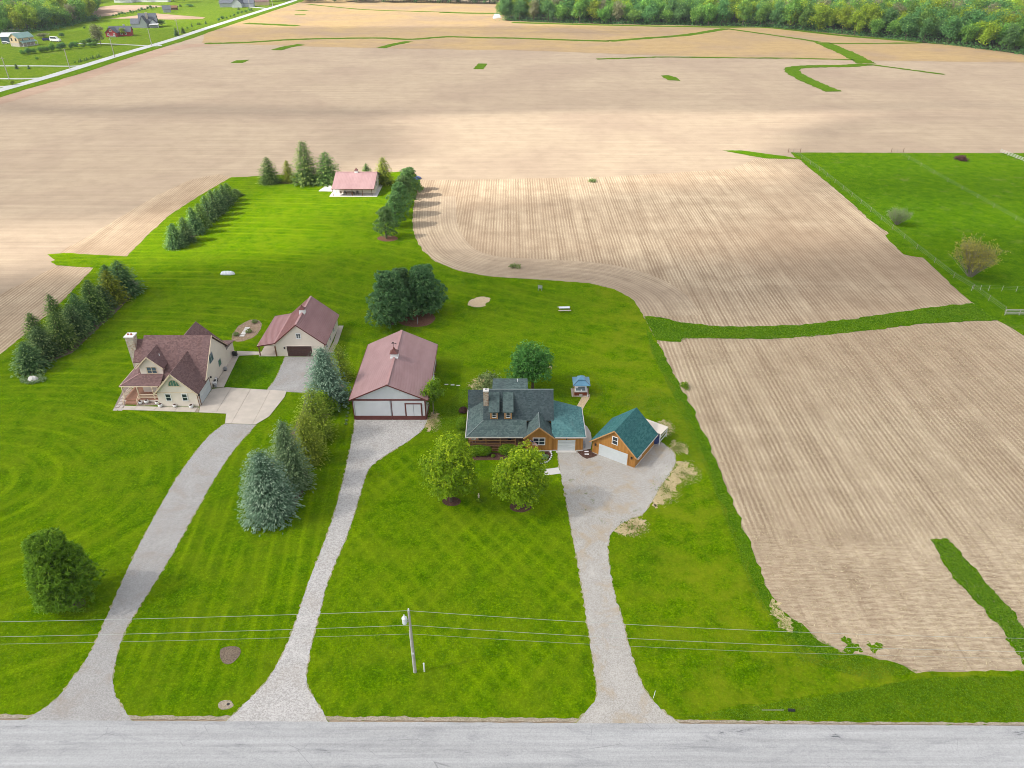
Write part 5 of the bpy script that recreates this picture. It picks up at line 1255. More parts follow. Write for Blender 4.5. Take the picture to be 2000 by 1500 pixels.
# the two front maples
for seed, (bx, by, tx, ty, wp, lb) in ((21, (881, 979, 872, 852, 104, 'left of the two round yellow green maples in front of the brown house')), (22, (1018, 990, 1016, 864, 102, 'right of the two round yellow green maples in front of the brown house'))):
    p = at(bx, by); h = hgt(p, tx, ty); rad = wid(p, wp)
    r_ = np.random.default_rng(seed); lim = [((0, 0, 1.6), (rad*.6*math.cos(a), rad*.6*math.sin(a), h*.55), .1) for a in r_.random(6)*6.28]
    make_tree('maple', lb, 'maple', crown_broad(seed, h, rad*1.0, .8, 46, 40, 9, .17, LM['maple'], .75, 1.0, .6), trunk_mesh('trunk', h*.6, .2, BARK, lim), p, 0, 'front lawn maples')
p = at(847, 809); h = hgt(p, 853, 736)
lim = [((0, 0, 2.2), (1.0*math.cos(a), 1.0*math.sin(a), 4.2), .05) for a in (0, 2, 4)]
make_tree('young_tree', 'slender young tree with bright leaves beside the big barn', 'tree', crown_broad(31, h, 1.75, h*.34, 16, 30, 5, .17, LM['young'], .5, 1.0, .6), trunk_mesh('trunk', h*.75, .085, BARKG, lim), p)
p = at(1040, 762); h = hgt(p, 1030, 674)
make_tree('broadleaf_tree', 'dark green broadleaf tree rising behind the brown house', 'tree', crown_broad(41, h, wid(p, 86), 1.0, 34, 52, 6, .2, LM['oak'], .3, 1.0, .4), trunk_mesh('trunk', h*.6, .22, BARK), p)
# clipped shrubs round the brown house
def clip_shrub(px, py, sx, sy, sz, label, mat='hedge', n=2600, size=.085, boxy=2.8, name='hedge', cat='hedge', group=None, rz=0):
    p = at(px, py); return make_tree(name, label, cat, crown_clipped(int(px), sx, sy, sz, n, size, LM[mat], boxy), None, p, rz, group)
clip_shrub(904, 841, 1.05, 1.05, 2.4, 'rounded bright green shrub farther along the left side of the porch', boxy=2.4)
clip_shrub(902, 874, 1.1, 1.35, 2.7, 'rounded bright green shrub at the front left corner of the porch', boxy=2.5)
clip_shrub(936, 888, 1.85, .85, 1.5, 'clipped long hedge left of the porch steps', n=3600)
clip_shrub(992, 886, 1.45, .85, 1.5, 'clipped hedge right of the porch steps behind the right maple', n=3000)
clip_shrub(1045, 893, .75, .6, .9, 'small yellow green shrub at the left end of the flower bed', 'young', 900, .09, 2.1, 'shrub', 'shrub')
clip_shrub(905, 806, .75, .75, .95, 'small burgundy shrub at the left side of the brown house', 'burgundy', 1100, .08, 2.1, 'shrub', 'shrub')
clip_shrub(1064, 895, .6, .5, .5, 'pale striped hosta in the flower bed below the double window', 'hosta', 420, .14, 2, 'hosta', 'plant')
clip_shrub(1055, 897, .3, .3, .32, 'small pale plant left of the hosta in the flower bed', 'hosta', 140, .1, 2, 'plant', 'plant')
clip_shrub(1059, 888, .4, .35, .5, 'small yellowish plant against the wall behind the hosta', 'young', 260, .09, 2, 'plant', 'plant')
clip_shrub(963, 893, .3, .3, .45, 'small green plant at the foot of the porch steps', 'bush', 200, .1, 2, 'plant', 'plant')
p = at(957, 764); make_tree('shrub', 'loose straggly shrub behind the left rear of the brown house', 'shrub', crown_broad(55, 2.6, 2.6, .1, 12, 34, 5, .2, LM['greybush'], .2, .8), None, p)
# edging stones of the flower bed, one by one
edg = [(1075.5, 884), (1077, 887.5), (1077.3, 891), (1076, 894.5), (1074, 898), (1071.5, 901), (1068, 903.3), (1064, 904.8), (1060, 905.5), (1056, 905), (1052, 903.6)]
for i, e in enumerate(edg):
    p = G(*e); s = random.uniform(.13, .2); t = MB().lathe([(s*.6, 0), (s, .06), (s*.75, .15), (s*.2, .2)], (0, 0, 0), 7).build('edging_stone', M['flag_white'])
    t.location = (p.x, p.y, .06); props(t, 'pale edging stone along the rim of the flower bed by the double window', 'stone', 'edging stones of the flower bed')
# willows and weeds on the right
for seed, (bx, by, tx, ty, wp, mt, bm, lb, n_) in enumerate(((1893, 545, 1896, 479, 86, 'willow', 'bark_grey', 'large leafless looking yellow willow bush by the pasture fence', 120), (1750, 441, 1750, 411, 46, 'greybush', 'bark_grey', 'smaller grey bare bush by the pasture fence', 90))):
    p = at(bx, by); h = hgt(p, tx, ty); rad = wid(p, wp)
    tw, tips = twigs_mesh(60 + seed, h, rad, n_, M[bm], .08, .05 if seed == 0 else .04)
    r_ = np.random.default_rng(seed); n = 7500 if seed == 0 else 2600; C = tips[r_.integers(0, len(tips), n)] + r_.normal(size=(n, 3))*.22
    t = thing('willow' if seed == 0 else 'bare_shrub', lb, 'shrub', p)
    o = link(bpy.data.objects.new('branches', tw)); o.parent = t
    o = link(bpy.data.objects.new('crown', leaves_mesh('crown', C, r_.normal(size=(n, 3)) + np.array([0, 0, .8]), np.full(n, .17 if seed == 0 else .13), r_.random(n), LM[mt], .6, seed))); o.parent = t
for px0, py0, w_, mt, lb in ((1005, 523, 1.5, 'greybush', 'dark weedy clump in the stubble above the curved headland'), (1156, 355, 1.4, 'greybush', 'small weed clump at the far edge of the middle stubble field'), (1338, 757, .9, 'bush', 'green weed at the edge of the right stubble field')):
    p = at(px0, py0); make_tree('weed_clump', lb, 'weeds', crown_broad(int(px0), w_*.7, w_, .02, 6, 16, 4, .15, LM[mt], .2, .7), None, p)
# small plants along the barn side and in the garden bed
for i, (a, c_) in enumerate(((681, 800), (680, 808), (678, 815), (677, 823), (676, 830))):
    p = at(a, c_); make_tree('flower_clump', 'small white flowering plant in the line left of the big barn', 'plant', crown_clipped(i, .22, .22, .35, 70, .09, LM['hosta'], 2), None, p, 0, 'white flowers beside the barn')
for i, (a, c_, lb) in enumerate(((461, 656, 'grey green plant at the left end of the garden bed'), (498, 631, 'small plant at the upper right end of the garden bed'), (486, 650, 'low plant right of the stepping stones in the garden bed'))):
    p = at(a, c_); make_tree('garden_plant', lb, 'plant', crown_clipped(70 + i, .6, .6, .7, 220, .12, LM['greybush'], 2), None, p)
for i, (a, c_) in enumerate(((482.8, 641.5), (480.5, 645.5), (477.6, 649.8), (475.3, 652.8), (473, 656.5))):
    p = G(a, c_); o = MB().box(-.48, .48, -.30, .30, 0, .07).build('stepping_stone', M['concrete_white']); o.location = (p.x, p.y, .066)
    props(o, ('topmost', 'second highest', 'middle', 'second lowest', 'lowest')[i] + ' pale stepping stone in the oval garden bed', 'stepping stone', 'garden bed stepping stones')

# ------------------------------------------------------------------ far woods
WT = {}
for kd, mt in (('green', 'wood_green'), ('dark', 'wood_dark'), ('lime', 'wood_lime'), ('budding', 'wood_pink')):
    WT[kd] = [crown_broad(500 + i*11 + len(kd), 20, 5.6, 1.0 if kd != 'budding' else 4, 18, 26, 3, .62, LM[mt], .35, 1.05, .25) for i in range(3 if kd in ('green', 'dark') else 2)]
WTR = trunk_mesh('trunk', 14, .26, M['bark'], n=5)
WLAB = {'green': 'leafy green tree', 'dark': 'dark green tree', 'lime': 'yellow green spring tree', 'budding': 'pale budding tree'}
rw = random.Random(3)
n_wood = 0
def wood_tree(x, y, where, group, kinds, hs=1.0, z=GZ):
    global n_wood
    kd = rw.choices(list(kinds), list(kinds.values()))[0]; s = rw.uniform(.82, 1.18) * hs
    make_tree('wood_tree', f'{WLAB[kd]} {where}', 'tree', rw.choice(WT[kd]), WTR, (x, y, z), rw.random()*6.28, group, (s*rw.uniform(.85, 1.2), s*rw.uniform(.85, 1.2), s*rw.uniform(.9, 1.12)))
    n_wood += 1
K1 = {'green': 6, 'dark': 4, 'lime': 1.8, 'budding': .6}; K2 = {'green': 4, 'dark': 1, 'lime': 5, 'budding': 1}; K3 = {'green': 2, 'dark': 7, 'lime': .3, 'budding': .3}
WL = [G(988, 41), G(1040, 43), G(1100, 45.5), G(1200, 48), G(1300, 49.5), G(1400, 51.5), G(1500, 53.5), G(1560, 59), G(1640, 67), G(1720, 74.5), G(1800, 83), G(1850, 87.5), G(1900, 94), G(1950, 100), G(2000, 107), G(2050, 115)]
wl = ragged(WL, 6.0, 2.0, .05, False)
fringe = []
for row in range(4):
    for i in range(row % 2, len(wl), 2 if row < 2 else 2):
        p = wl[i]; d = Vector((-.25, 1, 0)) if p.x < 250 else Vector((.6, .9, 0))
        q = p + d * (4 + row * 9 + rw.uniform(-2, 2)) + Vector((rw.uniform(-3, 3), 0, 0))
        if n_wood < 205 and rw.random() < (1 if row < 2 else .85):
            st = ('by the far tree line', 'left of the waterway fork', 'above the waterway fork', 'above the golden field corner', 'near the right picture edge')[min(4, int(5 * i / len(wl)))]
            wood_tree(q.x, q.y, ('first in the woods ', 'second row in the woods ', 'third row in the woods ', 'deep in the woods ')[row] + st, 'trees of the far right woods', K1 if q.x < 330 else {'green': 5, 'dark': 1, 'lime': 3, 'budding': .8})
sheet('woodland_floor', [(p.x, p.y + 1.5) for p in wl] + [(900, 700), (900, 1500), (-6, 1500)], 'forest_floor', .12, px=False, label='dark floor of the far right woods', cat='ground')
# left woods
LWL = [G(0, 70), G(40, 66), G(90, 60), G(130, 51), G(165, 43), G(184, 37)]
lw = ragged(LWL, 6.0, 2.0, .05, False)
nl = 0
for row in range(5):
    for i in range(row % 2, len(lw), 2):
        p = lw[i]; q = p + Vector((-.55, .8, 0)) * (3 + row * 9 + rw.uniform(-2, 2))
        if nl < 62: wood_tree(q.x, q.y, ('in the first row', 'in the second row', 'in the third row', 'in the fourth row', 'at the back')[row] + ' of the left wood ' + ('at its left end', 'behind the tan house', 'at its right')[min(2, int(3 * i / len(lw)))], 'trees of the upper left wood', K2, .95); nl += 1
sheet('woodland_floor', [(p.x - 2, p.y + 1.5) for p in lw] + [(-408, 790), (-460, 860), (-900, 860), (-900, 560)], 'forest_floor', .12, px=False, label='dark floor of the upper left wood', cat='ground')
# dark tree line at the top centre
for i in range(34):
    x = -150 + i * 4.4 + rw.uniform(-1.5, 1.5); p = G(750 + i*7.2, 5.5 + .12*i)
    wood_tree(p.x + rw.uniform(-2, 2), p.y + 6 + (i % 3) * 6, 'in the dark tree line along the top of the picture', 'trees of the far tree line', K3, .8)
def mass(name, pts, label, spacing, smin, smax):
    """the rest of a wood, that nobody could count: tree crowns instanced on points"""
    me = bpy.data.meshes.new(name); me.from_pydata(pts, [], []); me.update()
    o = link(bpy.data.objects.new(name, me)); props(o, label, 'wood', None, 'stuff')
    src = bpy.data.collections.new(name + '_crowns')
    for kd, n in (('green', 3), ('dark', 2), ('lime', 2), ('budding', 1)):
        for i in range(n): src.objects.link(bpy.data.objects.new('wood_crown', WT[kd][i % len(WT[kd])]))
    ng = bpy.data.node_groups.new(name, 'GeometryNodeTree')
    ng.interface.new_socket('Geometry', in_out='INPUT', socket_type='NodeSocketGeometry'); ng.interface.new_socket('Geometry', in_out='OUTPUT', socket_type='NodeSocketGeometry')
    N = ng.nodes; gi, go = N.new('NodeGroupInput'), N.new('NodeGroupOutput')
    iop = N.new('GeometryNodeInstanceOnPoints'); ci = N.new('GeometryNodeCollectionInfo')
    ci.inputs['Collection'].default_value = src; ci.inputs['Separate Children'].default_value = True; ci.inputs['Reset Children'].default_value = True
    iop.inputs['Pick Instance'].default_value = True
    rv = N.new('FunctionNodeRandomValue'); rv.data_type = 'FLOAT_VECTOR'; rv.inputs[0].default_value = (0, 0, 0); rv.inputs[1].default_value = (.1, .1, 6.28)
    rs = N.new('FunctionNodeRandomValue'); rs.data_type = 'FLOAT'; rs.inputs[2].default_value = smin; rs.inputs[3].default_value = smax; rs.inputs['Seed'].default_value = 5
    ng.links.new(gi.outputs[0], iop.inputs['Points']); ng.links.new(ci.outputs[0], iop.inputs['Instance']); ng.links.new(rv.outputs[0], iop.inputs['Rotation']); ng.links.new(rs.outputs[1], iop.inputs['Scale']); ng.links.new(iop.outputs[0], go.inputs[0])
    md = o.modifiers.new('crowns', 'NODES'); md.node_group = ng
    return o
def inside(x, y, P):
    c = False
    for i in range(len(P)):
        a, b_ = P[i], P[i-1]
        if (a[1] > y) != (b_[1] > y) and x < (b_[0]-a[0])*(y-a[1])/(b_[1]-a[1]) + a[0]: c = not c
    return c
PR = [(p.x + (8 if p.x > 250 else 0), p.y + (34 if p.x < 250 else 30)) for p in WL] + [(700, 640), (760, 1180), (0, 1180)]
pts = []
yy = 520
while yy < 1180:
    xx = -10
    while xx < 760:
        x, y = xx + rw.uniform(-3, 3), yy + rw.uniform(-3, 3)
        if inside(x, y, PR): pts.append((x, y, GZ))
        xx += 9
    yy += 9
mass('far_woods', pts, 'rest of the dense mixed woods filling the upper right', 9, .85, 1.2)
PL = [(p.x - 20, p.y + 38) for p in LWL] + [(-395, 790), (-440, 860), (-820, 860), (-820, 640)]
pts = []
yy = 560
while yy < 870:
    xx = -820
    while xx < -320:
        x, y = xx + rw.uniform(-3, 3), yy + rw.uniform(-3, 3)
        if inside(x, y, PL): pts.append((x, y, GZ))
        xx += 9
    yy += 9
mass('left_woods', pts, 'rest of the bright green wood at the upper left', 9, .8, 1.1)
pts = [(rw.uniform(-520, -300), rw.uniform(900, 1150), GZ) for _ in range(170)] + [(rw.uniform(-330, -262), rw.uniform(900, 1100), GZ) for _ in range(60)] + [(rw.uniform(-240, 0), rw.uniform(905, 1010), GZ) for _ in range(260)]
mass('distant_trees', pts, 'distant trees along the very top of the picture', 9, .55, .95)

def undergrowth(line, n, seed, label, dx, dy, hmax=4.5):
    r = np.random.default_rng(seed); L = np.array([(p.x, p.y) for p in line]); k = r.integers(0, len(L), n); d = r.random(n)
    C = np.stack([L[k, 0] + dx*d*14 + r.normal(size=n)*3, L[k, 1] + dy*d*14 + r.normal(size=n)*1.5 + 1, (r.random(n)**1.4)*hmax*(.35 + .65*d)], 1)
    me = leaves_mesh('undergrowth', C, r.normal(size=(n, 3)) + np.array([0, -.4, .6]), r.uniform(.35, .8, n), r.random(n)*.8, LM['wood_dark'], .62, seed)
    props(link(bpy.data.objects.new('undergrowth', me)), label, 'undergrowth', None, 'stuff')
undergrowth(wl, 7000, 91, 'leafy undergrowth along the foot of the far right woods', .1, 1)
undergrowth(lw, 3200, 92, 'leafy undergrowth along the foot of the upper left wood', -.5, .8)
# ------------------------------------------------------------------ far houses and small things
def far_house(name, label, cat, cx, cy, rz, w_, d_, e_, r_, wall, roof, wins=(), axis='x', over=.5):
    """gabled house: ridge along its own x; w_ along the ridge, d_ across"""
    t = thing(name, label, cat, (cx, cy, .05), rz)
    MB().prism([(-w_/2, -d_/2, 0), (-w_/2, -d_/2, e_), (-w_/2, 0, r_-.25), (-w_/2, d_/2, e_), (-w_/2, d_/2, 0)], (w_, 0, 0)).build('wall', M[wall], t)
    k = (r_ - e_) / (d_/2)
    for s in (-1, 1): MB().slab([(-w_/2-over, s*(d_/2+over), e_ - over*k + .1), (w_/2+over, s*(d_/2+over), e_ - over*k + .1), (w_/2+over, 0, r_+.1), (-w_/2-over, 0, r_+.1)][::-s], .2).build('roof', M[roof], t)
    for (c, n, ww, hh, fm) in wins: window(t, c, n, ww, hh, M[fm], M['glass'], 1, 2, .18)
    return t
p = (G(20, 91) + G(58, 91)) / 2
q0 = G(38, 91)
t = far_house('house', 'tan two storey house with stone base and green metal roof at the upper left', 'house', -341.5, 562, R(68), 12, 8.5, 5.6, 8.2, 'tan_siding', 'green_metal',
          [((-6.02, -2.0, 4.4), -X, 1.0, 1.6, 'black'), ((-6.02, 2.0, 4.4), -X, 1.0, 1.6, 'black'), ((-2.5, -4.28, 4.2), -Y, 1.0, 1.5, 'white'), ((2.5, -4.28, 4.2), -Y, 1.0, 1.5, 'white')])
MB().box(-6.08, 6.08, -4.33, 4.33, 0, 2.3).build('stone_base', M['stone_wall'], t)
MB().slab([(-5.5, -7.2, 2.7), (6.2, -7.2, 2.7), (6.2, -4.3, 3.7), (-5.5, -4.3, 3.7)], .15).build('porch_roof', M['green_metal'], t)
for xx in (-5.2, -2.4, .4, 3.2, 5.9): MB().box(xx-.1, xx+.1, -7.0, -6.8, 0, 2.65).build('porch_post', M['white'], t)
MB().box(-5.4, 6.1, -7.0, -4.4, 0, .5).build('porch_deck', M['grey_wood'], t)
far_house('shed', 'blue grey shed with pale roof behind the tan house', 'shed', -362, 586, R(8), 13, 9, 3.6, 5.6, 'blue_wall', 'pale_metal')
far_house('shed', 'small grey shed at the left edge behind the tan house', 'shed', -381, 577, R(8), 7, 6, 2.6, 4.0, 'grey_siding', 'slate')
t = far_house('house', 'red barn style house with white windows and slate roof', 'house', -297.5, 617, R(12), 15, 8, 3.4, 6.6, 'red', 'slate', [((4.0, -4.02, 1.7), -Y, 1.0, 1.3, 'white'), ((1.0, -4.02, 1.7), -Y, 1.0, 1.3, 'white')])
t2 = far_house('house_wing', 'red wing', 'house', 0, 0, 0, 9.5, 8.2, 3.2, 6.4, 'red', 'slate', [((-4.78, -2.2, 1.7), -X, 1.0, 1.3, 'white'), ((-4.78, 2.2, 1.7), -X, 1.0, 1.3, 'white'), ((-4.78, 0, 4.4), -X, 1.3, 1.2, 'white')])
for o in list(t2.children):
    for c_ in list(o.children):
        if c_.name.startswith('pane'): pass
    mw = Matrix.Translation((-4.6, -2.6, 0)) @ Matrix.Rotation(R(78), 4, 'Z'); o.parent = t; o.matrix_local = mw; o.name = 'wing_' + o.name.split('.')[0]
bpy.data.objects.remove(t2)
MB().box(2, 3.2, 1.2, 2.4, 5, 7.6).build('chimney', M['grey_siding'], t)
MB().box(-7, -2.5, -8.5, -5.6, 0, .9).build('terrace', M['grey_wood'], t)
t = far_house('house', 'large grey house with steep slate gables beyond the red one', 'house', -301, 676, R(15), 13, 10, 3.6, 10.2, 'grey_siding', 'slate', [((2, -5.02, 1.9), -Y, 1.4, 1.4, 'white')])
def far_wing(t, lx, ly, rz, w_, d_, e_, r_, wall, roof):
    m_ = Matrix.Translation((lx, ly, 0)) @ Matrix.Rotation(rz, 4, 'Z')
    o = MB().prism([(-w_/2, -d_/2, 0), (-w_/2, -d_/2, e_), (-w_/2, 0, r_-.25), (-w_/2, d_/2, e_), (-w_/2, d_/2, 0)], (w_, 0, 0)).build('wing_wall', M[wall], t); o.matrix_local = m_
    for s in (-1, 1):
        o = MB().slab([(-w_/2-.4, s*(d_/2+.4), e_-.2), (w_/2+.4, s*(d_/2+.4), e_-.2), (w_/2+.4, 0, r_+.1), (-w_/2-.4, 0, r_+.1)][::-s], .2).build('wing_roof', M[roof], t); o.matrix_local = m_
far_wing(t, -9.0, -1.5, 0, 8, 8, 3.2, 6.6, 'grey_siding', 'slate'); far_wing(t, -3.2, -4.8, R(90), 8, 5.4, 3.4, 8.8, 'grey_siding', 'slate'); far_wing(t, 4.2, -4.6, R(90), 5, 5, 3.4, 6.4, 'grey_siding', 'slate')
MB().box(-1.0, .6, -3.2, -1.8, 5, 11).build('chimney', M['stone_wall'], t)
MB().slab([(1.5, -10.5, 2.6), (8.5, -10.5, 2.6), (8.5, -7.2, 3.1), (1.5, -7.2, 3.1)], .15).build('porch_roof', M['pale_metal'], t)
for xx in (1.8, 8.2): MB().box(xx-.12, xx+.12, -10.3, -10.1, 0, 2.6).build('porch_post', M['white'], t)
t = far_house('house', 'wide grey house with pale roof near the top beside the country road', 'house', -296, 858, R(10), 14, 10, 4, 7.5, 'grey_siding', 'slate'); far_wing(t, 12, -4, R(80), 14, 10, 4, 8.5, 'grey_siding', 'slate'); far_wing(t, 22, 0, 0, 10, 9, 3.5, 7, 'grey_siding', 'slate')
far_house('house', 'brownish roofed house at the top edge right of the wide grey house', 'house', -266, 880, R(10), 14, 10, 4, 8, 'tan_siding', 'maroon_shingle')
for i, (a, c_, lb) in enumerate(((245, 4.5, 'white far building at the top edge, left one behind the small tan field'), (300, 3.5, 'long white far building at the top edge behind the small tan field'))):
    q = G(a, c_); far_house('farm_building', lb, 'building', q.x, q.y, 0, 20 + i*16, 10, 4, 7, 'white', 'pale_metal')
q = G(327, 24); far_house('shed', 'little grey shed in the meadow beyond the grey house', 'shed', q.x, q.y, .4, 7, 6, 3, 6, 'grey_siding', 'slate')
q = G(341, 19.5); far_house('shed', 'little brown shed right of the grey meadow shed', 'shed', q.x, q.y, .2, 6, 4, 2.5, 4, 'wood_dark', 'wood_dark')
# parked things by the tan house
def vehicle(px, py, rz, L_, H_, mat, name, label, cat):
    p = G(px, py); t = thing(name, label, cat, (p.x, p.y, .06), rz)
    MB().prism([(-L_/2, -.95, .45), (L_/2, -.95, .45), (L_/2, -.95, H_*.55), (L_*.28, -.95, H_*.6), (L_*.18, -.95, H_), (-L_*.45, -.95, H_), (-L_/2, -.95, H_*.55)], (0, 1.9, 0)).build('body', M[mat], t)
    MB().prism([(L_*.26, -.97, H_*.62), (L_*.17, -.97, H_*.95), (-L_*.4, -.97, H_*.95), (-L_*.42, -.97, H_*.62)], (0, 1.94, 0)).build('window', M['glass'], t)
    for xx in (-L_*.32, L_*.32):
        for yy in (-.95, .95): MB().tube([(xx, yy-.1, .35), (xx, yy+.1, .35)], .35, 10).build('wheel', M['black'], t)
vehicle(92, 80, .1, 5.6, 1.8, 'navy', 'car', 'dark blue parked car beside the tan house', 'car')
vehicle(109, 81.5, -.3, 8.5, 3.3, 'white', 'camper', 'white parked camper on the lane by the tan house', 'camper')
vehicle(12, 86, .2, 4.6, 1.6, 'white', 'car', 'white parked car on the grass left of the tan house', 'car')
# scattered far trees of the meadow
FT = {'ev': [spruce_mesh('s', 0), spruce_mesh('d', 1)]}
for (a, c_, tx, ty, wp, kd, lb) in ((345, 70.5, 344, 54, 11, 'ev', 'dark spruce behind a utility pole by the country road'), (358, 65, 357, 53, 11, 'ev', 'dark spruce right of the pole spruce by the country road'), (386, 48.5, 385.5, 44, 4.5, 'ev', 'left small spruce of a close pair in the far meadow'), (390, 48.5, 389.5, 44, 5, 'ev', 'right small spruce of a close pair in the far meadow'), (402, 47, 401.5, 40, 5.5, 'ev', 'single small spruce in the far meadow near the road'),
                                   (375, 53, 374.5, 45, 4, 'ev', 'thin young tree in the far meadow'), (366, 56, 366, 52, 4, 'gr', 'tiny round bush in the far meadow left of the thin tree'), (377, 60.5, 377, 57.5, 5, 'gr', 'low dark bush in the far meadow near the road'),
                                   (317, 51, 316, 33, 13, 'gr', 'leafy tree right beside the large grey house'), (241, 71, 241, 52, 12, 'li', 'yellow green tree in front of the red house'), (198, 89, 190, 45, 26, 'bu', 'tall sparse tree in the meadow left of the red house'), (121, 73, 119, 63, 12, 'da', 'dark bush in the meadow behind the parked camper'), (86, 74, 84, 64, 24, 'bu', 'pale blooming bush behind the tan house'),
                                   (33, 135, 32, 124.5, 9, 'ev', 'left dark small evergreen by the farm lane at the left edge'), (57, 135, 56, 127, 7, 'ev', 'right dark small evergreen by the farm lane at the left edge'), (25, 166, 24, 155.5, 9.5, 'li', 'yellow round shrub near the country road at the left edge'), (73, 117, 72, 109, 7, 'gr', 'small round headed tree in the meadow below the hedge'), (147, 124, 147, 118, 4, 'gr', 'tiny young tree at the left end of the saplings'),
                                   (436, 12, 434, 5, 12, 'ev', 'dark tree left of the wide grey house at the top'), (466, 19, 465, 14, 7, 'ev', 'evergreen bush in front of the wide grey house'), (487, 20, 486, 13, 6, 'ev', 'evergreen by the road at the right of the wide grey house'), (492, 21, 491, 15, 4, 'ev', 'small evergreen beside the road near the top'), (352, 13, 351, 8, 8, 'ev', 'dark evergreen clump in the far meadow at the top'), (370, 13, 369, 7.5, 14, 'da', 'wide dark bush clump in the far meadow at the top'), (327, 15, 326, 9, 6, 'gr', 'small tree behind the little grey shed'),
                                   (166, 56, 165.5, 51, 6, 'da', 'small dark bush in the middle of the left meadow'), (195, 56, 194.5, 52, 5, 'da', 'small dark bush near the tall sparse tree'), (211, 58, 210.5, 54, 4.5, 'da', 'little dark bush left of the red house'), (187, 40, 185, 32, 14, 'da', 'dark bush at the corner of the upper left wood')):
    p = at(a, c_); h = hgt(p, tx, ty); rad = wid(p, wp)
    me = FT['ev'][int(a) % 2] if kd == 'ev' else WT[{'gr': 'green', 'li': 'lime', 'bu': 'budding', 'da': 'dark'}[kd]][int(a) % 2]
    sc = (rad/3.1, rad/3.1, h/8) if kd == 'ev' else (rad/5.4, rad/5.4, h/20)
    make_tree('meadow_tree', lb, 'tree', me, WTR if kd != 'ev' else TRK, p, a, 'scattered trees of the far meadow', sc)
# saplings in a row
for i in range(12):
    p = at(154 + i*4.0, 122 - i*1.0); s = .7 + .3*math.sin(i*2.1)
    make_tree('sapling', 'tiny dark sapling in the evenly spaced row beside the country road', 'tree', FT['ev'][0], None, p, i, 'row of saplings by the country road', (s*.28, s*.28, s*.28))
# overgrown hedge
hp = [(48, 108), (58, 106), (68, 104.5), (80, 103), (92, 101.5), (104, 100), (116, 98), (128, 97), (140, 96), (152, 95), (164, 94), (176, 93), (188, 92)]
for i, (a, c_) in enumerate(hp):
    for k in range(2):
        p = at(a + rw.uniform(-4, 4), c_ - k*4.5*(i > 5)); s = rw.uniform(.16, .26)
        make_tree('hedge_bush', 'scrubby bush in the overgrown meadow hedge ' + ('at its left end', 'left of its middle', 'right of its middle', 'towards the red house')[min(3, i*4//13)] + (' in front', ' at the back')[k], 'bush', rw.choice(WT['dark'] + WT['green']), None, p, rw.random()*6, 'bushes of the overgrown meadow hedge', (s*1.7, s*1.7, s))
for i in range(16):
    p = at(222 + i*5.6, 33 - i*1.1 + rw.uniform(-.5, .5)); s = rw.uniform(.1, .2)
    make_tree('hedge_bush', 'small bush along the little tan field ' + ('at the left end of its line', 'in the middle of its line', 'at the right end of its line')[i*3//16], 'bush', rw.choice(WT['dark']), None, p, rw.random()*6, 'bushes along the small tan field', (s*1.6, s*1.6, s))
for i in range(9):
    p = at(428 + i*7.5, 42 - i*2.4 + rw.uniform(-.6, .6)); s = rw.uniform(.1, .2)
    make_tree('hedge_bush', 'small bush along the left side of the country road near the top', 'bush', rw.choice(WT['dark'] + WT['green']), None, p, rw.random()*6, 'bushes along the country road', (s*1.6, s*1.6, s))

# utility poles
def util_pole(x, y, h, label, group=None, arm=True, main=False, s=1.0):
    t = thing('utility_pole', label, 'utility pole', (x, y, .05), 0, group)
    MB().tube([(0, 0, 0), (0, 0, h*.5), (0, 0, h)], [.165*s, .145*s, .115*s], 10).build('pole', M['pole_wood'], t)
    if arm and not main: MB().box(-1.1, 1.1, -.06, .06, h-.6, h-.46).build('crossarm', M['pole_wood'], t)
    ins = MB().lathe([(.05, 0), (.08, .06), (.05, .12), (.09, .18), (.06, .28), (.02, .3)], (0, 0, h), 8); ins.build('insulator', M['white'], t)
    return t
pp = G(811, 1313)
t = util_pole(pp.x, pp.y, 9.9, 'grey wooden utility pole with transformer beside the road', main=True, s=1.05)
tf = MB().lathe([(.22, 0), (.26, .05), (.26, .72), (.29, .74), (.29, .80), (.16, .88), (.05, .92)], (-.52, -.05, 8.0), 14).build('transformer', M['silver'], t)
m = MB(); m.lathe([(.05, 0), (.07, .1), (.05, .2), (.07, .3), (.04, .42)], (-.52, -.05, 8.9), 8); m.lathe([(.04, 0), (.06, .08), (.03, .26)], (-.40, -.18, 8.86), 8); m.build('bushing', M['white'], tf)
m = MB(); m.bar((-.3, -.05, 8.3), (-.1, -.02, 8.3), .08, .1); m.bar((-.3, -.05, 8.6), (-.1, -.02, 8.6), .08, .1); m.build('bracket', M['grey'], t)
m = MB(); m.tube([(-.15, -.08, .0), (-.145, -.08, 6.9)], .035, 6); m.build('ground_conduit', M['flag_white'], t)
m = MB(); m.obox((0, -.16, 3.3), X, Z, Y, .12, .14, .01); m.build('pole_tag', M['silver'], t)
for nm, rows, zc in (('topmost', ((8.22, 9.98, 6.47)), .020), ('middle', ((5.9, 7.75, 4.33)), .020), ('lowest', ((4.75, 6.4, 3.16)), .013)):
    zl, z0, zr = rows
    P = []
    for i in range(-24, 25):
        x = i * 4.0; u = abs(x) / 45.0; e = zl if x < 0 else zr
        P.append((pp.x + x * 1.0, pp.y - .06, z0 + (e - z0) * (u * 1.35 - .35 * u * u)))
    o = MB().tube(P, zc * .8, 5).build('overhead_wire', M['wire'])
    props(o, f'{nm} of the three pale wires strung along the road past the pole', 'wire', 'overhead wires along the road')
MB_ = MB().lathe([(.085, 0), (.085, 1.25), (.10, 1.26), (.10, 1.38), (.05, 1.43)], (0, 0, 0), 10).build('marker_post', M['white'])
p = G(829, 1312); MB_.location = (p.x, p.y, .05); props(MB_, 'short white marker post beside the utility pole', 'post')
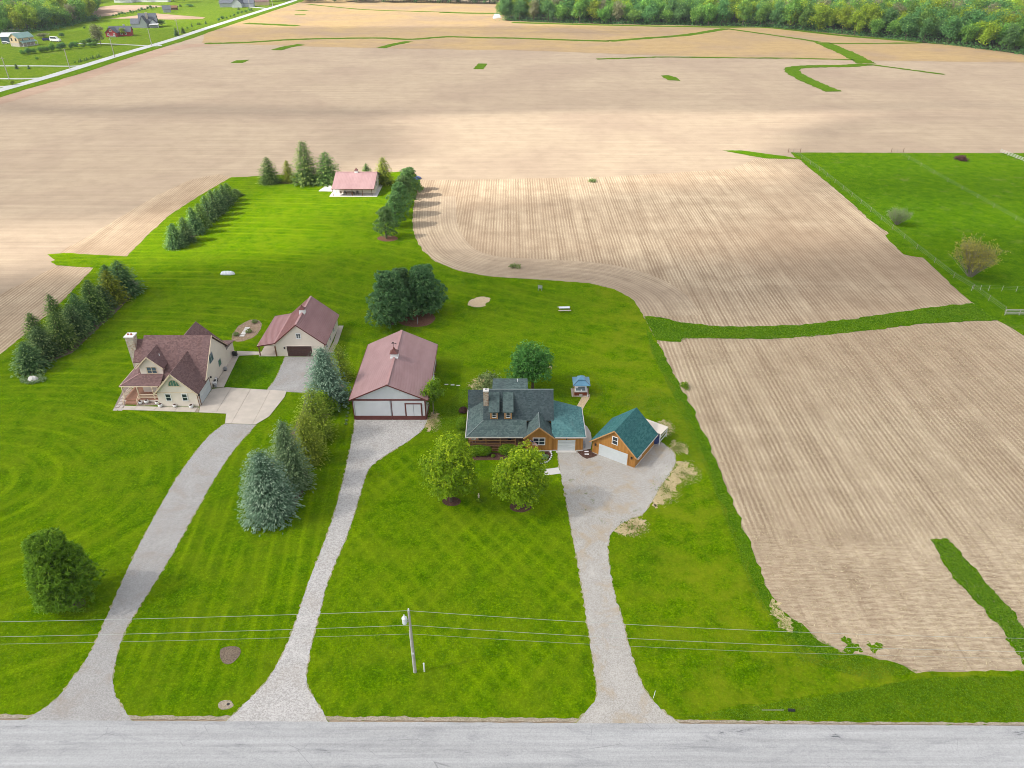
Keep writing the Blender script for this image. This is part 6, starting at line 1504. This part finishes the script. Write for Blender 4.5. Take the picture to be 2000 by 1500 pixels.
o = MB().tube([(0, 0, 0), (.12, .1, 1.1)], .025, 6).build('marker_stake', M['white']); p = G(1276, 1364); o.location = (p.x, p.y, .05); props(o, 'thin white stake at the corner of the weedy gravel drive', 'stake')
o = MB().tube([(0, 0, 0), (0, 0, 1.6)], .04, 6).build('garden_post', M['grey']); p = G(816, 634); o.location = (p.x, p.y, .05); props(o, 'thin grey post standing near the two big pines', 'post')
p = G(1548, 1389); o = MB().tube([(-.5, 0, .2), (.2, 0, .15)], .15, 10).build('culvert_pipe', M['black']); o.location = (p.x, p.y, .0); props(o, 'dark culvert pipe end in the verge beside the road', 'pipe')
p = G(1512, 1388); o = MB().tube([(-1.3, 0, .06), (1.0, 0, .06)], .028, 6).build('white_pipe', M['concrete']); o.location = (p.x, p.y, .05); props(o, 'thin pale pipe lying in the verge beside the culvert', 'pipe')
for i, (a, c_, ty) in enumerate(((18, 155, 127), (137, 136, 97), (224, 112, 78), (297, 91, 64), (350, 70, 52), (489, 22, 4), (533, 14, -8))):
    p = at(a, c_); util_pole(p.x, p.y, 11, ('leftmost far pale pole beside the country road', 'far pole beside the saplings of the country road', 'far pole standing below the red house', 'far pole right of the red house by the road', 'far pole in front of the dark road spruce', 'far pole near the wide grey house at the top', 'topmost far pole beside the country road')[i], 'poles along the country road', s=1.5)

# pasture fences
def fence(name, label, pts, sp, ph, rails, mat='grey_wood', pr=.07, rr=.014, cap=False, wire=True):
    P = [G(*q) for q in pts]; p0 = P[0]; t = thing(name, label, 'fence', (p0.x, p0.y, .06))
    cum = 0; posts = []
    for a, b_ in zip(P[:-1], P[1:]):
        L = (b_ - a).length; n = max(1, round(L / sp))
        posts += [a.lerp(b_, i / n) for i in range(n)]
    posts.append(P[-1])
    first = None
    for q in posts:
        q = q - p0
        if first is None: first = MB().tube([(0, 0, 0), (0, 0, ph)], pr*.85, 6).build('post', M[mat], t); first.location = (q.x, q.y, 0)
        else:
            c = first.copy(); link(c); c.parent = t; c.location = (q.x, q.y, 0); c.rotation_euler = (random.uniform(-.04, .04), random.uniform(-.04, .04), 0)
    for z in rails:
        if wire:
            MB().tube([(q.x - p0.x, q.y - p0.y, z) for q in posts], rr*.6, 4).build('wire', M['fence_wire'], t)
        else:
            for a, b_ in zip(posts[:-1], posts[1:]): MB().bar((a.x-p0.x, a.y-p0.y, z), (b_.x-p0.x, b_.y-p0.y, z), .05, .15).build('board', M[mat], t)
    return t
fence('wire_fence', 'wire fence along the left side of the pasture', [(1549, 299), (1600, 334), (1700, 414), (1790, 487), (1862, 543), (1900, 566), (1962, 611)], 7.5, 1.35, (.4, .75, 1.1, 1.3), 'bark_grey', pr=.055, rr=.022)
fence('wire_fence', 'wire fence crossing the pasture to the right', [(1752, 299), (1850, 356), (1940, 406), (2030, 457)], 9, 1.3, (.5, .9, 1.25), 'bark_grey', pr=.05, rr=.02)
fence('wire_fence', 'wire fence with white topped posts below the yellow willow', [(1897, 568), (1914, 567.5), (1930, 568), (1956, 569), (1984, 570), (2040, 572)], 3.5, 1.3, (.5, .9, 1.25), 'grey_wood', .05, .014)
fence('board_fence', 'weathered grey board fence at the right edge below the pasture', [(1962, 616), (1990, 616), (2030, 616.5), (2070, 617)], 2.6, 1.4, (.3, .65, 1.0, 1.3), wire=False, pr=.09)
fence('board_fence', 'pale double board fence at the upper right corner', [(1953, 299), (2000, 317), (2050, 337)], 4, 1.5, (.5, .9, 1.3), wire=False, pr=.09)
def field_gate(px, py, label):
    p = at(px, py); t = thing('gate_frame', label, 'gate', p)
    for xx in (-2.2, 2.2): MB().tube([(xx, 0, 0), (xx, 0, 1.6)], .08, 6).build('post', M['wood_dark'], t)
    for zz in (.6, 1.3): MB().bar((-2.2, 0, zz), (2.2, 0, zz), .06, .08).build('rail', M['wood_dark'], t)
field_gate(1752, 298.5, 'dark wooden brace posts where the crossing fence meets the field')
field_gate(1551, 298.5, 'dark wooden brace posts at the left corner of the pasture')
p = at(1878, 313); make_tree('brush_pile', 'dark brush pile in the upper right of the pasture', 'brush pile', crown_broad(88, 1.4, 2.2, .02, 8, 20, 4, .25, LM['burgundy'], .1, .6), None, p)

# things on the lawns
p = at(445, 536); t = thing('covered_boat', 'long low object under crumpled silver sheeting on the back lawn', 'covered object', p)
m = MB(); nn, mm = 14, 9; V = []
for i in range(nn):
    for j in range(mm):
        u, v = i/(nn-1)*2-1, j/(mm-1)*math.pi; rr = max(.02, (1 - abs(u)**3.2)) ** .5
        V.append((u*1.75, -math.cos(v)*.62*rr, math.sin(v)*.80*rr*(1 + .13*math.sin(i*2.3+j)) + .02))
m.add(V, [(i*mm+j, (i+1)*mm+j, (i+1)*mm+j+1, i*mm+j+1) for i in range(nn-1) for j in range(mm-1)]); m.build('silver_sheet', M['silver'], t)
for xx in (-1.0, .2, 1.1): MB().box(xx-.05, xx+.05, -.68, .68, 0, .12).build('skid', M['black'], t)
p = at(66, 744); t = thing('boulder', 'big pale boulder on the left lawn ringed by strappy plants', 'boulder', p)
m = MB(); n0 = 10
for i in range(7):
    ph = i/6*math.pi/2
    for k in range(n0):
        a = 2*math.pi*k/n0; q = 1 + .18*mnoise.noise(Vector((math.cos(a)*2, math.sin(a)*2, i*.7))); m.v.append((1.0*math.cos(a)*math.cos(ph)*q, .7*math.sin(a)*math.cos(ph)*q, .95*math.sin(ph)*q))
m.f += [(i*n0+k, i*n0+(k+1) % n0, (i+1)*n0+(k+1) % n0, (i+1)*n0+k) for i in range(6) for k in range(n0)]
m.build('rock', M['concrete_white'], t)
r_ = np.random.default_rng(5); n = 700; a = r_.random(n)*6.28; C = np.stack([np.cos(a)*r_.uniform(1.0, 2.3, n), np.sin(a)*r_.uniform(.7, 1.5, n), r_.uniform(.05, .5, n)], 1)
props(make_tree('lily_clump', 'strappy pale green plants growing round the big boulder', 'plant', leaves_mesh('crown', C, r_.normal(size=(n, 3))+np.array([0, 0, .6]), np.full(n, .26), r_.random(n), LM['hosta'], .18, 5, np.stack([np.cos(a), np.sin(a), np.full(n, .8)], 1)), None, p))
p = at(1102, 607); t = thing('picnic_table', 'picnic table with pale top and wooden benches on the back lawn', 'picnic table', p, .05)
MB().box(-1.15, 1.15, -.42, .42, .72, .78).build('tabletop', M['silver'], t)
for s in (-1, 1): MB().box(-1.35, 1.35, s*.85-.16, s*.85+.16, .42, .48).build('bench', M['concrete'], t)
for xx in (-.85, .85):
    lg = MB(); lg.bar((xx, -.75, 0), (xx, -.25, .72), .1, .06, X); lg.build('leg', M['wood_dark'], t); lg = MB(); lg.bar((xx, .75, 0), (xx, .25, .72), .1, .06, X); lg.build('leg', M['wood_dark'], t)
    MB().box(xx-.03, xx+.03, -.95, .95, .34, .42).build('crossbeam', M['wood_dark'], t)
p = at(1055, 567); patio_chair('lawn_chair', 'grey wooden lawn chair alone near the curved field edge', 'chair', p.x, p.y, .05, 2.9, M['grey'], s=1.45)
p = at(1069, 721); t = thing('bench', 'low pale bench by the dark tree behind the brown house', 'bench', p)
MB().box(-.85, .85, -.2, .2, .40, .46).build('seat', M['cream_trim'], t)
for xx in (-.7, .7): MB().box(xx-.05, xx+.05, -.18, .18, 0, .40).build('leg', M['cream_trim'], t)
p = at(1065, 719); t = thing('birdhouse', 'small white birdhouse on a post behind the brown house', 'birdhouse', p + Vector((-.2, .6, 0)))
MB().tube([(0, 0, 0), (0, 0, .9)], .04, 6).build('post', M['white'], t); MB().prism([(-.16, -.15, .9), (.16, -.15, .9), (.16, -.15, 1.2), (0, -.15, 1.38), (-.16, -.15, 1.2)], (0, .3, 0)).build('house_box', M['white'], t)
for i, (a, c_) in enumerate(((872, 751.5), (884, 752.5), (895, 753.5))):
    p = G(a, c_); o = MB().box(-.33, .33, -.12, .12, 0, .06).build('stepping_stone', M['flag_white']); o.location = (p.x, p.y, .05)
    props(o, ('left', 'middle', 'right')[i] + ' one of three white stepping stones in the grass right of the big barn', 'stepping stone', 'stepping stones by the barn')
p = at(814, 349); t = thing('tarp_pile', 'blue and white tarp pile at the field corner behind the pines', 'tarp', p)
MB().lathe([(1.5, 0), (1.4, .35), (.9, .6), (.1, .7)], (0, 0, 0), 10).build('blue_tarp', M['blue_tarp'], t); MB().lathe([(.9, 0), (.85, .4), (.4, .65), (.05, .7)], (-1.7, .2, 0), 9).build('white_tarp', M['white'], t)
# things along the right wall of the cream house
p = at(424, 752)
t = thing('motorcycle', 'white and black motorcycle parked on the walk beside the cream house', 'motorcycle', (p.x - .2, p.y + .3, .13), R(96))
for xx, nm in ((-.72, 'wheel'), (.78, 'wheel')):
    w_ = MB(); w_.tube([(xx, -.07, .32), (xx, .07, .32)], .32, 14); w_.build(nm, M['black'], t)
m = MB(); m.prism([(-.85, -.17, .55), (-.2, -.17, .48), (.45, -.17, .55), (.62, -.17, .92), (.25, -.17, .98), (-.1, -.17, .80), (-.75, -.17, .85)], (0, .34, 0)); m.build('body', M['white'], t)
MB().box(-.7, -.05, -.16, .16, .82, .92).build('seat', M['black'], t)
m = MB(); m.bar((.55, 0, 1.0), (.82, 0, .35), .08, .08, Y); m.bar((.5, -.36, 1.06), (.5, .36, 1.06), .05, .05); m.build('fork', M['grey'], t)
MB().box(-.35, .35, -.13, .13, .2, .5).build('engine', M['grey'], t)
for xx in (-.75,): MB().box(-1.05, -.6, -.33, .33, .5, .85).build('pannier', M['white'], t)
t = thing('grill', 'dark covered grill at the back corner of the cream house', 'grill', (-53.0, 122.6, .13))
MB().box(-.4, .4, -.3, .3, .35, .9).build('body', M['black'], t); MB().prism([(-.4, -.3, .9), (-.4, .3, .9), (-.4, .18, 1.15), (-.4, -.18, 1.15)], (.8, 0, 0)).build('lid', M['black'], t)
for xx in (-.35, .35):
    for yy in (-.25, .25): MB().box(xx-.03, xx+.03, yy-.03, yy+.03, 0, .35).build('leg', M['grey'], t)
t = thing('hose_reel', 'round dark hose reel against the right wall of the cream house', 'hose reel', (-53.2, 117.5, .13))
m = MB(); m.tube([(0, -.14, .4), (0, .14, .4)], .38, 14); m.build('reel', M['grey'], t); MB().box(-.2, .2, -.25, .25, 0, .1).build('stand', M['black'], t)
t = thing('bin', 'small dark bin beside the motorcycle at the garage corner', 'bin', (-53.05, 111.7, .13)); MB().lathe([(.2, 0), (.26, .55), (.28, .6), (.1, .68)], (0, 0, 0), 10).build('bin_body', M['grey'], t)
# ornament between the maples
p = at(935, 974); t = thing('garden_ornament', 'tiny pale garden ornament between the two front maples', 'ornament', p)
MB().lathe([(.14, 0), (.10, .3), (.16, .5), (.08, .7), (.11, .85), (.02, .98)], (0, 0, 0), 8).build('statue', M['cream_trim'], t)
make_tree('grass_tuft', 'dark grass tuft at the foot of the tiny garden ornament', 'grass tuft', crown_clipped(9, .45, .35, .3, 160, .12, LM['bush'], 2), None, at(936, 979))

# ------------------------------------------------------------------ ground cover nobody could count
def scatter_mesh(name, C, N, S, mat, aspect, dirs, label, seed):
    me = leaves_mesh(name, C, N, S, np.random.default_rng(seed).random(len(C)), mat, aspect, seed, dirs)
    return props(link(bpy.data.objects.new(name, me)), label, 'ground cover', None, 'stuff')
def poly_scatter(pxpoly, n, seed):
    P = [tuple(G(*q).xy) for q in pxpoly]; r = random.Random(seed); xs, ys = [p[0] for p in P], [p[1] for p in P]; out = []
    while len(out) < n:
        x, y = r.uniform(min(xs), max(xs)), r.uniform(min(ys), max(ys))
        if inside(x, y, P): out.append((x, y, 0))
    return np.array(out)
LM['straw'] = leafmat('straw_blades', (.36, .27, .16), (.60, .49, .33), None, .1, 0)
LM['straw_dull'] = leafmat('straw_dull', (.36, .29, .14), (.58, .47, .26), None, .1, 0)
LM['blade'] = leafmat('grass_blades', (.07, .17, .003), (.13, .25, .004), (.20, .31, .008), .35, 0)
r_ = np.random.default_rng(77)
C = poly_scatter([(1330, 670), (1950, 628), (2000, 660), (2150, 900), (2150, 1310), (1820, 1308), (1765, 1296), (1640, 1268), (1545, 1212), (1460, 1040), (1345, 780)], 42000, 1)
C[:, 2] = .05 + r_.random(len(C))*.05
a = r_.random(len(C))*6.28
scatter_mesh('corn_stalks', C, np.stack([r_.normal(size=len(C))*.25, r_.normal(size=len(C))*.25, np.ones(len(C))], 1), r_.uniform(.10, .42, len(C)), LM['straw'], .075, np.stack([np.cos(a), np.sin(a), r_.normal(size=len(C))*.1], 1), 'pale chopped corn stalks strewn over the near right field', 2)
def blades(pxpoly, n, hmin, hmax, seed, name, label, mat='blade', wide=.34):
    C = poly_scatter(pxpoly, n, seed); r = np.random.default_rng(seed); S = r.uniform(hmin, hmax, n)*.8; C[:, 2] = .05 + S*.5
    D = np.stack([r.normal(size=n), r.normal(size=n), np.ones(n)*.55], 1)
    return scatter_mesh(name, C, np.stack([r.normal(size=n)*.4, r.normal(size=n)*.4 - .25, np.ones(n)], 1), S, LM[mat], wide*.5, D, label, seed)
blades([(1258, 620), (1400, 640), (1560, 637), (1700, 620), (1895, 594), (1950, 626), (1800, 632), (1700, 644), (1500, 662), (1340, 662), (1330, 667), (1280, 663)], 15000, .12, .34, 11, 'tall_grass', 'tall grass standing in the ditch between the fields')
blades([(1262, 645), (1300, 702), (1352, 802), (1400, 907), (1455, 1042), (1505, 1168), (1545, 1214), (1640, 1272), (1760, 1300), (1800, 1312), (1700, 1330), (1560, 1290), (1470, 1160), (1405, 985), (1335, 815), (1272, 690)], 13000, .08, .22, 12, 'rough_grass', 'rough uneven grass along the right field edge')
blades([(1820, 1058), (1852, 1056), (1880, 1092), (1960, 1178), (2040, 1280), (2010, 1305), (1955, 1226), (1858, 1120)], 9000, .1, .3, 13, 'tall_grass', 'tall grass of the green wedge in the right field')
blades([(1330, 1402), (1600, 1360), (1800, 1325), (2060, 1320), (2060, 1412), (1500, 1407)], 13000, .06, .18, 14, 'verge_grass', 'uneven grass of the roadside verge at the lower right')
blades([(1290, 760), (1330, 800), (1372, 905), (1330, 900), (1300, 865), (1290, 840), (1255, 800), (1200, 790), (1230, 770)], 5000, .07, .2, 15, 'rough_grass', 'rough grass round the back of the brown garage')
blades([(870, 790), (905, 760), (935, 740), (930, 800), (905, 880), (870, 850), (845, 830)], 7000, .06, .2, 16, 'rough_grass', 'patchy grass between the barn and the brown house')

STRAW_AT = [(1298, 838, 20, 17), (1325, 875, 18, 12), (1335, 925, 36, 26), (1300, 958, 30, 30), (1234, 1030, 34, 20), (845, 823, 18, 20), (942, 752, 28, 18)]
for i, (a, c_, rx, ry) in enumerate(STRAW_AT):
    r = np.random.default_rng(200 + i); n = 1500; an = r.random(n)*6.28; q = np.minimum(np.abs(r.normal(size=n))*.55, r.uniform(.7, 1.15, n))
    C = np.array([tuple(G(a + rx*q[k]*math.cos(an[k]), c_ + ry*q[k]*math.sin(an[k]))) for k in range(n)]); C[:, 2] = .075
    b2 = r.random(n)*6.28
    scatter_mesh('straw_litter', C, np.stack([r.normal(size=n)*.2, r.normal(size=n)*.2, np.ones(n)], 1), r.uniform(.06, .2, n), LM['straw_dull'], .3, np.stack([np.cos(b2), np.sin(b2), np.zeros(n)], 1), 'dry straw litter scattered over and round a bare patch', i)
    C2 = C[::6] + np.array([0, 0, .02]); m2 = len(C2)
    scatter_mesh('sparse_grass', C2 + r.normal(size=(m2, 3))*np.array([.3, .3, 0]), np.stack([r.normal(size=m2)*.4, r.normal(size=m2)*.4, np.ones(m2)], 1), r.uniform(.06, .2, m2), LM['blade'], .34, None, 'sparse grass growing through a bare straw patch', i + 40)
# ------------------------------------------------------------------ unseen clouds placed to shade the near yards and dim stretches of the fields
def vapour(name, k):
    tcl = NT(name)
    tb_ = tcl.n('BsdfTransparent'); tt_ = tcl.n('BsdfTranslucent'); tt_.inputs['Color'].default_value = (.95, .95, .95, 1)
    mx_ = tcl.n('MixShader'); mx_.inputs[0].default_value = k
    tcl.L(tb_.outputs[0], mx_.inputs[1]); tcl.L(tt_.outputs[0], mx_.inputs[2]); tcl.L(mx_.outputs[0], tcl.t.nodes['Material Output'].inputs['Surface'])
    return tcl.m
M['cloud'] = vapour('cloud_vapour', .57)
M['thin_cloud'] = vapour('cloud_vapour_thin', .30)
def cloud(gx, gy, sx, sy, alt, seed, label, rz=0.0, mat='cloud'):
    """lumpy flat bottomed cumulus whose shade falls round gx, gy"""
    c = Vector((gx, gy, 0)) - SHADOW * (alt / math.tan(SUN_EL)) + Vector((0, 0, alt))
    m = MB(); nu, nv = 72, 20
    for j in range(nv):
        ph = -math.pi/2 + math.pi*(j + .5)/nv
        for i in range(nu):
            a = 2*math.pi*i/nu; d = Vector((math.cos(a)*math.cos(ph), math.sin(a)*math.cos(ph), math.sin(ph)))
            k = 1 + .16*mnoise.noise(d*2.1 + Vector((seed, 0, 0))) + .10*mnoise.noise(d*5.3 + Vector((0, seed, 0)))
            sq = (abs(d.x)**3.2 + abs(d.y)**3.2 + abs(d.z)**3.2) ** (-1/3.2)
            z = d.z * sq * k * (150 if d.z > 0 else 55)
            m.v.append((d.x*sq*k*sx, d.y*sq*k*sy, z))
    for j in range(nv - 1):
        for i in range(nu): m.f.append((j*nu+i, j*nu+(i+1) % nu, (j+1)*nu+(i+1) % nu, (j+1)*nu+i))
    m.f.append(tuple(range(nu))[::-1]); m.f.append(tuple(range((nv-1)*nu, nv*nu)))
    o = m.build('cloud', M[mat], smooth=True); o.location = c; o.rotation_euler = (0, 0, rz)
    return props(o, label, 'cloud', None, 'structure')
cloud(-10, -112, 430, 272, 1300, 3.0, 'pale cloud overhead that keeps the near yards in soft shade', R(3))
cloud(62, 188, 88, 36, 1300, 5.0, 'small pale cloud overhead that shades the middle stubble field', R(2), 'thin_cloud')
cloud(-290, 262, 135, 78, 1300, 6.0, 'thin pale cloud overhead that dims the far left stubble', R(-8), 'thin_cloud')
cloud(255, 280, 135, 62, 1300, 7.0, 'thin pale cloud overhead that dims the far right stubble', 0, 'thin_cloud')
cloud(60, 500, 640, 150, 1300, 8.0, 'thin pale cloud overhead that dims the middle of the far field', mat='thin_cloud')

# thin summer haze over the whole country
th = NT('haze_air'); th.t.nodes.remove(th.b)
pv = th.n('VolumePrincipled'); pv.inputs['Density'].default_value = .00006; pv.inputs['Color'].default_value = (.86, .92, 1.0, 1); pv.inputs['Anisotropy'].default_value = .2
th.L(pv.outputs[0], th.t.nodes['Material Output'].inputs['Volume'])
M['haze'] = th.m
hz = MB().box(-4600, 4600, -2600, 6100, -1.0, 76.0).build('haze', M['haze']); props(hz, 'thin pale air haze over the whole country', 'haze', None, 'stuff')
